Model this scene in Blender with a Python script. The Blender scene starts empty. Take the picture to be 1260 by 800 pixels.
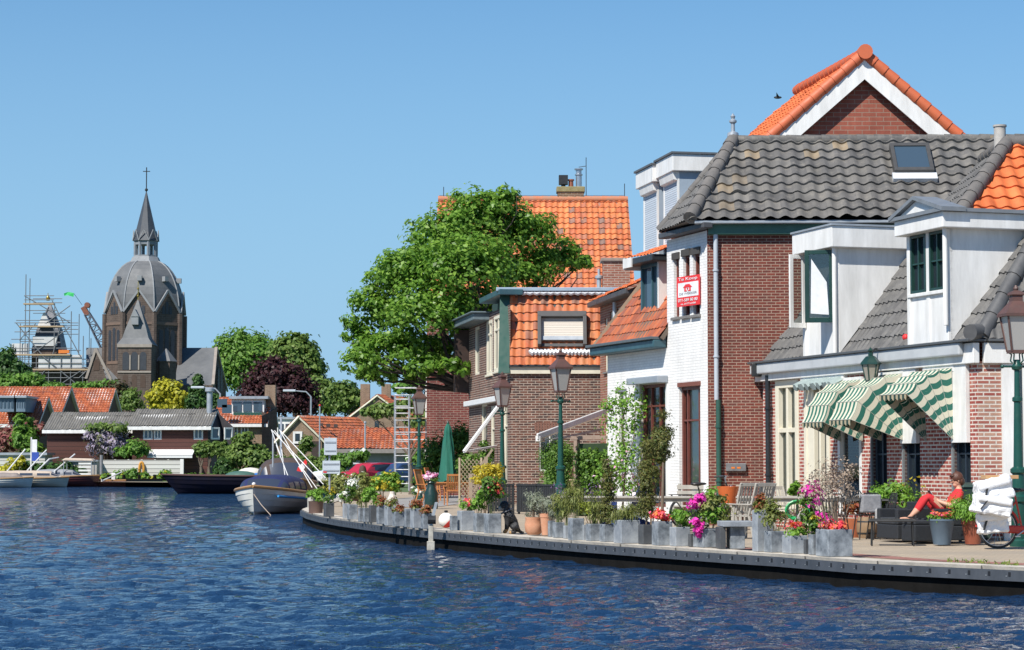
import bpy, bmesh, math, random
import numpy as np
from mathutils import Vector, Matrix
R=math.radians
rng=random.Random(7)
C=bpy.context.scene.collection
F=2700.0; CZ=1.8; QZ=0.4; GZ=0.38
PIT=math.atan(170/F); CP,SP=math.cos(PIT),math.sin(PIT)
# ---------------------------------------------------------------- placing: a photo pixel and a distance give a place in the world
def ray(x,y):
    a=(x-630)/F; b=(400-y)/F
    return (a, CP-b*SP, SP+b*CP)
def P(x,y,D):
    r=ray(x,y); t=D/r[1]
    return Vector((r[0]*t, D, CZ+r[2]*t))
def G(x,y,z=QZ):
    r=ray(x,y); t=(z-CZ)/r[2]
    return Vector((r[0]*t, r[1]*t, z))
def at(x,D,z=QZ):
    p=P(x,570+(CZ-z)*F/D,D); p.z=z
    return p
def zz(y,D): return P(630,y,D).z
class Fr:
    """a vertical wall frame: u along the wall, d into it, z up"""
    def __init__(s,p0,p1):
        s.o=Vector((p0[0],p0[1],0)); e=Vector((p1[0],p1[1],0))-s.o
        s.L=e.length; s.U=e.normalized(); s.D=Vector((-s.U.y,s.U.x,0))
    def __call__(s,u,d,z): return s.o+s.U*u+s.D*d+Vector((0,0,z))
    def hit(s,x,y,d=0):
        r=ray(x,y); o=s.o+s.D*d
        det=s.U.x*(-r[1])+s.U.y*r[0]
        u=(-o.x*(-r[1])-o.y*r[0])/det
        q=o+s.U*u; t=q.y/r[1] if abs(r[1])>1e-6 else 0
        return u, CZ+r[2]*t
# ---------------------------------------------------------------- mesh builder
ORG={}
class MB:
    def __init__(s): s.v=[]; s.f=[]; s.m=[]; s.uv={}; s.mi=0
    def add(s,vs,fs,uvs=None):
        b=len(s.v); s.v+=[tuple(v) for v in vs]
        for f in fs:
            if uvs: s.uv[len(s.f)]=[uvs[j] for j in f]
            s.f.append(tuple(b+j for j in f)); s.m.append(s.mi)
        return s
    def quad(s,*p): return s.add(p,[tuple(range(len(p)))])
    def hexa(s,p): return s.add(p,[(3,2,1,0),(4,5,6,7),(0,1,5,4),(1,2,6,5),(2,3,7,6),(3,0,4,7)])
    def bx(s,x0,x1,y0,y1,z0,z1):
        return s.hexa([(x0,y0,z0),(x1,y0,z0),(x1,y1,z0),(x0,y1,z0),(x0,y0,z1),(x1,y0,z1),(x1,y1,z1),(x0,y1,z1)])
    def box(s,c,sz,rz=0,M=None):
        p=[]
        for dz in (-.5,.5):
            for a,b in ((-.5,-.5),(.5,-.5),(.5,.5),(-.5,.5)):
                v=Vector((a*sz[0],b*sz[1],dz*sz[2]))
                if rz: v.rotate(Matrix.Rotation(rz,3,'Z'))
                if M is not None: v=M@v
                p.append(Vector(c)+v)
        return s.hexa(p)
    def fb(s,fr,u0,u1,d0,d1,z0,z1):
        return s.hexa([fr(u0,d0,z0),fr(u1,d0,z0),fr(u1,d1,z0),fr(u0,d1,z0),fr(u0,d0,z1),fr(u1,d0,z1),fr(u1,d1,z1),fr(u0,d1,z1)])
    def ext(s,poly,vec):
        n=len(poly); vec=Vector(vec); a=[Vector(p) for p in poly]; b=[p+vec for p in a]
        return s.add(a+b,[tuple(range(n-1,-1,-1)),tuple(range(n,2*n))]+[(i,(i+1)%n,n+(i+1)%n,n+i) for i in range(n)])
    def tube(s,pts,r,n=8,caps=True):
        pts=[Vector(p) for p in pts]; k=len(pts)
        rs=[r]*k if isinstance(r,(int,float)) else list(r)
        vs=[]; prev=None
        for i,p in enumerate(pts):
            t=(pts[min(i+1,k-1)]-pts[max(i-1,0)])
            t=t.normalized() if t.length>1e-9 else Vector((0,0,1))
            if prev is None:
                a=Vector((0,0,1)) if abs(t.z)<.9 else Vector((1,0,0)); x=t.cross(a).normalized()
            else:
                x=prev-t*prev.dot(t)
                x=x.normalized() if x.length>1e-6 else t.orthogonal().normalized()
            prev=x; y=t.cross(x)
            vs+=[p+(x*math.cos(2*math.pi*j/n)+y*math.sin(2*math.pi*j/n))*rs[i] for j in range(n)]
        fs=[(i*n+j,i*n+(j+1)%n,(i+1)*n+(j+1)%n,(i+1)*n+j) for i in range(k-1) for j in range(n)]
        if caps: fs+=[tuple(range(n-1,-1,-1)),tuple(range((k-1)*n,k*n))]
        return s.add(vs,fs)
    def bar(s,a,b,w,h=None):
        """square bar between two points"""
        a=Vector(a); b=Vector(b); t=(b-a).normalized(); h=h or w
        x=t.cross(Vector((0,0,1))) if abs(t.z)<.95 else Vector((1,0,0)); x.normalize(); y=x.cross(t)
        q=[]
        for p in (a,b): q+=[p-x*w/2-y*h/2,p+x*w/2-y*h/2,p+x*w/2+y*h/2,p-x*w/2+y*h/2]
        return s.hexa(q)
    def lathe(s,prof,c=(0,0,0),n=16,a0=0,sx=1,sy=1):
        vs=[]; k=len(prof)
        for r,z in prof:
            vs+=[(c[0]+sx*r*math.cos(a0+2*math.pi*j/n),c[1]+sy*r*math.sin(a0+2*math.pi*j/n),c[2]+z) for j in range(n)]
        fs=[(i*n+j,i*n+(j+1)%n,(i+1)*n+(j+1)%n,(i+1)*n+j) for i in range(k-1) for j in range(n)]
        fs+=[tuple(range(n-1,-1,-1)),tuple(range((k-1)*n,k*n))]
        return s.add(vs,fs)
    def ball(s,c,r,n=12,m=8,M=None):
        if isinstance(r,(int,float)): r=(r,r,r)
        vs=[]
        for i in range(1,m):
            t=math.pi*i/m
            for j in range(n):
                a=2*math.pi*j/n; v=Vector((r[0]*math.sin(t)*math.cos(a),r[1]*math.sin(t)*math.sin(a),r[2]*math.cos(t)))
                if M is not None: v=M@v
                vs.append(Vector(c)+v)
        for q in (1,-1):
            v=Vector((0,0,q*r[2])); vs.append(Vector(c)+(M@v if M is not None else v))
        fs=[(i*n+j,(i+1)*n+j,(i+1)*n+(j+1)%n,i*n+(j+1)%n) for i in range(m-2) for j in range(n)]
        T=(m-1)*n
        fs+=[(T,j,(j+1)%n) for j in range(n)]+[(T+1,(m-2)*n+(j+1)%n,(m-2)*n+j) for j in range(n)]
        return s.add(vs,fs)
    def wall(s,fr,u0,u1,z0,z1,ops=(),dep=.14,d=0):
        """a brick wall face with openings (a,b,c,e = u from, to, z from, to) and their reveals"""
        us=sorted({u0,u1}|{min(max(x,u0),u1) for o in ops for x in o[:2]}); zs=sorted({z0,z1}|{min(max(x,z0),z1) for o in ops for x in o[2:4]})
        for i in range(len(us)-1):
            for j in range(len(zs)-1):
                a,b,c,e=us[i],us[i+1],zs[j],zs[j+1]; mu,mz=(a+b)/2,(c+e)/2
                if any(o[0]<mu<o[1] and o[2]<mz<o[3] for o in ops): continue
                s.quad(fr(a,d,c),fr(b,d,c),fr(b,d,e),fr(a,d,e))
        for o in ops:
            a,b,c,e=o[:4]
            q=[(a,c),(b,c),(b,e),(a,e)]
            for k in range(4):
                p,w=q[k],q[(k+1)%4]
                s.quad(fr(p[0],d,p[1]),fr(p[0],d+dep,p[1]),fr(w[0],d+dep,w[1]),fr(w[0],d,w[1]))
        return s
    def build(s,name,mat,par=None,smooth=False,bev=0,seg=2,uv=True,org=None,ang=40):
        if org is None: org=ORG.get(par.name,Vector((0,0,0))) if par else Vector((0,0,0))
        me=bpy.data.meshes.new(name)
        V=np.array(s.v,dtype=np.float64).reshape(-1,3)-np.array(org)
        me.from_pydata(V.tolist(),[],s.f)
        for m in (mat if isinstance(mat,(list,tuple)) else [mat]): me.materials.append(m)
        if s.mi or any(s.m): me.polygons.foreach_set('material_index',s.m)
        if uv:
            L=me.uv_layers.new(name='UVMap').data
            for p in me.polygons:
                if p.index in s.uv:
                    for li,w in zip(p.loop_indices,s.uv[p.index]): L[li].uv=w
                    continue
                n=p.normal
                t=Vector((-n.y,n.x,0)).normalized() if abs(n.z)<.95 else Vector((1,0,0))
                b=n.cross(t)
                for li in p.loop_indices:
                    v=me.vertices[me.loops[li].vertex_index].co
                    L[li].uv=(v.dot(t)+org[0]*t.x+org[1]*t.y,v.dot(b)+org[2]*b.z)
        if smooth:
            me.polygons.foreach_set('use_smooth',[True]*len(me.polygons)); me.set_sharp_from_angle(angle=R(ang))
        me.update()
        o=bpy.data.objects.new(name,me); C.objects.link(o)
        if par:
            o.parent=par; ORG[o.name]=org
        elif org is not None: o.location=org; ORG[o.name]=Vector(org)
        if bev:
            md=o.modifiers.new('Bevel','BEVEL'); md.width=bev; md.segments=seg; md.limit_method='ANGLE'; md.angle_limit=R(35)
        return o
def tag(o,label,cat,group=None,kind=None):
    o['label']=label; o['category']=cat
    if group: o['group']=group
    if kind: o['kind']=kind
    return o
def struct(o,label=None,cat=None):
    o['kind']='structure'
    if label: o['label']=label
    if cat: o['category']=cat
    return o
def thing(name,label,cat,loc=(0,0,0),group=None,local=False):
    """an Empty at the base; parts are written in world metres unless local"""
    o=bpy.data.objects.new(name,None); C.objects.link(o); o.location=Vector(loc); o.empty_display_size=.2
    ORG[o.name]=Vector((0,0,0)) if local else Vector(loc)
    return tag(o,label,cat,group)
def kids(o): return [c for c in bpy.data.objects if c.parent==o]
def dup(o,loc,rz=0,label=None,sc=1,par=None):
    c=o.copy(); C.objects.link(c)
    if par is None:
        c.location=Vector(loc); c.rotation_euler=(0,0,rz); c.scale=(sc,sc,sc)
        if label: c['label']=label
    else: c.parent=par
    for k in kids(o): dup(k,None,par=c)
    return c
def put(o,loc,rz=0,sc=1):
    o.location=Vector(loc); o.rotation_euler=(0,0,rz); o.scale=(sc,sc,sc); return o
# ---------------------------------------------------------------- materials
MATS={}
def _new(name):
    m=bpy.data.materials.new(name); m.use_nodes=True; nt=m.node_tree
    b=nt.nodes['Principled BSDF']; MATS[name]=m
    return m,nt,b
def _n(nt,t,**k):
    n=nt.nodes.new(t)
    for a,v in k.items():
        if a.startswith('i_'): n.inputs[a[2:].replace('_',' ')].default_value=v
        else: setattr(n,a,v)
    return n
def rgb(c): return (c[0],c[1],c[2],1)
def ramp(nt,fac,cols,pos=None):
    r=nt.nodes.new('ShaderNodeValToRGB'); e=r.color_ramp.elements
    k=len(cols); pos=pos or [i/(k-1) for i in range(k)]
    while len(e)<k: e.new(.5)
    for i in range(k): e[i].position=pos[i]; e[i].color=rgb(cols[i])
    nt.links.new(fac,r.inputs[0]); return r.outputs[0]
def mixc(nt,f,a,b,mode='MIX'):
    m=nt.nodes.new('ShaderNodeMix'); m.data_type='RGBA'; m.blend_type=mode
    for s,x in ((m.inputs[0],f),(m.inputs[6],a),(m.inputs[7],b)):
        if hasattr(x,'is_linked'): nt.links.new(x,s)
        else: s.default_value=x if isinstance(x,(int,float)) else rgb(x)
    return m.outputs[2]
def noise(nt,vec,sc,det=4,rough=.6):
    n=_n(nt,'ShaderNodeTexNoise'); n.inputs['Scale'].default_value=sc; n.inputs['Detail'].default_value=det; n.inputs['Roughness'].default_value=rough
    if vec is not None: nt.links.new(vec,n.inputs['Vector'])
    return n.outputs['Fac']
def bump(nt,b,h,st,dist=.02):
    u=_n(nt,'ShaderNodeBump'); u.inputs['Strength'].default_value=st; u.inputs['Distance'].default_value=dist
    nt.links.new(h,u.inputs['Height']); nt.links.new(u.outputs[0],b.inputs['Normal'])
def maprange(nt,v,a,b,c=0,d=1):
    m=_n(nt,'ShaderNodeMapRange'); m.clamp=True
    for i,x in enumerate((a,b,c,d)): m.inputs[i+1].default_value=x
    nt.links.new(v,m.inputs[0]); return m.outputs[0]
def M(name,c,c2=None,sc=4,rough=.6,bp=0,bsc=None,metal=0,spec=.5,stretch=None,isl=0):
    if name in MATS: return MATS[name]
    m,nt,b=_new(name)
    tc=_n(nt,'ShaderNodeTexCoord'); vec=tc.outputs['Object']
    if stretch:
        mp=_n(nt,'ShaderNodeMapping'); mp.inputs['Scale'].default_value=stretch; nt.links.new(vec,mp.inputs[0]); vec=mp.outputs[0]
    c2=c2 or tuple(x*.8 for x in c)
    f=maprange(nt,noise(nt,vec,sc,6,.65),.32,.68)
    col=mixc(nt,f,c,c2)
    if isl:
        g=_n(nt,'ShaderNodeNewGeometry'); v=maprange(nt,g.outputs['Random Per Island'],0,1,1-isl,1+isl)
        hs=_n(nt,'ShaderNodeHueSaturation'); nt.links.new(v,hs.inputs['Value']); nt.links.new(col,hs.inputs['Color']); col=hs.outputs[0]
    nt.links.new(col,b.inputs['Base Color'])
    rr=maprange(nt,noise(nt,vec,sc*2.3,3),.3,.7,max(rough-.1,.02),min(rough+.1,1)); nt.links.new(rr,b.inputs['Roughness'])
    b.inputs['Metallic'].default_value=metal; b.inputs['Specular IOR Level'].default_value=spec
    if bp: bump(nt,b,noise(nt,vec,bsc or sc*6,5),bp)
    return m
def Mbrick(name,c1,c2,mo,row=.08,w=.26,ms=.012,bp=.5,stain=(.7,1.1),c3=None):
    if name in MATS: return MATS[name]
    m,nt,b=_new(name); uv=_n(nt,'ShaderNodeTexCoord').outputs['UV']
    # slightly uneven courses
    t=_n(nt,'ShaderNodeTexBrick'); t.offset=.5; nt.links.new(uv,t.inputs['Vector'])
    for k,v in (('Scale',1),('Mortar Size',ms),('Mortar Smooth',.25),('Bias',0),('Brick Width',w),('Row Height',row)): t.inputs[k].default_value=v
    t.inputs['Color1'].default_value=rgb(c1); t.inputs['Color2'].default_value=rgb(c2); t.inputs['Mortar'].default_value=rgb(mo)
    col=t.outputs['Color']
    if c3:
        # some bricks burnt another colour
        mp=_n(nt,'ShaderNodeMapping'); mp.inputs['Scale'].default_value=(1/w*.9,1/row,1); nt.links.new(uv,mp.inputs[0])
        wn=_n(nt,'ShaderNodeTexNoise'); wn.inputs['Scale'].default_value=.9; wn.inputs['Detail'].default_value=0; nt.links.new(mp.outputs[0],wn.inputs['Vector'])
        f=maprange(nt,wn.outputs['Fac'],.52,.6); mf=_n(nt,'ShaderNodeMath',operation='MULTIPLY')
        inv=_n(nt,'ShaderNodeMath',operation='SUBTRACT'); inv.inputs[0].default_value=1; nt.links.new(t.outputs['Fac'],inv.inputs[1])
        nt.links.new(f,mf.inputs[0]); nt.links.new(inv.outputs[0],mf.inputs[1])
        col=mixc(nt,mf.outputs[0],col,c3)
    mst=_n(nt,'ShaderNodeMapping'); mst.inputs['Scale'].default_value=(2.2,.35,1); nt.links.new(uv,mst.inputs[0])
    nm=_n(nt,'ShaderNodeMath',operation='MULTIPLY_ADD'); nm.inputs[1].default_value=.5; nt.links.new(noise(nt,mst.outputs[0],1.3,5,.7),nm.inputs[0])
    nh=_n(nt,'ShaderNodeMath',operation='MULTIPLY'); nh.inputs[1].default_value=.5; nt.links.new(noise(nt,uv,.8,6,.7),nh.inputs[0]); nt.links.new(nh.outputs[0],nm.inputs[2])
    s=maprange(nt,nm.outputs[0],.36,.64,stain[0]*.92,stain[1]*1.04)
    hs=_n(nt,'ShaderNodeHueSaturation'); nt.links.new(s,hs.inputs['Value']); nt.links.new(col,hs.inputs['Color'])
    nt.links.new(hs.outputs[0],b.inputs['Base Color']); b.inputs['Roughness'].default_value=.85; b.inputs['Specular IOR Level'].default_value=.25
    ad=_n(nt,'ShaderNodeMath',operation='MULTIPLY_ADD'); ad.inputs[1].default_value=-1; nt.links.new(t.outputs['Fac'],ad.inputs[0]); nt.links.new(noise(nt,uv,30,3),ad.inputs[2])
    bump(nt,b,ad.outputs[0],bp,.015)
    return m
def Mtile(name,cols,cw,rh,rough=.65,spots=None,pos=None):
    if name in MATS: return MATS[name]
    m,nt,b=_new(name); uv=_n(nt,'ShaderNodeTexCoord').outputs['UV']
    mp=_n(nt,'ShaderNodeMapping'); mp.inputs['Scale'].default_value=(1/cw,1/rh,1); nt.links.new(uv,mp.inputs[0])
    fl=_n(nt,'ShaderNodeVectorMath',operation='FLOOR'); nt.links.new(mp.outputs[0],fl.inputs[0])
    wn=_n(nt,'ShaderNodeTexWhiteNoise'); nt.links.new(fl.outputs[0],wn.inputs['Vector'])
    col=ramp(nt,wn.outputs['Value'],cols,pos)
    f=maprange(nt,noise(nt,uv,5,7,.75),.5,.72); col=mixc(nt,f,col,spots or tuple(x*.55 for x in cols[0]))
    ms=_n(nt,'ShaderNodeMapping'); ms.inputs['Scale'].default_value=(3.2,.5,1); nt.links.new(uv,ms.inputs[0])
    na=_n(nt,'ShaderNodeMath',operation='MULTIPLY_ADD'); na.inputs[1].default_value=.5; nt.links.new(noise(nt,ms.outputs[0],1.2,6,.72),na.inputs[0]); nb=_n(nt,'ShaderNodeMath',operation='MULTIPLY'); nb.inputs[1].default_value=.5; nt.links.new(noise(nt,uv,.9,4,.7),nb.inputs[0]); nt.links.new(nb.outputs[0],na.inputs[2])
    f2=maprange(nt,na.outputs[0],.38,.62,.68,1.16); hs=_n(nt,'ShaderNodeHueSaturation'); nt.links.new(f2,hs.inputs['Value']); nt.links.new(col,hs.inputs['Color'])
    nt.links.new(hs.outputs[0],b.inputs['Base Color']); b.inputs['Roughness'].default_value=rough; b.inputs['Specular IOR Level'].default_value=.4
    bump(nt,b,noise(nt,uv,40,3),.25,.01)
    return m
def Mglass(name,c=(.02,.028,.035),rough=.04,see=0):
    if name in MATS: return MATS[name]
    m,nt,b=_new(name); b.inputs['Base Color'].default_value=rgb(c); b.inputs['Roughness'].default_value=rough; b.inputs['Specular IOR Level'].default_value=.8
    tc=_n(nt,'ShaderNodeTexCoord'); bump(nt,b,noise(nt,tc.outputs['Object'],1.3,2),.06,.05)
    if see:
        out=nt.nodes['Material Output']; tr=_n(nt,'ShaderNodeBsdfTransparent'); tr.inputs[0].default_value=(.9,.95,.93,1)
        gl=_n(nt,'ShaderNodeBsdfGlossy'); gl.inputs['Roughness'].default_value=.03
        fr=_n(nt,'ShaderNodeFresnel'); fr.inputs[0].default_value=1.5
        mx=_n(nt,'ShaderNodeMixShader'); ad=_n(nt,'ShaderNodeMath',operation='ADD'); ad.inputs[1].default_value=.06
        nt.links.new(fr.outputs[0],ad.inputs[0]); nt.links.new(ad.outputs[0],mx.inputs[0])
        nt.links.new(tr.outputs[0],mx.inputs[1]); nt.links.new(gl.outputs[0],mx.inputs[2]); nt.links.new(mx.outputs[0],out.inputs[0])
    return m
def Mleaf(name,cols,tr=.3,rough=.5,pos=None):
    if name in MATS: return MATS[name]
    m,nt,b=_new(name); g=_n(nt,'ShaderNodeNewGeometry')
    col=ramp(nt,g.outputs['Random Per Island'],cols,pos)
    nt.links.new(col,b.inputs['Base Color']); b.inputs['Roughness'].default_value=rough; b.inputs['Specular IOR Level'].default_value=.3
    t=_n(nt,'ShaderNodeBsdfTranslucent'); hs=_n(nt,'ShaderNodeHueSaturation'); hs.inputs['Value'].default_value=1.5; nt.links.new(col,hs.inputs['Color']); nt.links.new(hs.outputs[0],t.inputs[0])
    mx=_n(nt,'ShaderNodeMixShader'); mx.inputs[0].default_value=tr
    nt.links.new(b.outputs[0],mx.inputs[1]); nt.links.new(t.outputs[0],mx.inputs[2]); nt.links.new(mx.outputs[0],nt.nodes['Material Output'].inputs[0])
    return m
def Mstripe(name,c1,c2,w,axis=0,rough=.8,dirt=.85):
    """painted/woven stripes: UV axis, period 2w"""
    if name in MATS: return MATS[name]
    m,nt,b=_new(name); uv=_n(nt,'ShaderNodeTexCoord').outputs['UV']
    sp=_n(nt,'ShaderNodeSeparateXYZ'); nt.links.new(uv,sp.inputs[0])
    d=_n(nt,'ShaderNodeMath',operation='DIVIDE'); d.inputs[1].default_value=2*w; nt.links.new(sp.outputs[axis],d.inputs[0])
    fr=_n(nt,'ShaderNodeMath',operation='FRACT'); nt.links.new(d.outputs[0],fr.inputs[0])
    gt=_n(nt,'ShaderNodeMath',operation='GREATER_THAN'); gt.inputs[1].default_value=.5; nt.links.new(fr.outputs[0],gt.inputs[0])
    col=mixc(nt,gt.outputs[0],c1,c2)
    s=maprange(nt,noise(nt,uv,3,5),.3,.7,dirt,1.05); hs=_n(nt,'ShaderNodeHueSaturation'); nt.links.new(s,hs.inputs['Value']); nt.links.new(col,hs.inputs['Color'])
    nt.links.new(hs.outputs[0],b.inputs['Base Color']); b.inputs['Roughness'].default_value=rough
    return m
def Mplank(name,c1,c2,w,gap=.012,axis=1,rough=.75):
    """boards: period w along UV axis, dark grooves, each board its own tint"""
    if name in MATS: return MATS[name]
    m,nt,b=_new(name); uv=_n(nt,'ShaderNodeTexCoord').outputs['UV']
    sp=_n(nt,'ShaderNodeSeparateXYZ'); nt.links.new(uv,sp.inputs[0])
    d=_n(nt,'ShaderNodeMath',operation='DIVIDE'); d.inputs[1].default_value=w; nt.links.new(sp.outputs[axis],d.inputs[0])
    fr=_n(nt,'ShaderNodeMath',operation='FRACT'); nt.links.new(d.outputs[0],fr.inputs[0]); fl=_n(nt,'ShaderNodeMath',operation='FLOOR'); nt.links.new(d.outputs[0],fl.inputs[0])
    wn=_n(nt,'ShaderNodeTexWhiteNoise',noise_dimensions='1D'); nt.links.new(fl.outputs[0],wn.inputs['W'])
    mp=_n(nt,'ShaderNodeMapping'); mp.inputs['Scale'].default_value=(1,14,1) if axis==1 else (14,1,1); nt.links.new(uv,mp.inputs[0])
    f=noise(nt,mp.outputs[0],1.5,5); ad=_n(nt,'ShaderNodeMath',operation='ADD'); nt.links.new(wn.outputs[0],ad.inputs[0]); nt.links.new(f,ad.inputs[1])
    col=mixc(nt,maprange(nt,ad.outputs[0],.4,1.6),c1,c2)
    lt=_n(nt,'ShaderNodeMath',operation='LESS_THAN'); lt.inputs[1].default_value=gap/w; nt.links.new(fr.outputs[0],lt.inputs[0])
    col=mixc(nt,lt.outputs[0],col,tuple(x*.15 for x in c1))
    nt.links.new(col,b.inputs['Base Color']); b.inputs['Roughness'].default_value=rough
    iv=_n(nt,'ShaderNodeMath',operation='SUBTRACT'); iv.inputs[0].default_value=1; nt.links.new(lt.outputs[0],iv.inputs[1]); bump(nt,b,iv.outputs[0],.5,.01)
    return m
# ---------------------------------------------------------------- roofs
def pantile(name,pts,mat,par,cw=.24,rh=.33,amp=.035,lift=.035,flat=False,org=None):
    """pts: roof polygon in 3-D, first edge = the eave seen from outside left to right (counter-clockwise); real tile relief, clipped to the polygon"""
    pts=[Vector(p) for p in pts]
    U=(pts[1]-pts[0]).normalized(); N=U.cross(pts[-1]-pts[0]).normalized()
    if N.z<0: N=-N
    V=N.cross(U)
    q=[((p-pts[0]).dot(U),(p-pts[0]).dot(V)) for p in pts]
    u0,u1=min(a for a,b in q),max(a for a,b in q); v1=max(b for a,b in q)
    c0,c1=math.floor(u0/cw),math.ceil(u1/cw); nr=math.ceil(v1/rh)
    k=1 if flat else 6
    us=[(c0+i/k)*cw for i in range((c1-c0)*k+1)]
    def h(u):
        t=(u/cw)%1
        if flat: return 0
        return amp*(math.sin(math.pi*min(t/.62,1))**1 if t<.62 else -.35*math.sin(math.pi*(t-.62)/.38))
    bm=bmesh.new(); uvl=bm.loops.layers.uv.new('UVMap')
    hr=random.Random(int(abs(pts[0].x*31+pts[0].y*17+pts[0].z*7)*10)); rows=[]; ntile=c1-c0+1
    def sag(u,v): return .018*math.sin(u*1.1+pts[0].x)*math.sin(v*.9+1.3)+.008*math.sin(u*3.7+v*2.1)
    for r in range(nr):
        jit=[hr.uniform(-.16,.16)*lift+(lift*.7 if hr.random()<.012 else 0) for _ in range(ntile)]; jv=[hr.uniform(-.035,.035)*rh for _ in range(ntile)]
        for v,l in ((r*rh,lift),(r*rh+rh*.5,lift*.5),((r+1)*rh,0.0)):
            rows.append(([bm.verts.new(pts[0]+U*u+V*(v+(jv[q//k] if l==lift else 0))+N*(h(u)+l+.002+sag(u,v)+(jit[q//k] if l>0 else 0))) for q,u in enumerate(us)],v,r))
    for i in range(len(rows)-1):
        A,va,ra=rows[i]; B,vb,rb=rows[i+1]
        for j in range(len(us)-1):
            f=bm.faces.new((A[j],A[j+1],B[j+1],B[j])); f.smooth=True
            for lp,(u,v) in zip(f.loops,((us[j],va),(us[j+1],va),(us[j+1],vb),(us[j],vb))):
                uu=min(max(u,us[j-j%k]+.001),us[j-j%k]+cw-.001); vv=(min(max(v,ra*rh+.001),(ra+1)*rh-.001))
                lp[uvl].uv=(uu,vv)
    # a front lip under the first row
    n=len(pts)
    cen=sum(pts,Vector())/n
    for i in range(n):
        a,b=pts[i],pts[(i+1)%n]; pn=(b-a).cross(N).normalized()
        if pn.dot(cen-a)>0: pn=-pn
        bmesh.ops.bisect_plane(bm,geom=bm.verts[:]+bm.edges[:]+bm.faces[:],plane_co=a,plane_no=pn,clear_outer=True,dist=1e-5)
    org=ORG.get(par.name,Vector()) if org is None else org
    bmesh.ops.translate(bm,verts=bm.verts,vec=-org)
    me=bpy.data.meshes.new(name); bm.to_mesh(me); bm.free(); me.materials.append(mat)
    me.set_sharp_from_angle(angle=R(50))
    o=bpy.data.objects.new(name,me); C.objects.link(o); o.parent=par; ORG[o.name]=org
    return o
def slab(mb,pts,t):
    """roof deck under the tiles: the polygon extruded t downwards along its normal"""
    pts=[Vector(p) for p in pts]; N=(pts[1]-pts[0]).cross(pts[-1]-pts[0]).normalized()
    if N.z<0: N=-N
    mb.ext([p-N*.004 for p in pts],-N*t)
def ridge(mb,a,b,r=.13,seg=.38):
    a,b=Vector(a),Vector(b); L=(b-a).length; n=max(1,round(L/seg)); 
    for i in range(n):
        p,q=a.lerp(b,i/n),a.lerp(b,(i+1.12)/n) if i<n-1 else b
        mb.tube([p,p.lerp(q,.5),q],[r*1.13,r*1.05,r*.96],10)
# ---------------------------------------------------------------- windows
def window(par,fr,u0,u1,z0,z1,mf,mg,dep=.1,fw=.07,vs=(),hs=(),name='window',d0=0,sill=None,bar=None,cur=None,proud=0):
    """frame with its pane(s) as a child; vs/hs: bars at fractions"""
    m=MB(); bar=bar or fw*.6; a,b=d0+dep-.05-proud,d0+dep+.05
    m.fb(fr,u0,u0+fw,a,b,z0,z1); m.fb(fr,u1-fw,u1,a,b,z0,z1)
    m.fb(fr,u0+fw,u1-fw,a,b,z0,z0+fw); m.fb(fr,u0+fw,u1-fw,a,b,z1-fw,z1)
    for t in vs: u=u0+(u1-u0)*t; m.fb(fr,u-bar/2,u+bar/2,a+.012,b-.012,z0+fw,z1-fw)
    for t in hs: z=z0+(z1-z0)*t; m.fb(fr,u0+fw,u1-fw,a+.015,b-.015,z-bar/2,z+bar/2)
    f=m.build(name,mf,par,bev=.006,seg=1)
    g=MB(); d=d0+dep+.02; g.quad(fr(u0+fw,d,z0+fw),fr(u1-fw,d,z0+fw),fr(u1-fw,d,z1-fw),fr(u0+fw,d,z1-fw)); g.build('pane',mg,f,uv=False)
    if cur:
        g=MB(); d=d0+dep+.07; n=24; vs_=[]
        for i in range(n+1):
            u=u0+(u1-u0)*i/n; w=.03*math.sin(i*1.9)
            vs_+=[fr(u,d+w,z0),fr(u,d+w,z1)]
        g.add(vs_,[(2*i,2*i+2,2*i+3,2*i+1) for i in range(n)]); g.build('curtain',cur,f,smooth=True)
    if sill:
        g=MB(); g.fb(fr,u0-.06,u1+.06,-.07,d0+dep,z0-.07,z0); g.build('sill',sill,f,bev=.008,seg=1)
    return f
# ---------------------------------------------------------------- foliage
def leafmesh(name,pos,nrm,size,mat,par,asp=.55,seed=0,axis=None,droop=0,org=None):
    """many small folded leaves: pos (n,3), nrm (n,3)"""
    g=np.random.default_rng(seed); n=len(pos)
    nrm=nrm/np.maximum(np.linalg.norm(nrm,axis=1,keepdims=True),1e-6)
    t=g.normal(size=(n,3)) if axis is None else np.array(axis)+g.normal(size=(n,3))*.6
    t[:,2]-=droop
    t-=nrm*np.sum(t*nrm,1,keepdims=True); t/=np.maximum(np.linalg.norm(t,axis=1,keepdims=True),1e-6)
    b=np.cross(nrm,t); s=(size*(.65+.7*g.random(n)))[:,None]
    org=np.array(ORG.get(par.name,(0,0,0)) if org is None else org)
    pos=pos-org
    V=np.empty((n,4,3)); V[:,0]=pos-t*s*.5; V[:,1]=pos+b*s*asp*.5+nrm*s*.12; V[:,2]=pos+t*s*.5-nrm*s*.1; V[:,3]=pos-b*s*asp*.5+nrm*s*.12
    me=bpy.data.meshes.new(name); me.vertices.add(4*n); me.vertices.foreach_set('co',V.reshape(-1))
    me.loops.add(4*n); me.loops.foreach_set('vertex_index',np.arange(4*n,dtype=np.int32))
    me.polygons.add(n); me.polygons.foreach_set('loop_start',np.arange(0,4*n,4,dtype=np.int32)); me.polygons.foreach_set('loop_total',np.full(n,4,dtype=np.int32))
    me.update(calc_edges=True); me.validate()
    me.materials.append(mat)
    o=bpy.data.objects.new(name,me); C.objects.link(o)
    if par: o.parent=par; ORG[o.name]=Vector(org)
    return o
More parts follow.
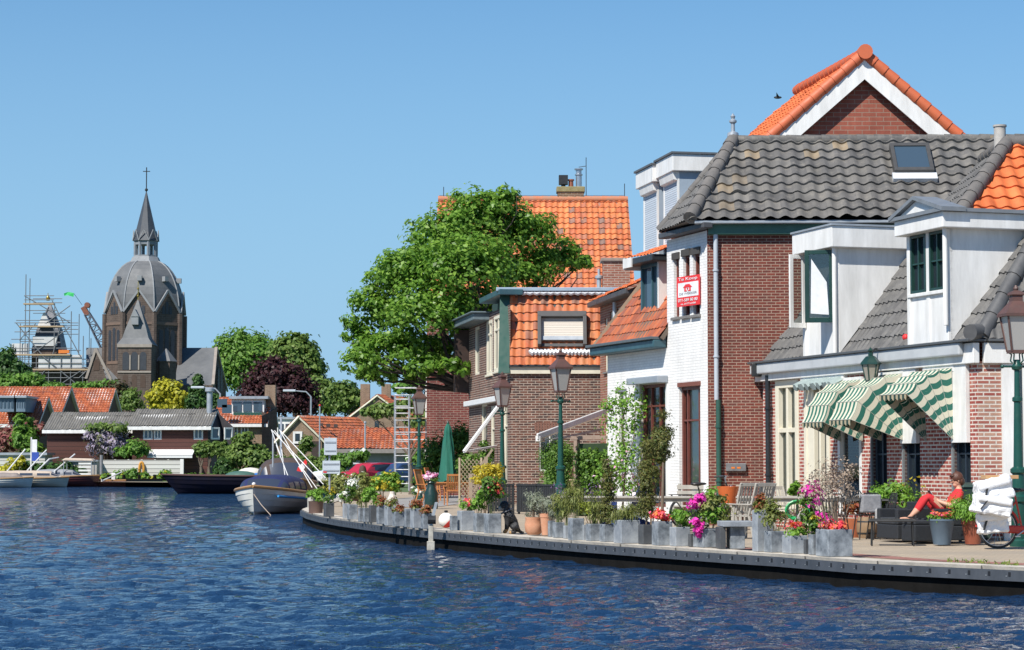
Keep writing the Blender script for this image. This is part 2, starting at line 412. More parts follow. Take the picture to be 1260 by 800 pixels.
def crown_pts(lobes,n,seed,twigs=40,spread=.2,inner=.25):
    """points in clumps over the lobes (cx,cy,cz,rx,ry,rz)"""
    g=np.random.default_rng(seed); L=np.array(lobes,float)
    w=(L[:,3]*L[:,4]+L[:,4]*L[:,5]+L[:,3]*L[:,5]); w/=w.sum()
    PP=[];NN=[]
    for l,wi in zip(L,w):
        k=max(3,int(twigs*len(L)*wi)); m=max(8,int(n*wi))
        d=g.normal(size=(k,3)); d/=np.linalg.norm(d,axis=1,keepdims=True); d[:,2]=np.where(d[:,2]<-.6,-d[:,2]*.5,d[:,2])
        rad=np.where(g.random(k)<inner,g.random(k)*.7,.75+.33*g.random(k))
        tc=l[:3]+d*l[3:6]*rad[:,None]
        i=g.integers(0,k,m); mean=l[3:6].mean()
        off=g.normal(size=(m,3))*spread*mean*(np.array([1,1,.75]))
        p=tc[i]+off; PP.append(p)
        nn=d[i]*.8+off/(spread*mean)*.5+g.normal(size=(m,3))*.55+np.array([0,0,.55]); NN.append(nn)
    return np.concatenate(PP),np.concatenate(NN)
def limb(mb,a,b,r0,r1,wob=.06,n=6,seed=0):
    rr=random.Random(seed); a,b=Vector(a),Vector(b); L=(b-a).length
    pts=[a.lerp(b,i/n)+Vector((rr.uniform(-1,1),rr.uniform(-1,1),rr.uniform(-.5,.5)))*(wob*L if 0<i<n else 0) for i in range(n+1)]
    mb.tube(pts,[r0+(r1-r0)*i/n for i in range(n+1)],7)
    return pts
def tree(name,label,base,lobes,n,size,mat,bark,trunk_r=.2,seed=1,group=None,twigs=40,spread=.2,axis=None,asp=.55,cat='tree',limbs=True,inner=.25,fork=.45,lean=(0,0)):
    base=Vector(base); t=thing(name,label,cat,base,group)
    L=np.array(lobes,float); c=Vector(L[:,:3].mean(0)); top=c.z
    mb=MB(); fk=Vector((base.x+(c.x-base.x)*.35+lean[0],base.y+(c.y-base.y)*.35,base.z+(top-base.z)*fork))
    limb(mb,base-Vector((0,0,.1)),fk,trunk_r*1.15,trunk_r*.8,.03,6,seed)
    if limbs:
        for i,l in enumerate(lobes): 
            e=Vector(l[:3]); limb(mb,fk,e,trunk_r*.5,trunk_r*.12,.07,6,seed+i)
            for k in range(3):
                rr=random.Random(seed*31+i*5+k); limb(mb,fk.lerp(e,.6),e+Vector((rr.uniform(-1,1)*l[3],rr.uniform(-1,1)*l[4],rr.uniform(-.3,.9)*l[5])),trunk_r*.2,trunk_r*.05,.08,5,seed+i*7+k)
    mb.build('trunk',bark,t,smooth=True)
    p,nn=crown_pts(lobes,n,seed,twigs,spread,inner)
    leafmesh('crown',p,nn,size,mat,t,asp,seed,axis)
    return t
# ================================================================ camera, light, sky
sc=bpy.context.scene
cam=bpy.data.objects.new('Camera',bpy.data.cameras.new('Camera')); C.objects.link(cam); sc.camera=cam
cam.location=(0,0,CZ); cam.rotation_euler=(R(90)+PIT,0,0)
cam.data.sensor_width=36; cam.data.lens=36*F/1260; cam.data.clip_start=.5; cam.data.clip_end=9000
SEL,SAZ=48.0,37.0     # sun: height, degrees towards the left of straight behind the camera
sd=Vector((-math.sin(R(SAZ))*math.cos(R(SEL)),-math.cos(R(SAZ))*math.cos(R(SEL)),math.sin(R(SEL))))
sl=bpy.data.lights.new('Sun','SUN'); sl.energy=5.0; sl.angle=R(.5); sl.color=(1,.955,.88)
so=bpy.data.objects.new('Sun',sl); C.objects.link(so); so.rotation_euler=sd.to_track_quat('Z','Y').to_euler(); so.location=(0,0,60)
w=bpy.data.worlds.new('World'); sc.world=w; w.use_nodes=True; nt=w.node_tree
bg=nt.nodes['Background']; sky=nt.nodes.new('ShaderNodeTexSky'); sky.sky_type='NISHITA'; sky.sun_disc=False
sky.sun_elevation=R(SEL); sky.sun_rotation=math.atan2(sd.x,sd.y); sky.air_density=1.0; sky.dust_density=.25; sky.ozone_density=4.0; sky.altitude=0
hs=nt.nodes.new('ShaderNodeHueSaturation'); hs.inputs['Saturation'].default_value=1.22; hs.inputs['Value'].default_value=1.17
tm=nt.nodes.new('ShaderNodeMix'); tm.data_type='RGBA'; tm.blend_type='MULTIPLY'; tm.inputs[0].default_value=1; tm.inputs[7].default_value=(.80,.98,1.05,1)
nt.links.new(sky.outputs[0],hs.inputs['Color']); nt.links.new(hs.outputs[0],tm.inputs[6]); 
# the lowest degrees of a clear sky stay pale blue
tcw=nt.nodes.new('ShaderNodeTexCoord'); spw=nt.nodes.new('ShaderNodeSeparateXYZ'); nt.links.new(tcw.outputs['Generated'],spw.inputs[0])
mrw=nt.nodes.new('ShaderNodeMapRange'); mrw.interpolation_type='SMOOTHSTEP'
for i_,x_ in enumerate((-.03,.36,1,0)): mrw.inputs[i_+1].default_value=x_
nt.links.new(spw.outputs[2],mrw.inputs[0])
mxw=nt.nodes.new('ShaderNodeMix'); mxw.data_type='RGBA'; mxw.inputs[7].default_value=(3.3,5.75,8.3,1)
nt.links.new(mrw.outputs[0],mxw.inputs[0]); nt.links.new(tm.outputs[2],mxw.inputs[6]); nt.links.new(mxw.outputs[2],bg.inputs[0]); bg.inputs[1].default_value=.078
sc.view_settings.view_transform='Standard'; sc.view_settings.look='None'; sc.view_settings.exposure=.33; sc.view_settings.gamma=1
sc.render.engine='CYCLES'; sc.cycles.max_bounces=8; sc.cycles.transparent_max_bounces=12
sc.cycles.use_denoising=True
# ================================================================ water
def water():
    m,nt,b=_new('water'); tc=_n(nt,'ShaderNodeTexCoord')
    mp=_n(nt,'ShaderNodeMapping'); mp.inputs['Rotation'].default_value=(0,0,R(18)); mp.inputs['Scale'].default_value=(.62,1.25,1); nt.links.new(tc.outputs['Object'],mp.inputs[0]); v=mp.outputs[0]
    big=noise(nt,v,.09,3); b.inputs['Roughness'].default_value=.035; b.inputs['IOR'].default_value=1.33
    col=mixc(nt,maprange(nt,big,.35,.65),(.006,.021,.056),(.012,.039,.094)); nt.links.new(col,b.inputs['Base Color'])
    a=noise(nt,v,2.3,5,.64); c=noise(nt,v,.8,3,.55)
    ad=_n(nt,'ShaderNodeMath',operation='MULTIPLY_ADD'); ad.inputs[1].default_value=1.2; nt.links.new(c,ad.inputs[0]); nt.links.new(a,ad.inputs[2])
    gust=maprange(nt,noise(nt,v,.16,4),.3,.7,.55,1.0)
    u=_n(nt,'ShaderNodeBump'); u.inputs['Distance'].default_value=.40; nt.links.new(gust,u.inputs['Strength']); nt.links.new(ad.outputs[0],u.inputs['Height']); nt.links.new(u.outputs[0],b.inputs['Normal'])
    # real waves where the water is near
    g=np.random.default_rng(3)
    ny=430; nx=420
    scr=np.linspace(262,9.2,ny); Y=CZ*F/scr
    T=np.linspace(-1,1,nx)
    X=T[None,:]*(Y[:,None]*.36+6); YY=np.repeat(Y[:,None],nx,1)
    Z=np.zeros_like(X); amp_f=np.exp(-YY/90.)
    for i in range(46):
        lam=.35*(9.0**(i/45.)); a=R(78)+g.normal()*.62; k=2*math.pi/lam; ph=g.random()*6.28
        wob=.6*np.sin(X*.21+i)*np.cos(YY*.17-i)
        s=np.sin(k*(X*math.cos(a)+YY*math.sin(a))+ph+wob)
        Z+=(.0058*lam**.7)*(1-np.abs(s))*1.6*np.clip(1.4-(.25*YY/60.)/lam,0,1)
    Z-=Z.mean()
    Z=Z*amp_f
    V=np.stack([X,YY,Z],-1).reshape(-1,3)
    idx=np.arange(ny*nx).reshape(ny,nx); q=np.stack([idx[:-1,:-1],idx[:-1,1:],idx[1:,1:],idx[1:,:-1]],-1).reshape(-1,4)
    me=bpy.data.meshes.new('water'); me.vertices.add(len(V)); me.vertices.foreach_set('co',V.reshape(-1))
    me.loops.add(len(q)*4); me.loops.foreach_set('vertex_index',q.reshape(-1).astype(np.int32)); me.polygons.add(len(q))
    me.polygons.foreach_set('loop_start',np.arange(0,len(q)*4,4,dtype=np.int32)); me.polygons.foreach_set('loop_total',np.full(len(q),4,dtype=np.int32))
    me.polygons.foreach_set('use_smooth',[True]*len(q)); me.update(calc_edges=True); me.materials.append(m)
    o=bpy.data.objects.new('water',me); C.objects.link(o); struct(o)
    mb=MB(); mb.quad((-400,-60,-.12),(400,-60,-.12),(400,260,-.12),(-400,260,-.12)); struct(mb.build('canal_bed',M('bed',(.006,.016,.04),rough=.3),uv=False))
water()
# ================================================================ ground and quay
edge_px=[(1520,712),(1400,706),(1260,699),(1160,694.5),(1060,690),(960,682.5),(900,679),(810,673),(720,667),(630,660),(540,652.5),(470,645),(420,638.5),(396,634.5),(380,630.5),(372.5,627)]
EDGE=[G(x,y) for x,y in edge_px]
tail=[(-6.45,69.5),(-6.7,76),(-7.0,90),(-8.5,110),(-12,135),(-20,158),(-34,170),(-60,174),(-90,174.5),(-400,174.5)]
loop=[(e.x,e.y) for e in EDGE]+tail
def inset(pts,d):
    out=[]
    for i,(x,y) in enumerate(pts):
        a=Vector(pts[max(i-1,0)]); b=Vector(pts[min(i+1,len(pts)-1)]); t=(b-a).normalized(); n=Vector((t.y,-t.x))
        out.append((x+n.x*d,y+n.y*d))
    return out
# edge runs from near right to far left: land lies on the right-hand side of that walk
def strip(mb,A,B,za,zb):
    for i in range(len(A)-1): mb.quad((*A[i],za),(*A[i+1],za),(*B[i+1],zb),(*B[i],zb))
g=MB(); inn=inset(loop,.36)
far=[(-4000,174.5),(-4000,5000),(4000,5000),(4000,15),(20,15)]
g.add([(x,y,GZ) for x,y in inn+far[1:]],[tuple(range(len(inn)+4))])
gm,nt_,b_=_new('paving'); uv=_n(nt_,'ShaderNodeTexCoord').outputs['Object']
mp_=_n(nt_,'ShaderNodeMapping'); mp_.inputs['Rotation'].default_value=(0,0,R(35)); nt_.links.new(uv,mp_.inputs[0])
tb=_n(nt_,'ShaderNodeTexBrick'); nt_.links.new(mp_.outputs[0],tb.inputs['Vector'])
for k,v in (('Scale',1),('Brick Width',.3),('Row Height',.15),('Mortar Size',.012)): tb.inputs[k].default_value=v
tb.inputs['Color1'].default_value=(.46,.37,.26,1); tb.inputs['Color2'].default_value=(.38,.30,.21,1); tb.inputs['Mortar'].default_value=(.24,.20,.15,1)
cc=mixc(nt_,maprange(nt_,noise(nt_,uv,.9,8,.72),.40,.66),tb.outputs['Color'],(.30,.25,.19)); nt_.links.new(cc,b_.inputs['Base Color']); b_.inputs['Roughness'].default_value=.9
bump(nt_,b_,tb.outputs['Fac'],-.3,.01)
struct(g.build('ground',gm,uv=False))
# grassy earth of the far bank and a grey road behind the terrace
def sheet(name,pts,z,mat):
    s=MB(); s.add([(x,y,z) for x,y in pts],[tuple(range(len(pts)))]); return struct(s.build(name,mat,uv=False))
MG=M('grass_soil',(.06,.11,.025),(.10,.14,.04),.6,.95,.3)
sheet('lawn',[(-400,176),(-60,176),(-33,173),(-19,161),(-11,138),(-7.5,113),(-2,100),(6,110),(60,140),(400,400),(400,900),(-400,900)],GZ+.006,MG)
sheet('road',[(-4.2,70),(-2.3,72),(-1.2,84),(2,100),(10,118),(7,121),(-2.5,104),(-4.6,88)],GZ+.012,M('asphalt',(.30,.29,.28),(.24,.235,.23),2,.9,.2))
# red brick band along the kerb
b1=inset(loop,.95); b2=inset(loop,1.45); s=MB()
for i in range(9): s.quad((*b1[i],GZ+.005),(*b1[i+1],GZ+.005),(*b2[i+1],GZ+.005),(*b2[i],GZ+.005))
struct(s.build('brick_strip',Mbrick('redband',(.30,.11,.09),(.36,.16,.13),(.26,.2,.16),.1,.2,.01)))
# quay: concrete coping, bolted steel waler, dark timber below
qt=thing('quay_wall','curving concrete quay wall with a bolted grey beam above black timber','quay wall',(EDGE[6].x,EDGE[6].y,0))
MC=M('coping',(.62,.56,.47),(.40,.36,.30),3.5,.85,.25)
c0=loop[:-6]; i36=inset(c0,.38); i03=inset(c0,-.03)
s=MB(); strip(s,i03,i36,QZ+.01,QZ+.01); strip(s,i03,c0,QZ+.01,QZ-.07); strip(s,i36,i36,QZ+.01,0); s.build('coping',MC,qt)
MW=M('waler',(.072,.08,.094),(.045,.052,.062),3,.6,.3,stretch=(1,1,.4))
o1=inset(c0,-.08); o2=inset(c0,.06); s=MB()
strip(s,o1,o2,QZ-.035,QZ-.035); strip(s,o1,o1,QZ-.035,QZ-.18); strip(s,o1,o2,QZ-.18,QZ-.18); s.build('steel_beam',MW,qt)
s=MB(); o3=inset(c0,.0); strip(s,o3,o3,QZ-.17,-.6); s.build('timber_wall',M('blacktimber',(.006,.0055,.005),(.012,.011,.010),3,.9,.3,spec=.1),qt)
s=MB(); acc=.7
for i in range(1,len(c0)-1):
    a,b=Vector((*i03[i],0)),Vector((*i03[i+1],0)); L=(b-a).length; t=(b-a).normalized(); n=Vector((-t.y,t.x,0)); n=n if (Vector((*i36[i],0))-a).dot(n)>0 else -n
    while acc<L:
        p=a+t*acc; s.box(p+n*.2+Vector((0,0,QZ+.0105)),(.018,.40,.003),math.atan2(t.y,t.x)); s.box(p-n*.001+Vector((0,0,QZ-.03)),(.018,.006,.075),math.atan2(t.y,t.x)); acc+=1.85
    acc-=L
s.build('joint',M('joint_dark',(.10,.09,.08),rough=.9),qt)
# bolt holes
s=MB(); acc=0
for i in range(1,len(c0)-6):
    a,b=Vector((*o1[i],0)),Vector((*o1[i+1],0)); L=(b-a).length; t=(b-a).normalized(); n=Vector((-t.y,t.x,0))
    while acc<L:
        p=a+t*acc; 
        for dz in (-.09,):
            s.box(p+Vector((0,0,QZ+dz+.0)),(.04,.008,.06),math.atan2(t.y,t.x))
        acc+=.34
    acc-=L
s.build('bolt',M('boltdark',(.015,.015,.017),rough=.5),qt)
s=MB(); acc=.05
for i in range(1,len(c0)-6):
    a,b=Vector((*o1[i],0)),Vector((*o1[i+1],0)); L=(b-a).length; t=(b-a).normalized(); n=Vector((-t.y,t.x,0))
    while acc<L:
        p=a+t*acc; s.box(p+Vector((0,0,QZ-.115)),(.02,.012,.014),math.atan2(t.y,t.x)); acc+=.34
    acc-=L
s.build('bolt_head',M('boltlight',(.35,.36,.36),rough=.4,metal=.5),qt)
# grass tufts in the paving joint
gp=[];
for k in range(150):
    t=rng.random(); x=rng.uniform(1165,1255); y=690+(x-1165)*.062+rng.uniform(-2,2); v=G(x,y); gp.append((v.x,v.y,v.z+rng.uniform(-.02,.03)))
o=leafmesh('grass',np.array(gp),np.random.default_rng(1).normal(size=(len(gp),3))*np.array([1,1,.3]),.07,Mleaf('grassblade',[(.12,.2,.03),(.25,.3,.06)]),None,.25,org=(0,0,0)); o['kind']='stuff'; o['label']='grass tufts growing along the red brick strip by the kerb'
# ================================================================ building materials
MWH=M('white_paint',(.81,.80,.77),(.62,.61,.58),1.6,.5,.12,stretch=(2.5,2.5,.5))
MCR=M('cream_paint',(.74,.69,.55),(.66,.61,.48),1.5,.5,.05)
MGR=M('green_paint',(.022,.075,.055),(.03,.09,.065),2,.4)
MDG=M('dark_green_paint',(.01,.035,.028),(.015,.05,.04),2,.35)
MBL=M('bluegreen_paint',(.03,.075,.095),(.04,.10,.12),2,.4)
MZN=M('zinc',(.40,.43,.46),(.30,.33,.36),2,.45,.05,metal=.3)
MBK=M('black_metal',(.015,.016,.017),(.03,.03,.03),4,.45)
MRB=M('redbrown_frame',(.16,.045,.03),(.12,.035,.025),5,.45)
MLD=M('lead',(.62,.64,.66),(.5,.52,.54),6,.5,.2)
MGL=Mglass('glass_dark'); MGB=Mglass('glass_blue',(.05,.08,.11)); MGS=Mglass('glass_clear',see=1)
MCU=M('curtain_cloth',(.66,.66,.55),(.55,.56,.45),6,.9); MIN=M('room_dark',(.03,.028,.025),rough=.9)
BR_M=Mbrick('brick_main',(.20,.052,.036),(.14,.036,.028),(.36,.26,.20),.066,.2,.0085,.5,(.8,1.15),(.13,.045,.036))
BR_R=Mbrick('brick_cafe',(.33,.075,.058),(.26,.055,.046),(.60,.54,.47),.074,.23,.014,.4,(.85,1.1),(.40,.15,.11))
BR_RG=Mbrick('brick_cafe_gable',(.31,.075,.06),(.43,.25,.18),(.60,.54,.47),.074,.23,.014,.4,(.85,1.1))
BR_O=Mbrick('brick_brown',(.185,.082,.058),(.12,.055,.042),(.40,.33,.27),.086,.27,.013,.5,(.8,1.1),(.07,.042,.038))
BR_N=Mbrick('brick_narrow',(.32,.13,.085),(.24,.09,.06),(.40,.31,.25),.085,.26,.012,.4,(.8,1.1))
BR_B=Mbrick('brick_back',(.20,.052,.042),(.15,.042,.038),(.30,.21,.17),.1,.3,.013,.4)
BR_W=Mbrick('brick_white',(.84,.83,.80),(.79,.78,.75),(.68,.67,.65),.066,.2,.009,.55,(.93,1.03))
BR_G=Mbrick('brick_new',(.33,.10,.065),(.26,.075,.05),(.30,.2,.15),.13,.42,.012,.3)
TG=Mtile('tile_grey',[(.095,.092,.088),(.135,.128,.12),(.115,.11,.104),(.165,.155,.14),(.13,.124,.116),(.26,.20,.13)],.35,.34,.75,(.22,.2,.17),[0,.25,.5,.75,.93,.97])
TG2=Mtile('tile_grey_small',[(.10,.098,.095),(.14,.135,.13),(.12,.116,.11)],.2,.33,.75,(.2,.19,.17))
TO=Mtile('tile_orange_old',[(.56,.155,.05),(.64,.20,.065),(.50,.12,.045),(.62,.235,.10),(.42,.12,.06),(.26,.13,.09)],.27,.33,.7,(.36,.18,.11),[0,.3,.55,.8,.93,.98])
TN=Mtile('tile_orange_new',[(.64,.15,.045),(.70,.18,.055),(.60,.135,.04)],.3,.34,.6,(.55,.14,.05))
TR=Mtile('tile_red_flat',[(.40,.10,.04),(.48,.14,.055),(.33,.085,.04),(.26,.09,.06)],.2,.3,.7,(.28,.13,.09))
TB=Mtile('tile_orange_back',[(.60,.165,.055),(.68,.22,.075),(.52,.125,.045),(.45,.16,.09),(.24,.15,.12)],.27,.34,.7,(.40,.2,.12),[0,.35,.7,.9,.985])

# ================================================================ main brick house with the white front
def xd(px,D): return at(px,D)
Cm=xd(872,50.); Fm=xd(822,52.3); Em=Vector((13.2,49.7,0))
FW=Fr(Fm,Cm); FB=Fr(Cm,Em)
h=thing('brick_house','tall red brick house with grey tiled hip roof and narrow white painted front','house',(Cm.x,Cm.y,GZ))
EZ=7.12
ops=[]; wins=[]
for x0,yt,x1,yb in ((829,319,835.5,391),(840.5,315,848.5,389.5),(852.5,313,861,388)):
    u0,z1=FW.hit(x0,yt); u1,_=FW.hit(x1,yt); _,z0=FW.hit(x0,yb); wins.append((u0,u1,z0,z1))
u0,z1=FW.hit(835.5,476.5); u1,_=FW.hit(861.5,476); z0=.55; tall=(u0,u1,z0,z1)
s=MB(); s.wall(FW,0,FW.L,GZ-.1,EZ,wins+[tall],.16); s.build('white_front_wall',BR_W,h)
s=MB(); s.wall(FB,0,FB.L,GZ-.1,EZ,[],.1); s.quad(FB(FB.L,0,0),FB(FB.L,4.4,0),FB(FB.L,4.4,EZ),FB(FB.L,0,EZ)); s.quad(FB(0,4.4,0),FB(FB.L,4.4,0),FB(FB.L,4.4,EZ),FB(-.6,4.4,EZ)); s.build('brick_wall',BR_M,h)
for i,(a,b,c,e) in enumerate(wins):
    f=window(h,FW,a,b,c,e,MRB,MGB if i==1 else MGL,.12,.06,sill=M('stone_sill',(.2,.19,.18),rough=.8))
    s=MB(); s.fb(FW,a-.05,b+.05,-.04,.06,e-.02,e+.14); s.build('lintel',M('lintel_dark',(.06,.055,.05),rough=.8),h)
a,b,c,e=tall; f=window(h,FW,a,b,c,e,MRB,MGS,.12,.075,vs=(.24,.78),hs=(.74,),cur=MCU,name='tall_window')
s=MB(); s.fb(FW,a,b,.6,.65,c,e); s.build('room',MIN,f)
s=MB(); s.fb(FW,a-.04,b+.04,-.03,.05,e,e+.10); s.build('lintel',M('lintel_red',(.2,.07,.05),rough=.8),h)
# gutter fascia: dark on the front, green on the brick side
s=MB(); s.fb(FW,.04,FW.L+.34,-.24,.0,EZ+.02,EZ+.15); s.build('gutter',M('gutter_dark',(.05,.05,.055),(.08,.08,.085),3,.5),h,bev=.02)
s=MB(); s.fb(FB,.02,FB.L,-.16,-.003,EZ-.11,EZ+.15); s.build('fascia',M('fascia_green',(.045,.13,.095),(.035,.105,.08),2,.5),h,bev=.01)
s=MB(); s.fb(FB,-.3,FB.L,-.33,-.16,EZ+.12,EZ+.2); s.build('gutter',MZN,h,bev=.02)
eL=Vector((*(FB(-.42,-.34,0)).xy,EZ+.2)); eR=Vector((*(FB(FB.L,-.34,0)).xy,EZ+.2)); A=P(903,173,52.0); rR=Vector((13.2,51.75,A.z))
fL=Vector((*(FW(.02,-.22,0)).xy,EZ+.2))
r=pantile('roof',[eL,eR,rR,A],TG,h,.345,.34,.055,.05)
pantile('hip_roof',[fL,eL,A],TG2,h,.2,.33,.03,.03)
s=MB(); bk=Vector((fL.x+.5,54.2,EZ+.2)); bR=Vector((13.2,54.2,EZ+.2)); s.quad(fL,A,bk); s.quad(bk,A,rR,bR); s.quad(eL,eR,bR,bk,fL); s.build('back_roof',TG2,h)
s=MB(); ridge(s,A,rR,.12,.42); s.build('ridge_tiles',TG,h,smooth=True)
s=MB(); ridge(s,eL+Vector((.02,.02,.05)),A+Vector((0,0,.06)),.15,.4); ridge(s,fL+Vector((.02,.0,.03)),A+Vector((0,0,.03)),.1,.4); s.build('hip_tiles',M('hip_grey',(.105,.1,.095),(.17,.155,.14),3,.8,.4),h,smooth=True)
s=MB(); t=A+Vector((-.02,0,.1)); s.lathe([(.14,0),(.13,.08),(.05,.12),(.045,.3),(.09,.34),(.09,.38),(.04,.42),(.06,.48),(.0,.56)],t,10); s.build('finial',MZN,h,smooth=True)
# skylight lying on the roof slope
Us=(eR-eL).normalized(); Ns=Us.cross(A-eL).normalized(); Vs=Ns.cross(Us)
def onroof(px,py):
    r=Vector(ray(px,py)); o=Vector((0,0,CZ)); t=(eL-o).dot(Ns)/r.dot(Ns); return o+r*t
def bx_on(mb,O,U,V,N,u0,u1,v0,v1,n0,n1): mb.hexa([O+U*a+V*b+N*c for c in (n0,n1) for a,b in ((u0,v0),(u1,v0),(u1,v1),(u0,v1))])
O=onroof(1100,218.5); W_=(onroof(1149,218)-O).dot(Us); H_=(onroof(1098,185)-O).dot(Vs)
s=MB(); t=.09
for q in ((0,W_,0,t*1.3),(0,W_,H_-t*1.3,H_),(0,t,t,H_-t),(W_-t,W_,t,H_-t)): bx_on(s,O,Us,Vs,Ns,*q,.0,.22)
k=s.build('skylight',M('skylight_frame',(.07,.068,.065),rough=.5),h,bev=.01)
s=MB(); s.quad(*[O+Us*a+Vs*b+Ns*.185 for a,b in ((t,t),(W_-t,t),(W_-t,H_-t),(t,H_-t))]); s.build('pane',MGB,k)
s=MB(); bx_on(s,O,Us,Vs,Ns,-.05,W_+.05,-.24,0,.03,.14); s.build('lead_flashing',MLD,k)
# downpipe at the corner, mailbox plate
def pipe_px(name,par,x,y0,x1,y1,fr,r,mat,d=-.1):
    u,z1=fr.hit(x,y0,d); u2,z0=fr.hit(x1,y1,d); s=MB(); s.tube([fr(u,d,z1),fr(u,d,z0)],r,10)
    n=max(2,int((z1-z0)/1.6))
    for i in range(n): z=z0+(z1-z0)*(i+.5)/n; s.tube([fr(u,d,z-.02),fr(u,d,z+.02)],r*1.35,10); s.fb(fr,u-.02,u+.02,d,.01,z-.015,z+.015)
    return s.build(name,mat,par,smooth=True)
pipe_px('downpipe',h,880.5,280,880.5,492,FB,.055,M('pipe_grey',(.46,.5,.54),(.4,.43,.47),3,.4))
pipe_px('downpipe',h,884.,492,884.,625,FB,.06,MGR)
s=MB(); u0,z1=FB.hit(893,570,-.02); u1,z0=FB.hit(918,580,-.02); s.fb(FB,u0,u1,-.09,-.003,z0,z1); k=s.build('nameplate',M('plate_grey',(.12,.12,.125),(.2,.2,.2),8,.5),h,bev=.015)
s=MB(); s.fb(FB,u0+.12,u0+.2,-.095,-.085,z0+.06,z0+.1); s.fb(FB,u0+.25,u0+.33,-.095,-.085,z0+.06,z0+.1); s.build('label',M('orange_plastic',(.7,.2,.03),rough=.5),k)
# estate agent's board on the white front
bd=thing('for_sale_sign','red and white sale board with small house emblem over the narrow upper windows','sign',FW(1,0,5.5))
u0,zt=FW.hit(838,342,-.06); u1,_=FW.hit(861.5,340,-.06); _,zb=FW.hit(838,378.5,-.06)
BF=Fr(FW(u0+.04,-.19,0),FW(u1-.06,-.06,0)); L=BF.L; H=zt-zb
MRED=M('sign_red',(.72,.03,.03),(.66,.03,.03),2,.45); MWS=M('sign_white',(.82,.82,.82),rough=.45)
s=MB(); s.fb(BF,0,L,0,.025,zb,zt); s.build('board',MRED,bd)
s=MB(); s.fb(BF,L*.07,L*.97,-.004,0,zb+H*.31,zb+H*.79); s.build('white_panel',MWS,bd)
def words(txt,par,fr,u,z,hgt,wid,mat,d=-.008,name='lettering'):
    c=bpy.data.curves.new(name,'FONT'); c.body=txt; c.size=1; c.extrude=.012; c.align_x='LEFT'
    o=bpy.data.objects.new(name,c); C.objects.link(o); bpy.context.view_layer.update()
    me=bpy.data.meshes.new_from_object(o.evaluated_get(bpy.context.evaluated_depsgraph_get())); bpy.data.objects.remove(o)
    xs=[v.co.x for v in me.vertices]; ys=[v.co.y for v in me.vertices]; x0,x1,y0,y1=min(xs),max(xs),min(ys),max(ys)
    for v in me.vertices:
        a=(v.co.x-x0)/(x1-x0)*wid; b=(v.co.y-y0)/(y1-y0)*hgt
        v.co=fr(u+a,d-v.co.z*.2,z+b)-ORG[par.name]
    me.materials.clear(); me.materials.append(mat)
    o=bpy.data.objects.new(name,me); C.objects.link(o); o.parent=par; ORG[o.name]=ORG[par.name]; return o
words('Te Koop',bd,BF,L*.09,zb+H*.83,H*.13,L*.84,MWS)
words('DE WEKKER',bd,BF,L*.13,zb+H*.385,H*.07,L*.78,M('sign_grey',(.35,.35,.36),rough=.5))
words('071-589 80 80',bd,BF,L*.08,zb+H*.155,H*.1,L*.86,MWS)
words('te. 0172 6180',bd,BF,L*.2,zb+H*.05,H*.055,L*.66,MWS)
s=MB()
cx=L*.5; z0=zb+H*.49
s.fb(BF,cx-L*.14,cx-L*.08,-.012,-.004,z0,z0+H*.13); s.fb(BF,cx+L*.08,cx+L*.14,-.012,-.004,z0,z0+H*.13); s.fb(BF,cx-L*.14,cx-L*.02,-.0125,-.004,z0,z0+H*.03); s.fb(BF,cx+L*.02,cx+L*.14,-.0125,-.004,z0,z0+H*.03)
s.ext([BF(cx-L*.2,-.012,z0+H*.13),BF(cx+L*.2,-.012,z0+H*.13),BF(cx+L*.08,-.012,z0+H*.235),BF(cx-L*.08,-.012,z0+H*.235)],BF.D*.007); s.fb(BF,cx-L*.03,cx+L*.03,-.0125,-.004,z0+H*.06,z0+H*.11); s.build('house_emblem',MRED,bd)
# ================================================================ low white house (orange steep roof) joined to it
Fw=xd(748,56.); WW=Fr(Fw,Fm)
h=thing('white_house','low white painted house with steep orange tiled roof and shuttered white dormers','house',(Fw.x,Fw.y,GZ))
u0,z1=WW.hit(788,474); u1,_=WW.hit(820,470); bay=(u0,u1,.75,z1)
v0,_=WW.hit(757,500); v1,y1=WW.hit(771,478); win=(v0,v1,1.0,y1)
wz=WW.hit(822,428)[1]
s=MB(); s.wall(WW,0,WW.L,GZ-.1,wz,[bay,win],.16); s.quad(WW(0,0,0),WW(0,5,0),WW(0,5,wz),WW(0,0,wz)); s.build('white_wall',BR_W,h)
window(h,WW,*bay,MRB,MGS,.12,.08,vs=(.3,.62),hs=(.82,),cur=None,name='bay_window'); window(h,WW,*win,MWH,MGL,.12,.07,vs=(.5,),hs=(.7,))
f=[c for c in bpy.data.objects if c.name.startswith('bay_window')][0]
s=MB(); s.fb(WW,bay[0],bay[1],.9,.95,bay[2],bay[3]); s.build('room',M('room_teal',(.06,.10,.09),(.02,.03,.03),2,.8),f)
s=MB(); s.fb(WW,bay[0]-.12,bay[0],-.03,.14,bay[2],bay[3]); s.fb(WW,bay[1],bay[1]+.1,-.03,.14,bay[2],bay[3]); s.build('white_jamb',MWH,h)
s=MB(); s.fb(WW,bay[0]-.25,bay[1]+.12,-.28,-.003,bay[3],bay[3]+.17); s.build('awning_box',MZN,h,bev=.02)
s=MB(); s.fb(WW,-.35,WW.L-.02,-.36,0,wz,wz+.2); s.build('gutter',MBL,h,bev=.03); s=MB(); s.fb(WW,-.45,WW.L-.02,-.44,-.02,wz+.2,wz+.27); s.build('gutter_rim',M('gutter_grey',(.10,.12,.13),rough=.5),h,bev=.01)
zr=wz+.24; top=7.35; dd=1.55
p=[WW(-.3,-.2,zr),WW(WW.L+.05,-.2,zr),WW(WW.L+.2,dd,top),WW(.55,dd,top)]
pantile('roof',p,TR,h,.2,.3,.02,.025)
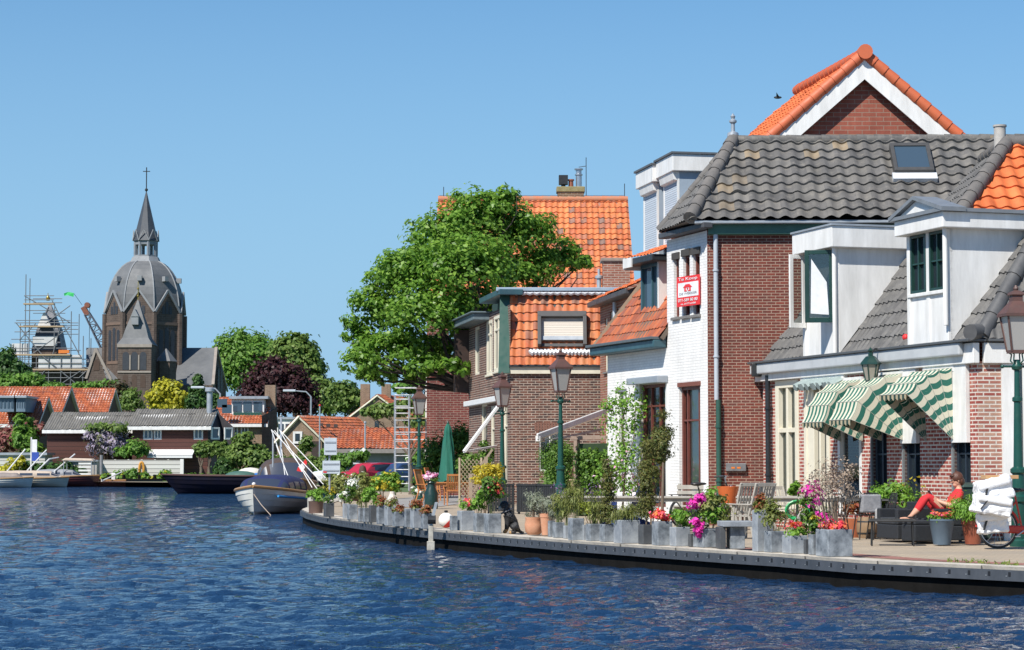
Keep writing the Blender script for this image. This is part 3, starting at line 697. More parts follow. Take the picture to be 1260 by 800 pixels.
s=MB(); slab(s,p,.1); s.hexa([WW(-.2,0,wz),WW(WW.L,0,wz),WW(WW.L,5,wz),WW(-.2,5,wz),WW(.6,dd,top-.05),WW(WW.L+.2,dd,top-.05),WW(WW.L+.2,5,top-.05),WW(.6,5,top-.05)]); s.build('roof_deck',M('deck_wood',(.16,.12,.09),rough=.8),h)
s=MB(); s.bar(WW(-.34,-.24,zr),WW(.55,dd-.02,top+.02),.12,.1); s.build('verge_board',M('verge_wood',(.30,.22,.15),(.22,.16,.11),4,.8),h)
# wall dormer with the blue-framed window
d0=.35
u0,z1=WW.hit(789,327,d0); u1,_=WW.hit(810,327,d0); _,z0=WW.hit(790,404,d0)
f=window(h,WW,u0,u1,z0,z1,MBL,MGB,.03,.09,vs=(.62,),d0=d0,name='dormer_window')
s=MB(); s.add([WW(u1,d0,z0),WW(u1,d0,z1),WW(u1,d0+1.6,z1),WW(u1,d0+1.6,z1-.4)],[(0,1,2,3)]); s.add([WW(u0,d0,z0),WW(u0,d0,z1),WW(u0,d0+1.6,z1),WW(u0,d0+1.6,z1-.4)],[(0,1,2,3)]); s.fb(WW,u1-.03,u1+.07,d0-.02,d0+1.5,z0+.15,z1); s.build('dormer_cheek',MWH,h)
s=MB(); s.fb(WW,u0-.1,u1+.1,d0-.1,d0+.05,z0-.14,z0); s.build('lead_flashing',MLD,h)
s=MB(); s.fb(WW,u0-.3,u1+.35,d0-.32,d0+1.3,z1,z1+.16); s.build('dormer_gutter',M('gutter_black',(.03,.035,.04),rough=.5),h,bev=.02)
s=MB(); s.fb(WW,u0-.34,u0-.3,d0-.34,d0+.5,z1-.1,z1+.2); s.fb(WW,u0-.34,u0+.2,d0-.36,d0-.32,z1-.06,z1+.18); s.build('gutter_end',MWH,h)
pantile('dormer_roof',[WW(u0-.32,d0-.3,z1+.17),WW(u1+.4,d0-.3,z1+.17),WW(u1+.6,d0+1.0,z1+.65),WW(u0+.1,d0+1.0,z1+.65)],TN,h,.2,.3,.025,.02)
# big shuttered dormers above
MSH=Mplank('shutter_slats',(.52,.58,.64),(.46,.52,.58),.055,.008); MDC=M('dormer_cheek_grey',(.33,.40,.47),(.28,.34,.4),2,.5)
def shutter_dormer(px0,px1,D1,ytop,ybot,off,wide):
    a=at(px1,D1); b=at(px0,D1+1.35*wide); fr=Fr(b,a); zt=zz(ytop,D1); zb=zz(ybot,D1)
    s=MB(); s.fb(fr,0,fr.L,0,2.6,zb-1.2,zt-.05); k=s.build('dormer',MDC,h)
    s=MB(); s.fb(fr,-.18,fr.L+.12,-.2,2.6,zt-.42,zt); s.build('fascia',MWH,k,bev=.015); s=MB(); s.fb(fr,-.22,fr.L+.16,-.24,2.6,zt,zt+.05); s.build('roof_edge',M('roof_felt',(.10,.11,.12),rough=.7),k)
    s=MB(); s.ext([fr(.02,-.003,zt-.42),fr(.02,-.17,zt-.42),fr(.02,-.13,zt-.62),fr(.02,-.003,zt-.66)],fr.U*(fr.L-.04)); s.build('shutter_box',MWH,k,bev=.01)
    s=MB(); s.fb(fr,.1,fr.L-.08,-.03,-.003,zb-.6,zt-.62); s.build('roller_shutter',MSH,k)
    s=MB(); s.fb(fr,fr.L-.08,fr.L+.004,-.045,.0,zb-.6,zt-.45); s.build('shutter_rail',MWH,k); s=MB(); s.fb(fr,0,.1,-.045,-.003,zb-.6,zt-.45); s.build('shutter_rail',MWH,k)
shutter_dormer(820,838,53.6,190,292,0,1); shutter_dormer(795,812.5,55.2,204,306,0,1)
# ================================================================ narrow brick house
Na=xd(739,75.); Nb=xd(785,69.); NN=Fr(Na,Nb)
h=thing('narrow_brick_house','narrow brown brick house with low orange roof set back behind white house','house',(Na.x,Na.y,GZ))
nz=zz(374,75)-.1
ops=[]
for x0,x1,yt,yb in ((744,747.5,392,458),(750.5,754,384,440),(759,765,379,420)):
    u0,z1=NN.hit(x0,yt); u1,_=NN.hit(x1,yt); _,z0=NN.hit(x0,yb); ops.append((u0,u1,z0,z1))
for x0,x1,yt,yb in ((744,748,520,560),):
    u0,z1=NN.hit(x0,yt); u1,_=NN.hit(x1,yt); _,z0=NN.hit(x0,yb); ops.append((u0,u1,z0,z1))
s=MB(); s.wall(NN,0,NN.L,GZ-.1,nz,ops,.14); s.quad(NN(0,0,0),NN(0,6,0),NN(0,6,nz),NN(0,0,nz)); s.quad(NN(NN.L,0,0),NN(NN.L,6,0),NN(NN.L,6,nz),NN(NN.L,0,nz)); s.build('brick_wall',BR_N,h)
for o in ops: window(h,NN,*o,MCR,MGL,.1,.09,hs=(.6,),sill=M('stone_sill',(.2,.19,.18)))
s=MB(); s.fb(NN,-.3,NN.L,-.4,0,nz-.02,nz+.16); s.build('gutter',M('gutter_dark',(.05,.05,.055)),h,bev=.03)
p=[NN(-.3,-.35,nz+.17),NN(NN.L+.2,-.35,nz+.17),NN(NN.L+.2,2.2,nz+1.3),NN(-.3,2.2,nz+1.3)]
pantile('roof',p,TN,h,.25,.33,.03,.03); s=MB(); slab(s,p,.08); s.hexa([NN(-.25,-.2,nz+.1),NN(NN.L,-.2,nz+.1),NN(NN.L,5.8,nz+.1),NN(-.25,5.8,nz+.1),NN(-.25,2.2,nz+1.2),NN(NN.L,2.2,nz+1.2),NN(NN.L,2.4,nz+1.2),NN(-.25,2.4,nz+1.2)]); s.build('roof_deck',BR_N,h)
pipe_px('downpipe',h,756,372,756,560,NN,.06,M('pipe_grey',(.46,.5,.54)),-.12)
s=MB(); c=P(758,345,78); s.box((c.x,c.y,c.z+.0),(.95,.9,1.3)); k=s.build('chimney',BR_N,h); s=MB(); s.box((c.x,c.y,c.z+.7),(1.1,1.05,.12)); s.build('chimney_cap',M('cap_stone',(.3,.24,.2),rough=.9),k,bev=.02)
s=MB(); c=P(737,350,78); s.lathe([(.08,-1.2),(.08,.2),(.14,.22),(.14,.3),(.05,.34),(.05,.55)],c,10); s.build('vent_pipe',MZN,h,smooth=True)
# ================================================================ orange-fronted house
Oc=xd(628,76.); Oe=xd(745,76.); Ol=xd(577,85.5)
OB=Fr(Oc,Oe); OL=Fr(Ol,Oc)
h=thing('mansard_house','brown brick house with steep orange tiled side and flat roof beside the tree','house',(Oc.x,Oc.y,GZ))
ez=OB.hit(640,456)[1]; tz=OB.hit(640,357)[1]
u0,z1=OB.hit(663,530); u1,z0=OB.hit(690,580); gw=(u0,u1,z0,z1)
s=MB(); s.wall(OB,0,OB.L,GZ-.1,ez,[gw],.14)
# left front: ground-floor windows, door, upper windows
def rect(fr,x0,yt,x1,yb,d=0):
    a,z1=fr.hit(x0,yt,d); b,_=fr.hit(x1,yt,d); _,z0=fr.hit(x0,yb,d); return (a,b,z0,z1)
lo=[rect(OL,592,497,599.5,590),rect(OL,603.5,500,608.5,600),rect(OL,619,495,624.5,600)]
up=[rect(OL,599,396,606,462),rect(OL,608,390,617.5,458)]
l1=rect(OL,584,403,590,462)
s.wall(OL,0,OL.L,GZ-.1,tz-.5,lo+up+[l1],.14); s.build('brick_wall',BR_O,h)
s=MB(); arch=MB(); 
for o in lo: window(h,OL,*o,MCR,MGL,.08,.11,hs=(.72,))
for o in up: window(h,OL,*o,MCR,MGL,.04,.12,vs=(.5,),hs=(.75,),name='upper_window',sill=MCR)
window(h,OL,*l1,MCR,MGL,.08,.1)
f=window(h,OB,*gw,MWH,MGS,.1,.06,vs=(.5,),cur=M('blind',(.6,.57,.5)))
# soldier-course lintel
s=MB(); u=gw[0]-.15
while u<gw[1]+.1: s.fb(OB,u,u+.075,-.012,.05,gw[3]+.0,gw[3]+.28); u+=.095
s.build('brick_lintel',M('lintel_brick',(.22,.11,.08),(.15,.07,.05),9,.85),h)
s=MB(); s.fb(OB,-.2,OB.L,-.12,-.003,ez-.12,ez+.12); s.build('eave_board',M('cream_board',(.70,.66,.52),rough=.55),h,bev=.01)
s=MB(); s.fb(OB,-.05,OB.L,-.2,-.1,ez+.12,ez+.2); s.build('gutter',M('gutter_black',(.03,.035,.04)),h)
p=[OB(-.02,-.14,ez+.16),OB(OB.L+.3,-.14,ez+.16),OB(OB.L+.3,.75,tz),OB(-.02,.75,tz)]
pantile('steep_tiles',p,TO,h,.27,.33,.045,.045)
s=MB(); slab(s,p,.08); s.hexa([OB(0,0,ez),OB(OB.L,0,ez),OB(OB.L,7,ez),OB(-.7,7,ez),OB(0,.75,tz-.02),OB(OB.L,.75,tz-.02),OB(OB.L,7,tz-.02),OB(-.7,7,tz-.02)]); s.build('roof_core',M('core_green',(.03,.06,.055),rough=.6),h)
s=MB(); s.hexa([OB(-.42,-.2,ez-.1),OB(-.02,-.2,ez-.1),OB(-.02,.1,ez-.1),OB(-.42,.1,ez-.1),OB(-.36,.7,tz+.02),OB(-.02,.7,tz+.02),OB(-.02,1.0,tz+.02),OB(-.36,1.0,tz+.02)]); s.build('corner_board',MGR,h,bev=.01)
s=MB(); s.fb(OB,-.5,OB.L+.9,.42,7,tz,tz+.13); s.build('flat_roof',M('roof_edge_grey',(.33,.42,.50),(.26,.34,.42),2,.4),h,bev=.02)
s=MB(); 
for i in range(15): s.tube([OB(.1+i*.24,.52,tz-.05),OB(.2+i*.24,.5,tz-.09),OB(.32+i*.24,.52,tz-.05)],.07,6)
s.build('lead_flashing',MLD,h,smooth=True)
# left front roof: two stepped flat roofs with blue-green fascias, dark side panel
zA=tz+.06
s=MB(); s.fb(OL,OL.L*.5,OL.L-.3,-.35,.5,zA-.2,zA+.0); s.build('fascia',MBL,h,bev=.02)
s=MB(); s.fb(OL,-.5,OL.L*.52,-.6,1.5,zA-.8,zA-.55); s.fb(OL,-.62,OL.L*.53,-.7,1.5,zA-.55,zA-.49); s.build('fascia',M('fascia_grey',(.16,.2,.22),(.1,.14,.16),3,.5),h,bev=.02)
s=MB(); s.fb(OL,-.75,-.25,-.5,2,zz(482,85.5),zA-.86); s.build('side_panel',M('dark_brown_panel',(.05,.028,.02),(.035,.02,.016),3,.6),h)
for o in up: pass
# rolled shutter window in the tiles
Up=OB.U; Nn=Up.cross(p[3]-p[0]).normalized(); Nn=Nn if Nn.z>0 else -Nn; Vp=Nn.cross(Up)
def onp(px,py,O,N):
    r=Vector(ray(px,py)); o=Vector((0,0,CZ)); t=(O-o).dot(N)/r.dot(N); return o+r*t
O=onp(661.5,428,p[0],Nn); W_=(onp(722,428,p[0],Nn)-O).dot(Up); H_=(onp(661.5,387,p[0],Nn)-O).dot(Vp)
MFD=M('shutter_frame',(.075,.072,.07),rough=.5)
s=MB(); t=.13
for q in ((0,W_,H_-t*1.6,H_),(0,t,0,H_-t),(W_-t,W_,0,H_-t)): bx_on(s,O,Up,Vp,Nn,*q,-.02,.34)
bx_on(s,O,Up,Vp,Nn,t,W_-t,0,.12,-.02,.12); k=s.build('roof_window',MFD,h,bev=.015)
s=MB(); s.hexa([O+Up*a+Vp*b+Nn*c for c in (.10,.15) for a,b in ((t,.35),(W_-t,.35),(W_-t,H_-.2),(t,H_-.2))]); s.build('blind',Mplank('blind_slats',(.62,.56,.48),(.56,.5,.43),.09,.006),k)
s=MB(); bx_on(s,O,Up,Vp,Nn,t*.5,W_-t*.5,.22,.36,.02,.2); s.build('blind_bar',MZN,k); s=MB(); s.quad(*[O+Up*a+Vp*b+Nn*.0 for a,b in ((t,.1),(W_-t,.1),(W_-t,.3),(t,.3))]); s.build('pane',MGL,k)
s=MB()
for i in range(18): a=-.25+i*(W_+.55)/18; s.tube([O+Up*a-Vp*.14+Nn*.06,O+Up*(a+.07)-Vp*.24+Nn*.09,O+Up*(a+.15)-Vp*.14+Nn*.06],.1,6)
s.build('lead_flashing',MLD,k,smooth=True)
# awning arms on the left front
MAW=M('awning_white',(.78,.78,.76),(.7,.7,.69),3,.5)
fa=thing('folding_awning','white folding awning arms half open on the brown brick front','awning',P(606,520,79),)
a=P(613,500,77.5); b=P(571,556,77); c=P(617,548,79); s=MB(); s.bar(a,b,.16,.1); s.build('cover_bar',MAW,fa,bev=.01); s=MB(); s.bar(b,c,.07,.07); s.build('arm',MAW,fa)
s=MB(); a,b=OL.hit(578,497),OL.hit(615,500); s.fb(OL,a[0],OL.L*.86,-.25,-.003,a[1]-.12,a[1]+.08); s.build('cassette',MAW,fa,bev=.02)
wa=thing('sun_awning','white awning sloping out over the clipped hedge from narrow brick house','awning',P(745,512,66))
q=[P(746,509,66.5),P(662,540,63),P(668,545,64.5),P(750,515,68)]
s=MB(); s.ext([q[0],q[1],q[1]+Vector((.12,1.1,.0)),q[0]+Vector((.1,1.6,0))],(0,0,.07)); s.build('cloth',MAW,wa); s=MB(); s.bar(q[1]+Vector((-.02,-.04,.06)),q[0]+Vector((0,-.04,.08)),.06,.17); s.bar(q[1],q[1]+Vector((.15,1.15,0)),.14,.16); s.build('front_bar',MWH,wa,bev=.02); s=MB(); s.bar(q[1]+Vector((.4,.5,-.03)),P(742,528,66.5),.06); s.build('arm',M('arm_grey',(.4,.38,.36)),wa)
# ================================================================ big orange roof behind the tree
Ba=xd(536,96.); Bb=xd(784,96.); BB=Fr(Ba,Bb)
h=thing('orange_roof_house','big brick house under a broad orange pantile roof behind the tree','house',(Ba.x,Ba.y,GZ))
rz=zz(246,100); bz=zz(352,96)-1.2
s=MB(); s.wall(BB,-.4,BB.L-.2,GZ-.1,bz,[rect(BB,552,400,566,440)],.15); s.quad(BB(BB.L-.2,0,0),BB(BB.L-.2,8,0),BB(BB.L-.2,8,bz),BB(BB.L-.2,4,rz-.1),BB(BB.L-.2,0,bz)); s.quad(BB(-.4,0,0),BB(-.4,8,0),BB(-.4,8,bz),BB(-.4,4,rz-.1),BB(-.4,0,bz)); s.build('brick_wall',BR_B,h)
p=[BB(-.3,-.3,bz),BB(BB.L,-.3,bz),BB(BB.L-.15,4,rz),BB(-.05,4,rz)]
pantile('roof',p,TB,h,.265,.34,.045,.045); s=MB(); slab(s,p,.15); s.quad(p[3],p[2],BB(BB.L,8.3,bz),BB(-.3,8.3,bz)); s.build('roof_deck',TB,h)
s=MB(); ridge(s,BB(-.05,4,rz+.02),BB(BB.L-.15,4,rz+.02),.15,.4); s.build('ridge_tiles',M('ridge_orange',(.55,.16,.06),(.4,.2,.12),3,.7,.3),h,smooth=True)
c=P(702,238,100.3); s=MB(); s.box((c.x,c.y,rz+.1),(1.2,.8,.9)); k=s.build('chimney',Mbrick('chimney_brick',(.2,.11,.07),(.15,.09,.05),(.3,.25,.18)),h); s=MB(); s.box((c.x,c.y,rz+.48),(1.3,.9,.25)); s.build('chimney_cap',M('mossy_stone',(.20,.17,.07),(.3,.26,.13),5,.9,.3),k,bev=.03)
s=MB(); s.box((c.x-.33,c.y,rz+.95),(.42,.42,.42)); s.box((c.x-.33,c.y,rz+.65),(.2,.2,.2)); s.build('square_cowl',MBK,k); s=MB(); s.lathe([(.12,0),(.11,.3),(.15,.32),(.15,.38)],(c.x+.02,c.y,rz+.6),10); s.build('chimney_pot',M('pot_red',(.3,.1,.06)),k,smooth=True)
s=MB(); s.lathe([(.14,0),(.14,.55),(.18,.57),(.18,.62),(.13,.64),(.13,.8),(.2,.82),(.2,.88)],(c.x+.38,c.y,rz+.6),12); s.build('flue_pipe',M('steel',(.5,.52,.54),metal=.8,rough=.3),k,smooth=True)
s=MB(); s.tube([(c.x+.72,c.y,rz),(c.x+.72,c.y,rz+2.0)],.018,5); s.tube([(c.x+.38,c.y,rz+1.55),(c.x+.72,c.y,rz+1.6)],.015,5); q=BB(BB.L-.3,4,rz); s.tube([q,q+Vector((0,0,.75))],.018,5); q=BB(.2,4,rz); s.tube([q,q+Vector((0,0,.6))],.018,5); s.tube([BB(0,4,rz+.2),BB(BB.L-.3,4,rz+.2)],.008,4); s.build('antenna',MBK,h)
# white-and-olive building corner between trunk and big house
q=at(523,98); t_=thing('white_gable_house','slim white and olive house end showing beside the tree trunk','house',q)
s=MB(); s.bx(q.x,q.x+.5,98,104,GZ,zz(442,98)); s.build('white_wall',MWH,t_); s=MB(); s.bx(q.x+.5,q.x+1.5,98.1,104,GZ,zz(452,98)); s.build('olive_wall',M('olive',(.33,.34,.16),rough=.8),t_); s=MB(); s.bx(q.x+.5,q.x+.62,98,98.1,GZ,zz(448,98)); s.build('corner_pipe',MBK,t_); s=MB(); s.bx(q.x-.06,q.x+1.6,97.9,104,zz(442,98),zz(442,98)+.1); s.build('roof',MZN,t_)
# ================================================================ gable house with white barge boards, behind
Ga=xd(900,64.); Gb=xd(1225,64.); GG=Fr(Ga,Gb)
h=thing('gable_house','new brick house with bright orange roof and white barge boards behind grey roof','house',(Ga.x,Ga.y,GZ))
ua,az=GG.hit(1060,72); sl_=(az-GG.hit(1176,172)[1])/(GG.hit(1176,172)[0]-ua)
EGZ=11.0
ue=ua+ (az-EGZ)/sl_; uw=ua-(az-EGZ)/sl_
dl=Vector((-1.15,6.5,0))  # the ridge runs back and to the left
def GP(u,k,z,pr=0): return GG(u,0,z)+dl.normalized()*(k+pr)
LEN=6.3
s=MB(); s.quad(GG(uw+.5,0,GZ),GG(ue-.5,0,GZ),GG(ue-.5,0,EGZ+.25),GG(ua,0,az-.35),GG(uw+.5,0,EGZ+.25)); s.build('gable_wall',BR_G,h)
s=MB(); s.quad(GG(uw+.5,0,GZ),GP(uw+.5,LEN,GZ),GP(uw+.5,LEN,EGZ+.25),GG(uw+.5,0,EGZ+.25)); s.quad(GG(ue-.5,0,GZ),GP(ue-.5,LEN,GZ),GP(ue-.5,LEN,EGZ+.25),GG(ue-.5,0,EGZ+.25)); s.quad(GP(uw+.5,LEN,GZ),GP(ue-.5,LEN,GZ),GP(ue-.5,LEN,EGZ+.25),GP(ua,LEN,az-.3),GP(uw+.5,LEN,EGZ+.25)); s.build('side_wall',BR_G,h)
pr=-.24
a0=GP(uw,pr,EGZ); a1=GP(uw,LEN,EGZ); r0=GP(ua,pr,az); r1=GP(ua,LEN,az); b0=GP(ue,pr,EGZ); b1=GP(ue,LEN,EGZ)
pantile('roof_slope',[a1,a0,r0,r1],TN,h,.3,.34,.035,.03); pantile('roof_slope',[b0,b1,r1,r0],TN,h,.3,.34,.035,.03)
s=MB(); slab(s,[a1,a0,r0,r1],.12); slab(s,[b0,b1,r1,r0],.12); s.quad(a1,r1,b1); s.build('roof_deck',M('deck_wood',(.16,.12,.09)),h)
s=MB(); wd=.42
for (e,sg) in ((a0,1),(b0,-1)):
    e=Vector(e); t=(r0-e).normalized(); n=Vector((0,0,-1)); 
    s.ext([e+n*.10,r0+n*.10,r0+n*(.10+wd*1.35),e+n*(.10+wd*1.35)],Vector((0,-.06,0)))
s.build('barge_board',MWH,h)
s=MB(); up_=Vector((0,0,.10)); ridge(s,a0+up_,r0+up_,.16,.42); ridge(s,b0+up_,r0+up_,.16,.42); ridge(s,r0+up_,r1+up_,.17,.4); s.tube([r0+Vector((0,-.25,.12)),r0+Vector((0,.1,.12))],.22,14); s.build('verge_tiles',M('verge_orange',(.58,.13,.045),(.5,.12,.05),4,.6),h,smooth=True)
# ================================================================ neighbour hip roof behind the cafe
c1=Vector((xd(1184,45.).x,45.,0)); hz=zz(268,45.)
ap=P(1240,177,46.9)
h=thing('hip_roof_house','house with orange front roof slope and grey hip tiles behind the larger dormer','house',(c1.x,45,GZ))
e0=Vector((c1.x,45,hz)); e1=Vector((c1.x+7,45.4,hz)); rg=Vector((ap.x+5.5,ap.y+.3,ap.z)); eb=Vector((c1.x-.12,49.5,hz)); rb=Vector((ap.x,49.5,ap.z))
s=MB(); s.bx(c1.x+.2,c1.x+6.8,45.45,49.5,GZ,hz); s.build('wall',BR_M,h)
pantile('front_roof',[e0,e1,rg,ap],TN,h,.33,.34,.045,.04); pantile('side_roof',[eb,e0,ap,rb],TG2,h,.2,.33,.035,.03)
s=MB(); s.quad(e0,e1,eb+Vector((7,0,0)),eb); s.quad(rg,ap,rb,rb+Vector((5,0,0))); s.build('roof_deck',M('deck_wood',(.16,.12,.09)),h)
s=MB(); ridge(s,e0+Vector((0,0,.05)),ap+Vector((0,0,.05)),.15,.38); ridge(s,ap+Vector((0,0,.03)),rg+Vector((0,0,.03)),.14,.38); ridge(s,ap+Vector((0,0,.03)),rb+Vector((0,0,.03)),.12,.38); s.build('hip_tiles',M('hip_grey',(.105,.1,.095)),h,smooth=True)
s=MB(); s.lathe([(.13,-.3),(.13,.36),(.15,.36),(.15,.4)],ap+Vector((-.1,.3,.05)),12); s.build('vent_pipe',M('vent_grey',(.45,.42,.38),(.3,.28,.26),5,.7),h,smooth=True)
# ================================================================ cafe house with awnings
Ra=xd(1205,40.5); Rb=xd(940,49.7); RR=Fr(Rb,Ra); RG=Fr(Ra,Vector((Ra.x+6,Ra.y+.7,0)))
h=thing('cafe_house','low red brick cafe with white cornice and steep grey roof with two dormers','house',(Ra.x,Ra.y,GZ))
cz0,cz1=3.68,4.02
W1=rect(RR,955,469,983,606); W1=(W1[0],W1[1],.72,W1[3])
DR=rect(RR,990,470,1021,606); DR=(DR[0],DR[1],GZ+.06,DR[3])
SH=rect(RR,1031,500,1060,615); SH=(SH[0],SH[1],.75,3.1)
d1=rect(RR,1074,530,1091,615); d2=rect(RR,1112,460,1131,615); d3=rect(RR,1173,455,1193,615)
DW=[(x[0],x[1],.95,3.4) for x in (d1,d2,d3)]
s=MB(); s.wall(RR,0,RR.L,GZ-.1,cz0,[W1,DR,SH]+DW,.15); s.build('brick_wall',BR_R,h)
gu=rect(RG,1205,430,1231,600)[1]
s=MB(); s.wall(RG,0,gu,GZ-.1,cz0,[],.1); s.build('gable_brick_wall',BR_RG,h)
window(h,RR,*W1,MCR,MGS,.06,.17,vs=(.5,),hs=(.62,),cur=MCU,proud=.04)
f=window(h,RR,*DR,MCR,MGL,.06,.14,vs=(.36,.62),hs=(.8,),name='door_frame',proud=.04)
s=MB(); s.fb(RR,DR[0]+.1,DR[0]+(DR[1]-DR[0])*.34,-.01,.05,DR[2],DR[3]-.1); s.build('door_leaf',MCR,f)
f=window(h,RR,*SH,MWH,MGS,.06,.1,proud=.03,name='shop_window',cur=None); s=MB(); s.fb(RR,SH[0],SH[1],.7,.75,SH[2],SH[3]); s.build('room',M('room_mint',(.42,.52,.47),(.3,.4,.36),1.5,.8),f)
for a in DW:
    f=window(h,RR,*a,M('frame_navy',(.02,.03,.045),rough=.4),MGL,.1,.07,vs=(.5,),hs=(.42,.7)); s=MB(); s.fb(RR,a[0]-.05,a[0],-.04,.06,a[2],a[3]); s.build('jamb',M('jamb_grey',(.22,.23,.235),rough=.6),f)
    s=MB(); s.fb(RR,a[0]-.1,a[1]+.1,-.06,.0,a[2]-.12,a[2]-.003); s.build('sill',M('stone_sill',(.2,.19,.18)),f)
# white side boards of the awnings
for (x0,x1,yt,yb) in ((1111.5,1131,451,546),(1174,1193,445.5,545)):
    a=rect(RR,x0,yt,x1,yb); s=MB(); s.fb(RR,a[0],a[1],-.09,-.003,a[2],a[3]+.02); s.build('white_board',MWH,h,bev=.006)
# cornice, gutter
s=MB(); s.fb(RR,-.15,RR.L+.1,-.13,-.0,cz0-.04,cz1); s.fb(RG,.102,6,-.10,.0,cz0-.04,cz1); s.build('cornice',MWH,h,bev=.012)
s=MB(); s.fb(RR,-.2,RR.L-.25,-.24,-.131,cz1-.22,cz1+.02); s.build('gutter',M('gutter_lightgrey',(.5,.52,.53),(.4,.42,.43),2,.5),h,bev=.03)
s=MB(); s.fb(RR,-.25,RR.L+.16,-.28,.12,cz1+.02,cz1+.07); s.fb(RG,.165,6,-.2,.1,cz1+.02,cz1+.07); s.build('gutter_rim',M('gutter_dark2',(.09,.095,.1),rough=.5),h,bev=.01)
pipe_px('downpipe',h,944.5,462,945.5,625,RR,.06,M('pipe_black',(.02,.022,.025),rough=.4),-.12)
s=MB(); q=RR(.1,-.2,cz1-.12); s.box(q,(.22,.22,.3)); s.build('hopper',MBK,h,bev=.02)
# white weatherboard end with a window strip
e1,e2=gu,rect(RG,1231,430,1249,600)[1]
s=MB(); s.fb(RG,e1+.002,e2,-.06,.1,GZ-.05,cz0-.045); s.fb(RG,e2+.12,6,-.04,.1,GZ-.05,cz0-.045); s.build('white_door_panel',MWH,h)
s=MB(); s.fb(RG,e2,e2+.12,-.02,.1,GZ,cz0-.045); s.build('dark_gap',MGL,h)
# cafe wall lantern with a scroll bracket
ll=thing('wall_lantern','green wall lantern hanging between the two striped awnings','lantern',P(1072,443,43.5)); q=P(1071.5,455,43.6)
s=MB(); s.lathe([(.10,-.22),(.17,.1)],q,6); s.build('glass_case',Mglass('lantern_glass',(.3,.27,.22),.2),ll)
s=MB(); s.lathe([(.21,.1),(.2,.14),(.1,.26),(.05,.28),(.05,.33),(.03,.34),(.06,.38),(.0,.45)],q,6)
for k in range(6): a=k*math.pi/3; s.bar(q+Vector((.1*math.cos(a),.1*math.sin(a),-.22)),q+Vector((.175*math.cos(a),.175*math.sin(a),.1)),.022)
s.lathe([(.11,-.24),(.11,-.21)],q,6); s.build('lantern_frame',MDG,ll)
s=MB(); wq=RR(RR.hit(1085,455)[0],0,0); s.tube([q+Vector((0,0,.3)),q+Vector((.1,.1,.42)),Vector((q.x+1.2,q.y+.4,q.z+.42))],.02,6); s.build('bracket',MBK,ll)
# steep grey roof
rz_=cz1+.06; pitch=math.tan(R(53)); RT=6.75; dR=(RT-rz_)/pitch
def RF(u,k): return RR(u,.07+k,rz_+k*pitch)
L=RR.L
p=[RF(-.1,0),RF(L+.05,0),RF(L-.6,dR),RF(.25,dR)]
pantile('roof',p,TG2,h,.2,.33,.035,.035); s=MB(); slab(s,p,.06)
gp=[RG(.0,-.1,rz_),RG(6,-.1,rz_),RG(6,dR*.8,RT),Vector(p[2])]
s.quad(p[3],p[2],RR(L-.2,3.5,RT-1.2),RR(.2,3.5,RT-1.2)); s.quad(p[2],gp[2],RG(6,3.5,RT-1.2),RR(L-.2,3.5,RT-1.2)); s.quad(RR(.1,0,cz1),p[3],RR(.2,3.5,RT-1.2),RR(.2,3.5,cz1)); s.build('roof_deck',M('deck_grey',(.1,.095,.09)),h)
pantile('gable_roof',gp,TG2,h,.2,.33,.035,.035)
s=MB(); ridge(s,p[1]+Vector((0,0,.06)),p[2]+Vector((0,0,.06)),.14,.5); s.tube([p[1]+Vector((-.25,-.2,.12)),p[1]+Vector((.15,.2,.16))],[.15,.16],12); s.build('hip_tiles',M('hip_dark',(.06,.06,.062),(.1,.1,.1),3,.6),h,smooth=True)
# dormers
def dormer(x0,x1,yt,yb,tall,name):
    u0,zt=RR.hit(x0,yt,.02); u1,_=RR.hit(x1,yt,.02)
    d=MB(); k=(zt-rz_)/pitch+.15
    zb=rz_+.02
    for u in (u0,u1):
        d.ext([RR(u-.03,.02,zb),RR(u-.03,.02,zt-.02),RR(u-.03,k,zt-.02)],RR.U*.06)
    f=d.build(name,MWH,h); ORG[f.name]=ORG[h.name]
    return f,u0,u1,zb,zt,k
f,u0,u1,zb,zt,k=dormer(990,1031,312,430,0,'dormer')
s=MB(); s.fb(RR,u0-.12,u1+.22,-.22,k+.3,zt-.03,zt+.42); s.build('fascia',MWH,f,bev=.012); s=MB(); s.fb(RR,u0-.15,u1+.25,-.25,k+.32,zt+.42,zt+.46); s.build('roof_edge',MZN,f)
s=MB(); s.fb(RR,u0,u1,.0,.08,zb,zb+.75); s.fb(RR,u1-.14,u1+.02,-.03,.1,zb,zt); s.fb(RR,u0-.02,u0+.12,-.03,.1,zb,zt); s.tube([RR(u1+.03,-.08,zb),RR(u1+.03,-.08,zt)],.05,8); s.build('front_panel',MWH,f,bev=.01)
s=MB(); s.fb(RR,u0+.1,u1-.12,.05,.09,zb+.75,zt); s.build('room',MIN,f)
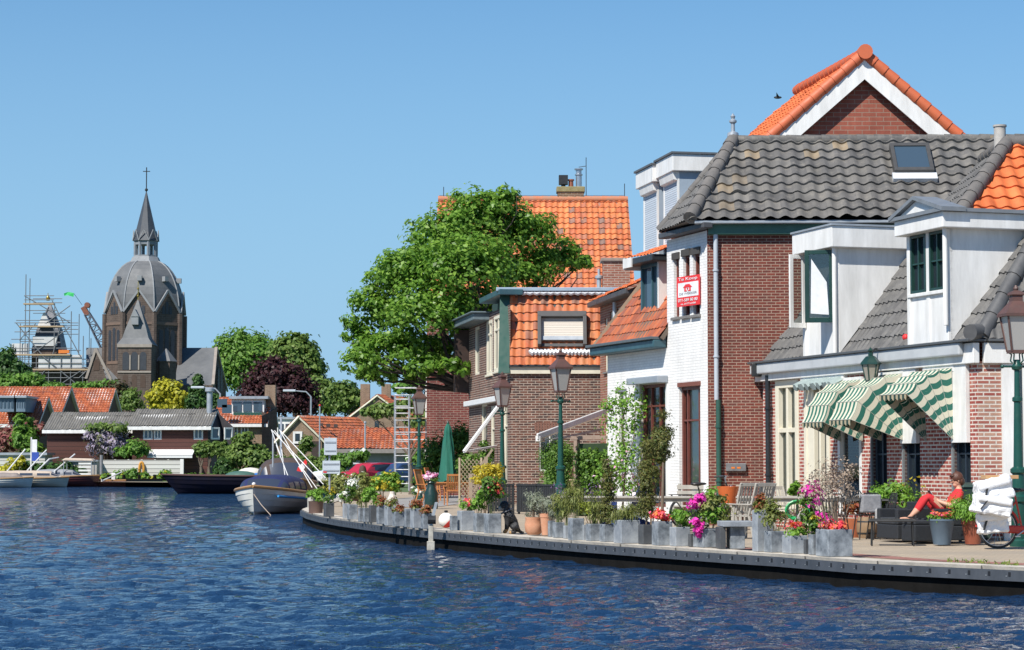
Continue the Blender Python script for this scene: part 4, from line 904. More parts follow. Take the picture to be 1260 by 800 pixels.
# two open casements: white one and dark green one swung out towards us
def casement(hu,ang,w,z0,z1,mf,hang,glass):
    o=RR(hu,-.03,0); a=R(ang); dirv=(-RR.D*math.cos(a)+RR.U*math.sin(a)*hang)
    c=Fr(o,o+dirv*w); s=MB(); t=.09
    for q in ((0,t,z0,z1),(w-t,w,z0,z1),(t,w-t,z0,z0+t*1.2),(t,w-t,z1-t,z1)): s.fb(c,q[0],q[1],-.025,.025,q[2],q[3])
    kf=s.build('casement',mf,f,bev=.006); s=MB(); s.fb(c,t,w-t,-.004,.004,z0+t,z1-t); s.build('pane',glass,kf); return c
casement(u0+.12,8,.40,zb+.62,zt-.05,MWH,1,MGS)
c_=casement(u1-.12,28,.6,zb+.66,zt-.06,MDG,-1,MGS)
s=MB(); s.ext([c_(.14,.035,zt-.75),c_(.46,.035,zt-.25),c_(.48,.035,zb+.85),c_(.1,.035,zb+.82)],c_.D*.012); s.build('net_curtain',M('net',(.75,.77,.78),rough=.9),f)
f,u0,u1,zb,zt,k=dormer(1119,1168,289,420,0,'dormer')
s=MB(); zf=zt-.04; s.fb(RR,u0-.12,u1+.25,-.25,k+1.5,zf,zf+.3); s.build('fascia',MWH,f,bev=.015); s=MB(); s.fb(RR,u0-.2,u1+.32,-.32,k+1.5,zf+.3,zf+.37); s.build('roof_edge',M('edge_slate',(.2,.22,.24),rough=.5),f)
um=(u0+u1)/2
s=MB(); s.ext([RR(u0-.15,-.24,zf+.3),RR(u1+.28,-.24,zf+.3),RR(um,-.24,zf+.62)],RR.D*.42); s.build('pediment',MWH,f)
s=MB()
for a,b in ((u0-.22,um),(u1+.35,um)): s.ext([RR(a,-.33,zf+.3),RR(b,-.33,zf+.63),RR(b,-.33,zf+.70),RR(a,-.33,zf+.38)],RR.D*.52)
s.build('pediment_edge',M('edge_slate',(.2,.22,.24)),f)
s=MB(); s.fb(RR,u0,u1,-.0,.1,zb,zb+.98); s.fb(RR,u1-.13,u1+.03,-.04,.1,zb,zf); s.fb(RR,u0-.02,u0+.1,-.04,.1,zb,zf); s.fb(RR,(u0+u1)/2-.07,(u0+u1)/2+.07,-.02,.1,zb,zf); s.tube([RR(u1+.05,-.1,zb+.3),RR(u1+.05,-.1,zf)],.05,8); s.fb(RR,u0+.02,u1-.02,-.06,.0,zb+.93,zb+1.0); s.build('front_panel',MWH,f,bev=.01)
for a,b in ((u0+.1,um-.07),(um+.07,u1-.13)): window(f,RR,a,b,zb+1.0,zf,MDG,MGL,.02,.06,vs=(.5,),hs=(.5,),name='dormer_window')
# loose cables and the red lamp lying on the tiles
s=MB(); q=RF(RR.hit(1105,420)[0],.1); s.ball(q+Vector((0,0,.08)),.07); s.build('red_lamp',MRED,h)
# ---------------------------------------------------------------- awnings
def UVbarrel(u0,u1,zp,rr,name,label,ph,lo,ox):
    """quarter-round folding canopy: ribs hinged on the wall at height zp"""
    t=thing(name,label,'awning',RR(u0,0,zp),'striped window awnings'); n=14; a0,a1=R(lo),R(88)
    front=MB(); sides=MB(); rib=MB(); val=MB(); w=u1-u0
    def pt(u,a,k=1): return RR(u,-.06-rr*ox*k*math.cos(a),zp+rr*k*math.sin(a))
    # segments between ribs are flat-ish cloth, as stretched
    A=[a0+(a1-a0)*i/4 for i in range(5)]; fine=[]
    for i in range(4):
        for j in range(4): fine.append((A[i]+(A[i+1]-A[i])*j/4, 1-.035*math.sin(math.pi*j/4)))
    fine.append((a1,1))
    for i in range(len(fine)-1):
        (b0,k0),(b1,k1)=fine[i],fine[i+1]
        front.add([pt(u0,b0,k0),pt(u1,b0,k0),pt(u1,b1,k1),pt(u0,b1,k1)],[(0,1,2,3)],[(0,b0*rr),(w,b0*rr),(w,b1*rr),(0,b1*rr)])
        for u in (u0,u1):
            sides.add([pt(u,b0,0.02),pt(u,b0,k0),pt(u,b1,k1),pt(u,b1,.02)],[(0,1,2,3)],[(0,.0),(rr,0),(rr,.001),(0,.001)])
    # side cloth: stripes run from the wall hinge... parallel to the outer curve
    AS=Mstripe('awning_side',(.64,.60,.46),(.02,.14,.10),.12,0)
    for u in (u0,u1):
        sd=MB()
        for i in range(len(fine)-1):
            (b0,k0),(b1,k1)=fine[i],fine[i+1]
            for j in range(6):
                r0,r1=j/6,(j+1)/6
                sd.add([pt(u,b0,r0*k0+.001),pt(u,b0,r1*k0),pt(u,b1,r1*k1),pt(u,b1,r0*k1+.001)],[(0,1,2,3)],[(r0*rr,0),(r1*rr,0),(r1*rr,1),(r0*rr,1)])
        sd.build('side_cloth',AS,t,smooth=True)
    AW=Mstripe('awning_cloth',(.64,.60,.46),(.02,.14,.10),.085,0)
    front.build('canopy',AW,t,smooth=True)
    for a in A:
        for u in (u0,u1): rib.tube([pt(u,a,.02),pt(u,a,1.003)],.006,5)
        rib.tube([pt(u0,a,1.0),pt(u1,a,1.0)],.009,5)
    rib.build('rib',M('awning_frame',(.42,.42,.36),rough=.4),t)
    # scalloped valance hanging from the front bar
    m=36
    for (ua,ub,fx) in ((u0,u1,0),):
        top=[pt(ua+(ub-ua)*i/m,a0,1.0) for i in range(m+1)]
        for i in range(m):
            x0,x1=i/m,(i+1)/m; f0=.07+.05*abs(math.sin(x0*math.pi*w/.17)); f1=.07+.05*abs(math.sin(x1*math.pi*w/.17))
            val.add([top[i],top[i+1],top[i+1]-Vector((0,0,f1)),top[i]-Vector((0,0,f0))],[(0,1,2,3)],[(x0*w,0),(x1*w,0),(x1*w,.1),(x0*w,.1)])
    for u in ():
        m2=28
        for i in range(m2):
            x0,x1=i/m2,(i+1)/m2; p0,p1=pt(u,a0,x0),pt(u,a0,x1); f0=.07+.05*abs(math.sin(x0*math.pi*rr/.17)); f1=.07+.05*abs(math.sin(x1*math.pi*rr/.17))
            val.add([p0,p1,p1-Vector((0,0,f1)),p0-Vector((0,0,f0))],[(0,1,2,3)],[(x0*rr,0),(x1*rr,0),(x1*rr,.1),(x0*rr,.1)])
    val.build('valance',Mstripe('valance_cloth_shaded',(.40,.34,.22),(.015,.05,.04),.085,0),t)  # awning stripes in darker colours: shade on the valance's back is painted in
    s=MB(); s.fb(RR,u0-.05,u1+.05,-.1,-.003,zp+rr-.06,zp+rr+.06); s.build('headboard',MWH,t)
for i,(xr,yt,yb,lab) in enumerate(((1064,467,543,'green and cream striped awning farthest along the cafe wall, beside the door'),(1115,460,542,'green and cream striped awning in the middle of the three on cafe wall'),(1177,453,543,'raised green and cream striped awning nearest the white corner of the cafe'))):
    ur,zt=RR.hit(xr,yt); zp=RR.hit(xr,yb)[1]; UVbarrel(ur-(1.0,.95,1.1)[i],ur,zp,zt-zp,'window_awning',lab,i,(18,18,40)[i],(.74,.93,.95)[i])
# small old awning hood above the cafe door
t=thing('door_hood','small rolled blue grey awning hood over the cafe door','awning',RR(DR[0],0,3.4)); a=rect(RR,1003,458,1040,470); s=MB(); n=10
for i in range(n): s.tube([RR(DR[0]+(DR[1]-DR[0]+.7)*(i+.5)/n+.1,-.32+.03*math.sin(i*2),3.42),RR(DR[0]+(DR[1]-DR[0]+.7)*(i+.5)/n+.1,-.03,3.56)],.09,6)
s.build('cloth',M('hood_cloth',(.35,.42,.40),(.25,.31,.3),6,.85,.3),t,smooth=True); s=MB(); s.fb(RR,DR[0],DR[1]+.85,-.1,-.003,3.5,3.64); s.build('headboard',MWH,t)
# ================================================================ street lamps
MLG=M('lamp_green',(.008,.055,.042),(.012,.07,.052),3,.35); MCO=M('lamp_copper',(.12,.055,.045),(.085,.05,.042),4,.55,.15); MLGl=Mglass('lamp_glass',(.36,.35,.33),.25)
def make_lamp():
    t=thing('street_lamp','','street lamp',local=True,group='green lantern street lamps on the quay')
    s=MB(); s.lathe([(.17,0),(.17,.10),(.14,.13),(.13,.75),(.165,.78),(.165,.86),(.12,.90),(.105,1.25),(.14,1.28),(.14,1.34),(.09,1.38)],(0,0,0),16); s.build('pedestal',MLG,t,smooth=True)
    s=MB(); s.lathe([(.085,1.36),(.062,2.5),(.09,2.52),(.09,2.58),(.055,2.6),(.048,3.05),(.085,3.07),(.1,3.12),(.06,3.17),(.055,3.24)],(0,0,0),14); s.build('post',MLG,t,smooth=True)
    s=MB(); s.tube([(-.26,0,3.12),(.26,0,3.12)],.018,8); s.ball((-.26,0,3.12),.035,8,6); s.ball((.26,0,3.12),.035,8,6)
    for k in range(4):
        a=k*math.pi/2+math.pi/4; c,d=math.cos(a),math.sin(a); s.tube([(.05*c,.05*d,3.16),(.12*c,.12*d,3.22),(.10*c,.10*d,3.33),(.17*c,.17*d,3.38)],.014,6)
    s.build('ladder_bar',MLG,t,smooth=True)
    b,tp,z0,z1=.19,.36,3.38,4.02; a0=math.pi/4
    s=MB(); q2=math.sqrt(2)
    s.lathe([(b*.98/q2*1.35,z0+.02),(tp*.98/q2*1.2,z1-.01)],(0,0,0),4,a0); s.build('lantern_glass',MLGl,t)
    s=MB()
    for k in range(4):
        a=a0+k*math.pi/2; c,d=math.cos(a),math.sin(a); s.bar((b*.955*c,b*.955*d,z0),(tp*.86*c,tp*.86*d,z1),.03)
    s.lathe([(b*1.02,z0-.03),(b*1.02,z0+.025)],(0,0,0),4,a0); s.build('lantern_frame',MCO,t)
    s=MB(); s.lathe([(tp*1.03,z1-.03),(tp*1.03,z1+.02),(.15,z1+.22),(.13,z1+.24),(.13,z1+.33),(.17,z1+.35),(.15,z1+.39),(.05,z1+.43)],(0,0,0),4,a0); s.lathe([(.035,z1+.42),(.05,z1+.46),(.02,z1+.52)],(0,0,0),8); s.build('lantern_roof',MCO,t)
    s=MB(); s.ball((0,0,z0+.2),(.06,.06,.1),8,6); s.build('bulb',M('bulb_amber',(.7,.45,.2)),t)
    return t
lamp=make_lamp()
LP=[(1254.5,37.6,.1,'green lamp post tallest in view, beside the white-bagged red bike'),(690,58.6,.35,'green lamp post in front of the black fence and clipped hedge'),(618,73.4,.5,'green lamp post by the white folding awning and yellow shrub'),(515.5,86.,.3,'green lamp post between scaffold tower and closed parasol')]
for i,(x,D,rz,lab) in enumerate(LP):
    o=lamp if i==0 else dup(lamp,(0,0,0))
    put(o,at(x,D,GZ),rz,.985); o['label']=lab
# ================================================================ plants
LF=Mleaf
ML=dict(
 green=LF('leaf_green',[(.06,.13,.025),(.10,.20,.03),(.16,.27,.045)]),
 bright=LF('leaf_bright',[(.10,.22,.025),(.16,.32,.04),(.24,.40,.06)]),
 dark=LF('leaf_dark',[(.02,.06,.018),(.035,.09,.022),(.06,.13,.03)]),
 olive=LF('leaf_olive',[(.13,.17,.04),(.20,.23,.06),(.28,.29,.09)]),
 brown=LF('leaf_brown',[(.12,.13,.035),(.18,.17,.05),(.10,.155,.04)]),
 grey=LF('leaf_grey',[(.20,.23,.16),(.30,.32,.24),(.16,.2,.12)]),
 yellow=LF('leaf_yellow',[(.50,.42,.04),(.62,.50,.05),(.28,.30,.04)]),
 lime=LF('leaf_lime',[(.28,.36,.03),(.40,.46,.05),(.2,.28,.03)]),
 red=LF('leaf_red',[(.30,.07,.04),(.36,.14,.06),(.16,.13,.04)]),
 twig=LF('leaf_twig',[(.40,.32,.24),(.30,.22,.16),(.48,.4,.32)],.1),
 pink=LF('petal_magenta',[(.72,.04,.40),(.80,.09,.50),(.60,.02,.32)]),
 rose=LF('petal_rose',[(.75,.2,.45),(.8,.5,.65),(.85,.75,.8)]),
 mix=LF('petal_mixed',[(.70,.03,.05),(.75,.08,.12),(.8,.30,.05),(.8,.12,.3)]),
 white=LF('petal_white',[(.85,.85,.8),(.8,.82,.75)]),
 violet=LF('petal_violet',[(.25,.12,.35),(.35,.2,.45),(.42,.3,.5)]),
 copper=LF('leaf_copper',[(.045,.018,.022),(.075,.028,.03),(.03,.016,.018)]),
)
SEED=[11]
def bush(par,lobes,n,size,mat,name='foliage',tw=14,sp=.24,asp=.5,axis=None):
    SEED[0]+=1; p,nn=crown_pts(lobes,n,SEED[0],tw,sp); return leafmesh(name,p,nn,size,ML[mat],par,asp,SEED[0],axis)
def stems(par,c,r,hgt,k,mat,name='stem',w=.006,lean=.25):
    s=MB(); SEED[0]+=1; rr=random.Random(SEED[0])
    for i in range(k):
        a=rr.random()*6.28; q=rr.random()*r; b=Vector(c)+Vector((q*.5*math.cos(a),q*.5*math.sin(a),0)); e=Vector(c)+Vector((q*(1+lean)*math.cos(a),q*(1+lean)*math.sin(a),hgt*rr.uniform(.6,1)))
        s.tube([b,b.lerp(e,.5)+Vector((rr.uniform(-.03,.03),rr.uniform(-.03,.03),.03)),e],[w,w*.8,w*.5],4)
    return s.build(name,mat,par)
MST=M('stem_green',(.09,.13,.04),(.12,.12,.05),5,.8); MSTB=M('stem_brown',(.14,.10,.07),(.2,.15,.1),8,.85)
MSO=M('soil',(.05,.035,.025),(.08,.06,.045),12,.95,.5)
MPL=M('planter_slate',(.085,.10,.115),(.33,.36,.385),4.5,.7,.25); MPLd=M('planter_dark',(.045,.05,.055),(.09,.095,.1),3,.65,.2); MPLw=M('planter_pale',(.19,.21,.235),(.36,.385,.40),3.4,.7,.25)
def grow(t,kind,c,a,ht):
    """plants for a planter: c = centre of the soil, a = half width, ht = plant height"""
    x,y,z=c
    def lobe(k=1,zc=.5,rz=.5,off=0): return [(x,y,z+ht*zc,a*k,a*k,ht*rz)]
    n=int(900*max(.5,min(2.2,a*ht*9)))
    if kind=='green': bush(t,lobe(1.1),n,.075,'green'); stems(t,c,a,ht*.6,6,MST)
    elif kind=='bright': bush(t,lobe(1.15),n,.08,'bright'); stems(t,c,a,ht*.6,6,MST)
    elif kind=='olive': bush(t,lobe(1.2),n,.06,'olive'); stems(t,c,a,ht*.6,8,MST)
    elif kind=='lav':
        bush(t,lobe(1.2,.4,.45),n,.09,'olive',asp=.16,axis=(0,0,1.6)); bush(t,lobe(1.3,.8,.22),n//14,.04,'violet','flowers'); stems(t,c,a*1.1,ht*.95,22,MST,w=.004)
    elif kind=='greylav':
        bush(t,lobe(1.2,.45,.5),n,.08,'grey',asp=.2,axis=(0,0,1.3)); stems(t,c,a*1.1,ht*.8,16,MSTB,w=.004)
    elif kind=='grass': bush(t,lobe(1.35,.5,.5),int(n*1.3),.13,'olive',asp=.1,axis=(0,0,1.8),tw=20); stems(t,c,a*1.1,ht,14,MST,w=.004)
    elif kind=='conifer':
        bush(t,[(x,y,z+ht*.2,a*1.15,a*1.15,ht*.24),(x,y,z+ht*.5,a*.95,a*.95,ht*.25),(x,y,z+ht*.8,a*.6,a*.6,ht*.22)],int(n*3),.05,'brown',asp=.35,axis=(0,0,.8),tw=30); stems(t,c,.03,ht*.8,3,MSTB,'stem',.014)
    elif kind=='sedum': bush(t,lobe(1.05,.45,.5),n//2,.06,'red',asp=.6); bush(t,lobe(1.0,.3,.4),n//3,.06,'olive')
    elif kind=='sedumg': bush(t,lobe(1.05,.45,.5),n//2,.055,'olive',asp=.6); bush(t,lobe(1.0,.55,.4),n//5,.05,'red','flowers')
    elif kind=='flow': bush(t,lobe(1.05,.4,.45),n//2,.06,'bright'); bush(t,lobe(1.02,.75,.3),n//7,.055,'mix','flowers',asp=.9)
    elif kind=='flowy': bush(t,lobe(1.05,.4,.5),n//2,.07,'green'); bush(t,lobe(1.02,.75,.35),n//10,.06,'yellow','flowers',asp=.9)
    elif kind=='white': bush(t,lobe(1.1,.4,.5),n//2,.07,'green'); bush(t,lobe(1.2,.7,.4),n//4,.06,'white','flowers',asp=.8)
    elif kind=='rose': bush(t,lobe(1.15,.5,.5),n,.08,'green'); bush(t,lobe(1.15,.5,.5),n//16,.07,'mix','flowers',asp=.9); stems(t,c,a,ht*.7,6,MST)
    elif kind=='boug': # bougainvillea
        bush(t,lobe(1.25,.42,.42),n,.075,'olive'); bush(t,lobe(1.0,.5,.4),n//2,.08,'bright'); bush(t,[(x-a*1.25,y-.1,z+ht*.62,a*.55,a*.6,ht*.22),(x-a*1.35,y-.15,z+ht*.05,a*.3,a*.4,ht*.3)],int(n*.45),.07,'pink','flowers',asp=.9); stems(t,c,a,ht*.8,8,MSTB)
    elif kind=='twiggy':
        stems(t,c,a*1.7,ht*.9,20,MSTB,'branch',.007,.5); bush(t,[(x-.1,y,z+ht*.72,a*2.2,a*1.5,ht*.3),(x+.1,y,z+ht*.85,a*1.5,a*1.5,ht*.3)],int(n*.8),.055,'twig',asp=.35,tw=30); bush(t,lobe(1.0,.1,.08),n//6,.06,'mix','flowers',asp=.9); s=MB(); s.tube([c,(x+.02,y,z+ht*.5)],[.035,.025],7); s.build('stem',MSTB,t)
    elif kind=='ivyup':
        s=MB(); s.tube([c,(x+.03,y,z+ht*.55)],[.03,.02],7); s.build('stem',MSTB,t); bush(t,[(x,y,z+ht*.72,a*1.15,a*1.1,ht*.26)],n,.06,'brown',asp=.35); bush(t,lobe(1.05,.08,.07),n//5,.055,'mix','flowers',asp=.9)
PLG='slate planters along the quay edge'
def planter(x0,x1,yt,yb,kind,ph,label,mat=MPL,ang=20,D=None,deep=1,name='planter'):
    """box planter whose outline in the photo spans x0..x1, front top yt, front bottom yb; ph = plant height"""
    g=G((x0+x1)/2,yb,QZ+.012); D=g.y; W=(x1-x0)*D/F; th=R(ang); a=W/(math.cos(th)+math.sin(th)*deep); b=a*deep; H=(yb-yt)*D/F
    # g is the nearest bottom corner's depth: move the centre back
    c=Vector((g.x,g.y+(a*math.sin(th)+b*math.cos(th))/2*.96,QZ+.012))
    t=thing(name,label,'planter',c,PLG,local=True)
    s=MB(); w=.035
    s.bx(-a/2,a/2,-b/2,-b/2+w,0,H); s.bx(-a/2,a/2,b/2-w,b/2,0,H); s.bx(-a/2,-a/2+w,-b/2+w,b/2-w,0,H-.002); s.bx(a/2-w,a/2,-b/2+w,b/2-w,0,H-.002); s.build('box',mat,t,bev=.008,seg=1)
    s=MB(); s.bx(-a/2+w,a/2-w,-b/2+w,b/2-w,.02,H-.05); s.build('soil',MSO,t)
    t.rotation_euler=(0,0,th)
    if kind: grow(t,kind,(0,0,H-.05),max(a,b)*.5,ph)
    return t
planter(397,411,619,636,'flowy',.45,'dark grey planter with yellow flowers at foot of the signpost',MPLd)
planter(421,429,620,638,None,0,'narrow pale slab planter at the far end of row, under white blooms',MPLw)
planter(426,440,621,639.5,'white',.7,'grey planter topped with white flowers near the tip of the quay')
planter(440,449,625,642,'olive',.6,'small planter with mounded olive foliage spilling over its side')
planter(446,455,625,642.5,'bright',.55,'small pale planter with bright green trailing plants')
planter(453,464,622,643,'bright',.55,'darker grey planter holding bushy bright green plants',MPLd)
planter(462.5,474,622,645,'sedum',.28,'grey planter with thin red sedum, next after the green plants')
planter(472,490,624,647,'sedumg',.26,'wide pale planter with flat olive and red sedum',MPLw)
planter(482,498,630,648,'sedum',.2,'low grey planter with red sedum in front of the wide pale one')
planter(497,506,626,649,None,0,'narrow upright grey planter with nothing showing above its rim')
planter(504,522,626,650,'sedum',.25,'square pale planter with rust red sedum left of the mooring post',MPLw)
planter(517,533,632,651,'sedum',.22,'low planter with dark red succulents touching the mooring post')
planter(553,563,635,653,None,0,'small plain slate planter just beside the striped buoy')
planter(562,584,629,653,'flow',.3,'wide pale planter with a small handle and red orange flowers',MPLw)
planter(582,598,632,655,'bright',.5,'grey planter with grassy green plants beside the rose bush')
planter(595,617,632.5,656.5,'rose',.95,'slate planter with a tall leafy rose bush behind the black dog')
planter(674,683,641,661,'greylav',.5,'narrow slate planter with silvery lavender by the terracotta pots')
planter(680,695,643,662,'lav',.8,'grey planter with upright green lavender in flower')
planter(693,702,647,663,'grass',.7,'pale slim planter with wispy grass',MPLw)
planter(699,719,638,665,'grass',.75,'tall blue grey planter with wispy sedge on top',MPLd if False else MPL)
planter(717,723,646,665,None,0,'very narrow pale planter wedged beside the tall blue grey one',MPLw)
planter(721,741,645,666,'lav',.75,'slate planter with mounded lavender before the wicker chair')
planter(738,759,645.5,667,'conifer',1.25,'slate planter holding a brown green conifer cone shorter than its twin')
planter(756,788,640.5,669,'grass',.3,'widest pale slate planter, in front of the blue chair',MPLw)
planter(786,806,646,670,'conifer',1.6,'dark planter holding the tallest brown green conifer',MPLd)
planter(803,828,642,671.5,'ivyup',1.9,'slate planter with a small standard tree over red and orange flowers')
planter(825,850,649,672.5,'bright',.4,'low pale planter with leafy green plants beside the bicycle',MPLw)
planter(847,857,657,673,None,0,'small black square pot between two slate planters',MPLd)
planter(855,893,651,674,'boug',.75,'wide slate planter with magenta bougainvillea tumbling over its edge')
planter(942,968,654,680,'olive',.6,'slate planter with brownish bushy shrub beside the tall slabs')
planter(965,995,659.5,681.5,'flow',.25,'low slate planter with orange and white flowers',MPLw)
planter(989.5,997,664,682,None,0,'small black slot planter between two flower planters',MPLd)
planter(996,1012,658,683,'flowy',.3,'slate planter with yellow flowers partly behind the large one')
planter(1008,1051,652,685.5,'twiggy',.95,'largest slate planter with a bare twiggy shrub over red blooms')
planter(927,946,628,679,'sedum',.3,'tall slate slab planter at the end of the concrete bench',MPLw)
planter(938,952,634,676,None,0,'second tall slate slab standing behind the tall planter')
# magenta bougainvillea behind the low flower planter
g=at(1001,34.6); t=thing('bougainvillea','tall magenta bougainvillea flowering behind the low slate planters','plant',g)
bush(t,[(g.x,g.y,1.3,.16,.16,.28),(g.x+.16,g.y-.1,.92,.15,.13,.12)],240,.075,'pink','flowers',asp=.9); bush(t,[(g.x,g.y,.9,.2,.2,.42)],500,.08,'green'); stems(t,(g.x,g.y,QZ),.15,.9,6,MSTB)
# round pots
def pot(x,D,r,H,mat,kind,ph,label,prof=None,name='flower_pot',rimmat=None):
    t=thing(name,label,'plant pot',at(x,D,QZ),local=True)
    s=MB(); s.lathe(prof or [(r*.68,0),(r*.96,H*.80),(r*1.04,H*.82),(r*1.06,H),(r*.94,H),(r*.92,H*.86)],(0,0,0),22); s.build('pot',mat,t,smooth=True)
    s=MB(); s.lathe([(0,H*.84),(r*.95,H*.86)],(0,0,0),16); s.build('soil',MSO,t)
    if kind: grow(t,kind,(0,0,H*.86),r*.95,ph)
    return t
MTC=M('terracotta',(.50,.22,.12),(.58,.32,.2),3,.8,.1)
pot(657,43.3,.165,.34,MTC,'greylav',.62,'round terracotta pot with dry lavender beside the black dog',[(.12,0),(.17,.06),(.185,.2),(.165,.29),(.175,.31),(.175,.34),(.15,.34),(.15,.3)])
pot(672,43.0,.12,.42,MTC,'greylav',.45,'tall slim terracotta pot half hidden by silvery lavender')
pot(388.5,61.5,.21,.34,M('pot_brown',(.11,.065,.05),(.14,.085,.065),3,.8,.2),'bright',.42,'brown tub with bright green plant at the tip of the quay',[(.19,0),(.205,.32),(.215,.34),(.19,.34),(.18,.3)])
pot(1159,38.0,.20,.44,M('pot_blue',(.085,.125,.17),(.11,.155,.2),3,.55,.1),'flow',.18,'blue grey tapered pot of red and yellow flowers by the sofa',[(.145,0),(.215,.40),(.225,.41),(.225,.44),(.2,.44),(.2,.40)])
t=pot(1197,38.2,.19,.42,M('pot_redglaze',(.22,.06,.035),(.30,.09,.05),4,.4,.1),None,0,'red brown glazed pot with a big feathery green shrub')
bush(t,[(-.05,0,.62,.33,.3,.26),(.12,-.12,.48,.24,.22,.2),(-.22,0,.52,.26,.25,.2)],2400,.08,'bright',asp=.22,axis=(0,0,1)); stems(t,(0,0,.38),.25,.4,18,MST)
pot(896,46.6,.24,.36,M('pot_orange',(.62,.14,.035),(.55,.12,.03),4,.5),None,0,'orange square-shouldered pot on the wooden table by the brick wall',[(.15,0),(.24,.36),(.2,.36),(.19,.3)]).location.z+=.55
# ================================================================ quay furniture
MTK=M('teak_orange',(.50,.20,.06),(.40,.15,.045),5,.55,.1,stretch=(1,1,.2)); MTG=M('teak_grey',(.42,.39,.34),(.30,.28,.24),5,.8,.15,stretch=(1,1,.3)); MCH=M('charcoal_wicker',(.014,.016,.02),(.022,.025,.03),30,.7,.4); MNV=M('navy_paint',(.012,.03,.13),(.018,.04,.16),4,.5)
def chair(mat,label,loc,rz,hgt=1.0,name='garden_chair',group=None,arms=True,slats=7):
    t=thing(name,label,'chair',loc,group,local=True)
    s=MB()
    for i in range(6): s.bx(-.24,.24,-.22+i*.075,-.16+i*.075,.42,.445)
    s.build('seat',mat,t,bev=.004,seg=1)
    s=MB()
    for i in range(slats): x=-.19+.38*i/(slats-1); s.bar((x,.24,.5),(x,.40,hgt-.06),.035,.015)
    s.bar((-.24,.40,hgt-.03),(.24,.40,hgt-.03),.03,.07); s.bar((-.23,.25,.5),(.23,.25,.5),.03,.05); s.build('backrest',mat,t,bev=.004,seg=1)
    for sx in (-1,1):
        s=MB(); s.bar((sx*.25,-.24,0),(sx*.25,.16 if not arms else -.20,.64 if arms else .44),.035,.045); s.build('leg',mat,t,bev=.004,seg=1)
        s=MB(); s.bar((sx*.23,.33,0),(sx*.23,.19,.44),.035,.045); s.bar((sx*.235,.19,.44),(sx*.235,.41,hgt),.035,.04); s.build('leg',mat,t,bev=.004,seg=1)
        if arms: s=MB(); s.bx(sx*.27-.03,sx*.27+.03,-.26,.30,.64,.665); s.build('armrest',mat,t,bev=.006,seg=1)
    t.rotation_euler=(0,0,rz); return t
def table(mat,label,loc,rz,L,W,H,name='garden_table',legw=.06,cat='table'):
    t=thing(name,label,cat,loc,local=True); s=MB(); n=max(3,int(W/.11))
    for i in range(n): y=-W/2+W*i/n; s.bx(-L/2,L/2,y+.004,y+W/n-.004,H-.035,H)
    s.build('tabletop',mat,t,bev=.004,seg=1); s=MB(); s.bx(-L/2+.06,L/2-.06,-W/2+.06,-W/2+.085,H-.11,H-.037); s.bx(-L/2+.06,L/2-.06,W/2-.085,W/2-.06,H-.11,H-.037); s.build('apron',mat,t)
    for sx in (-1,1):
        for sy in (-1,1): s=MB(); x,y=sx*(L/2-.08),sy*(W/2-.09); s.bx(x-legw/2,x+legw/2,y-legw/2,y+legw/2,0,H-.037); s.build('leg',mat,t,bev=.004,seg=1)
    t.rotation_euler=(0,0,rz); return t
PF='orange teak garden chairs round the parasol table'
chair(MTK,'orange teak chair seen from behind, nearest the green lamp post',at(525,80,GZ),R(60),1.2,group=PF)
chair(MTK,'orange teak chair with its tall back turned to the scaffold',at(537,83,GZ),R(75),1.25,group=PF)
chair(MTK,'orange teak chair with slatted back facing us beside the lattice fence',at(557,74,GZ),R(190),1.05,group=PF)
table(MTK,'orange teak table under the closed green parasol',at(556,79,GZ),R(10),1.3,.9,.74)
# parasol
q=at(551,80.5,GZ); t=thing('closed_parasol','closed dark green parasol standing at the teak table','parasol',q); s=MB(); s.tube([q,q+Vector((0,0,2.9))],.028,8); s.build('pole',M('pole_wood',(.25,.15,.08)),t)
n=20; s=MB(); prof=[(.33,.75+.0),(.30,1.1),(.24,1.7),(.18,2.2),(.13,2.5),(.14,2.55),(.10,2.75),(.03,2.88)]; vs=[]
for r,z in prof:
    for j in range(n): a=2*math.pi*j/n; k=1+.16*math.cos(a*8+z); vs.append((q.x+r*k*math.cos(a),q.y+r*k*math.sin(a),q.z+z+(.05*math.sin(a*3) if z<.8 else 0)))
s.add(vs,[(i*n+j,i*n+(j+1)%n,(i+1)*n+(j+1)%n,(i+1)*n+j) for i in range(len(prof)-1) for j in range(n)]); s.build('canopy',M('parasol_cloth',(.015,.145,.10),(.012,.11,.075),2,.8,.15,stretch=(3,3,.5)),t,smooth=True,ang=70)
s=MB(); s.lathe([(.03,2.85),(.05,2.9),(.0,3.0)],q,8); s.build('finial',MDG,t)
# milk churn with flowers
q=at(530.5,68.5,GZ); t=thing('milk_churn','dark green milk churn holding pink flowers beside the teak chairs','churn',q,local=True); s=MB(); s.lathe([(.20,0),(.21,.05),(.21,.5),(.13,.66),(.12,.78),(.17,.82),(.15,.86)],(0,0,0),18); s.build('churn_body',M('churn',(.012,.04,.035),rough=.35),t,smooth=True)
s=MB(); s.tube([(-.2,0,.45),(-.27,0,.5),(-.2,0,.58)],.015,6); s.build('handle',MBK,t); s=MB(); s.tube([(.2,0,.45),(.27,0,.5),(.2,0,.58)],.015,6); s.build('handle',MBK,t)
bush(t,[(0,0,.97,.22,.2,.14)],160,.09,'rose','flowers',asp=.9); bush(t,[(0,0,.9,.2,.2,.1)],120,.08,'green')
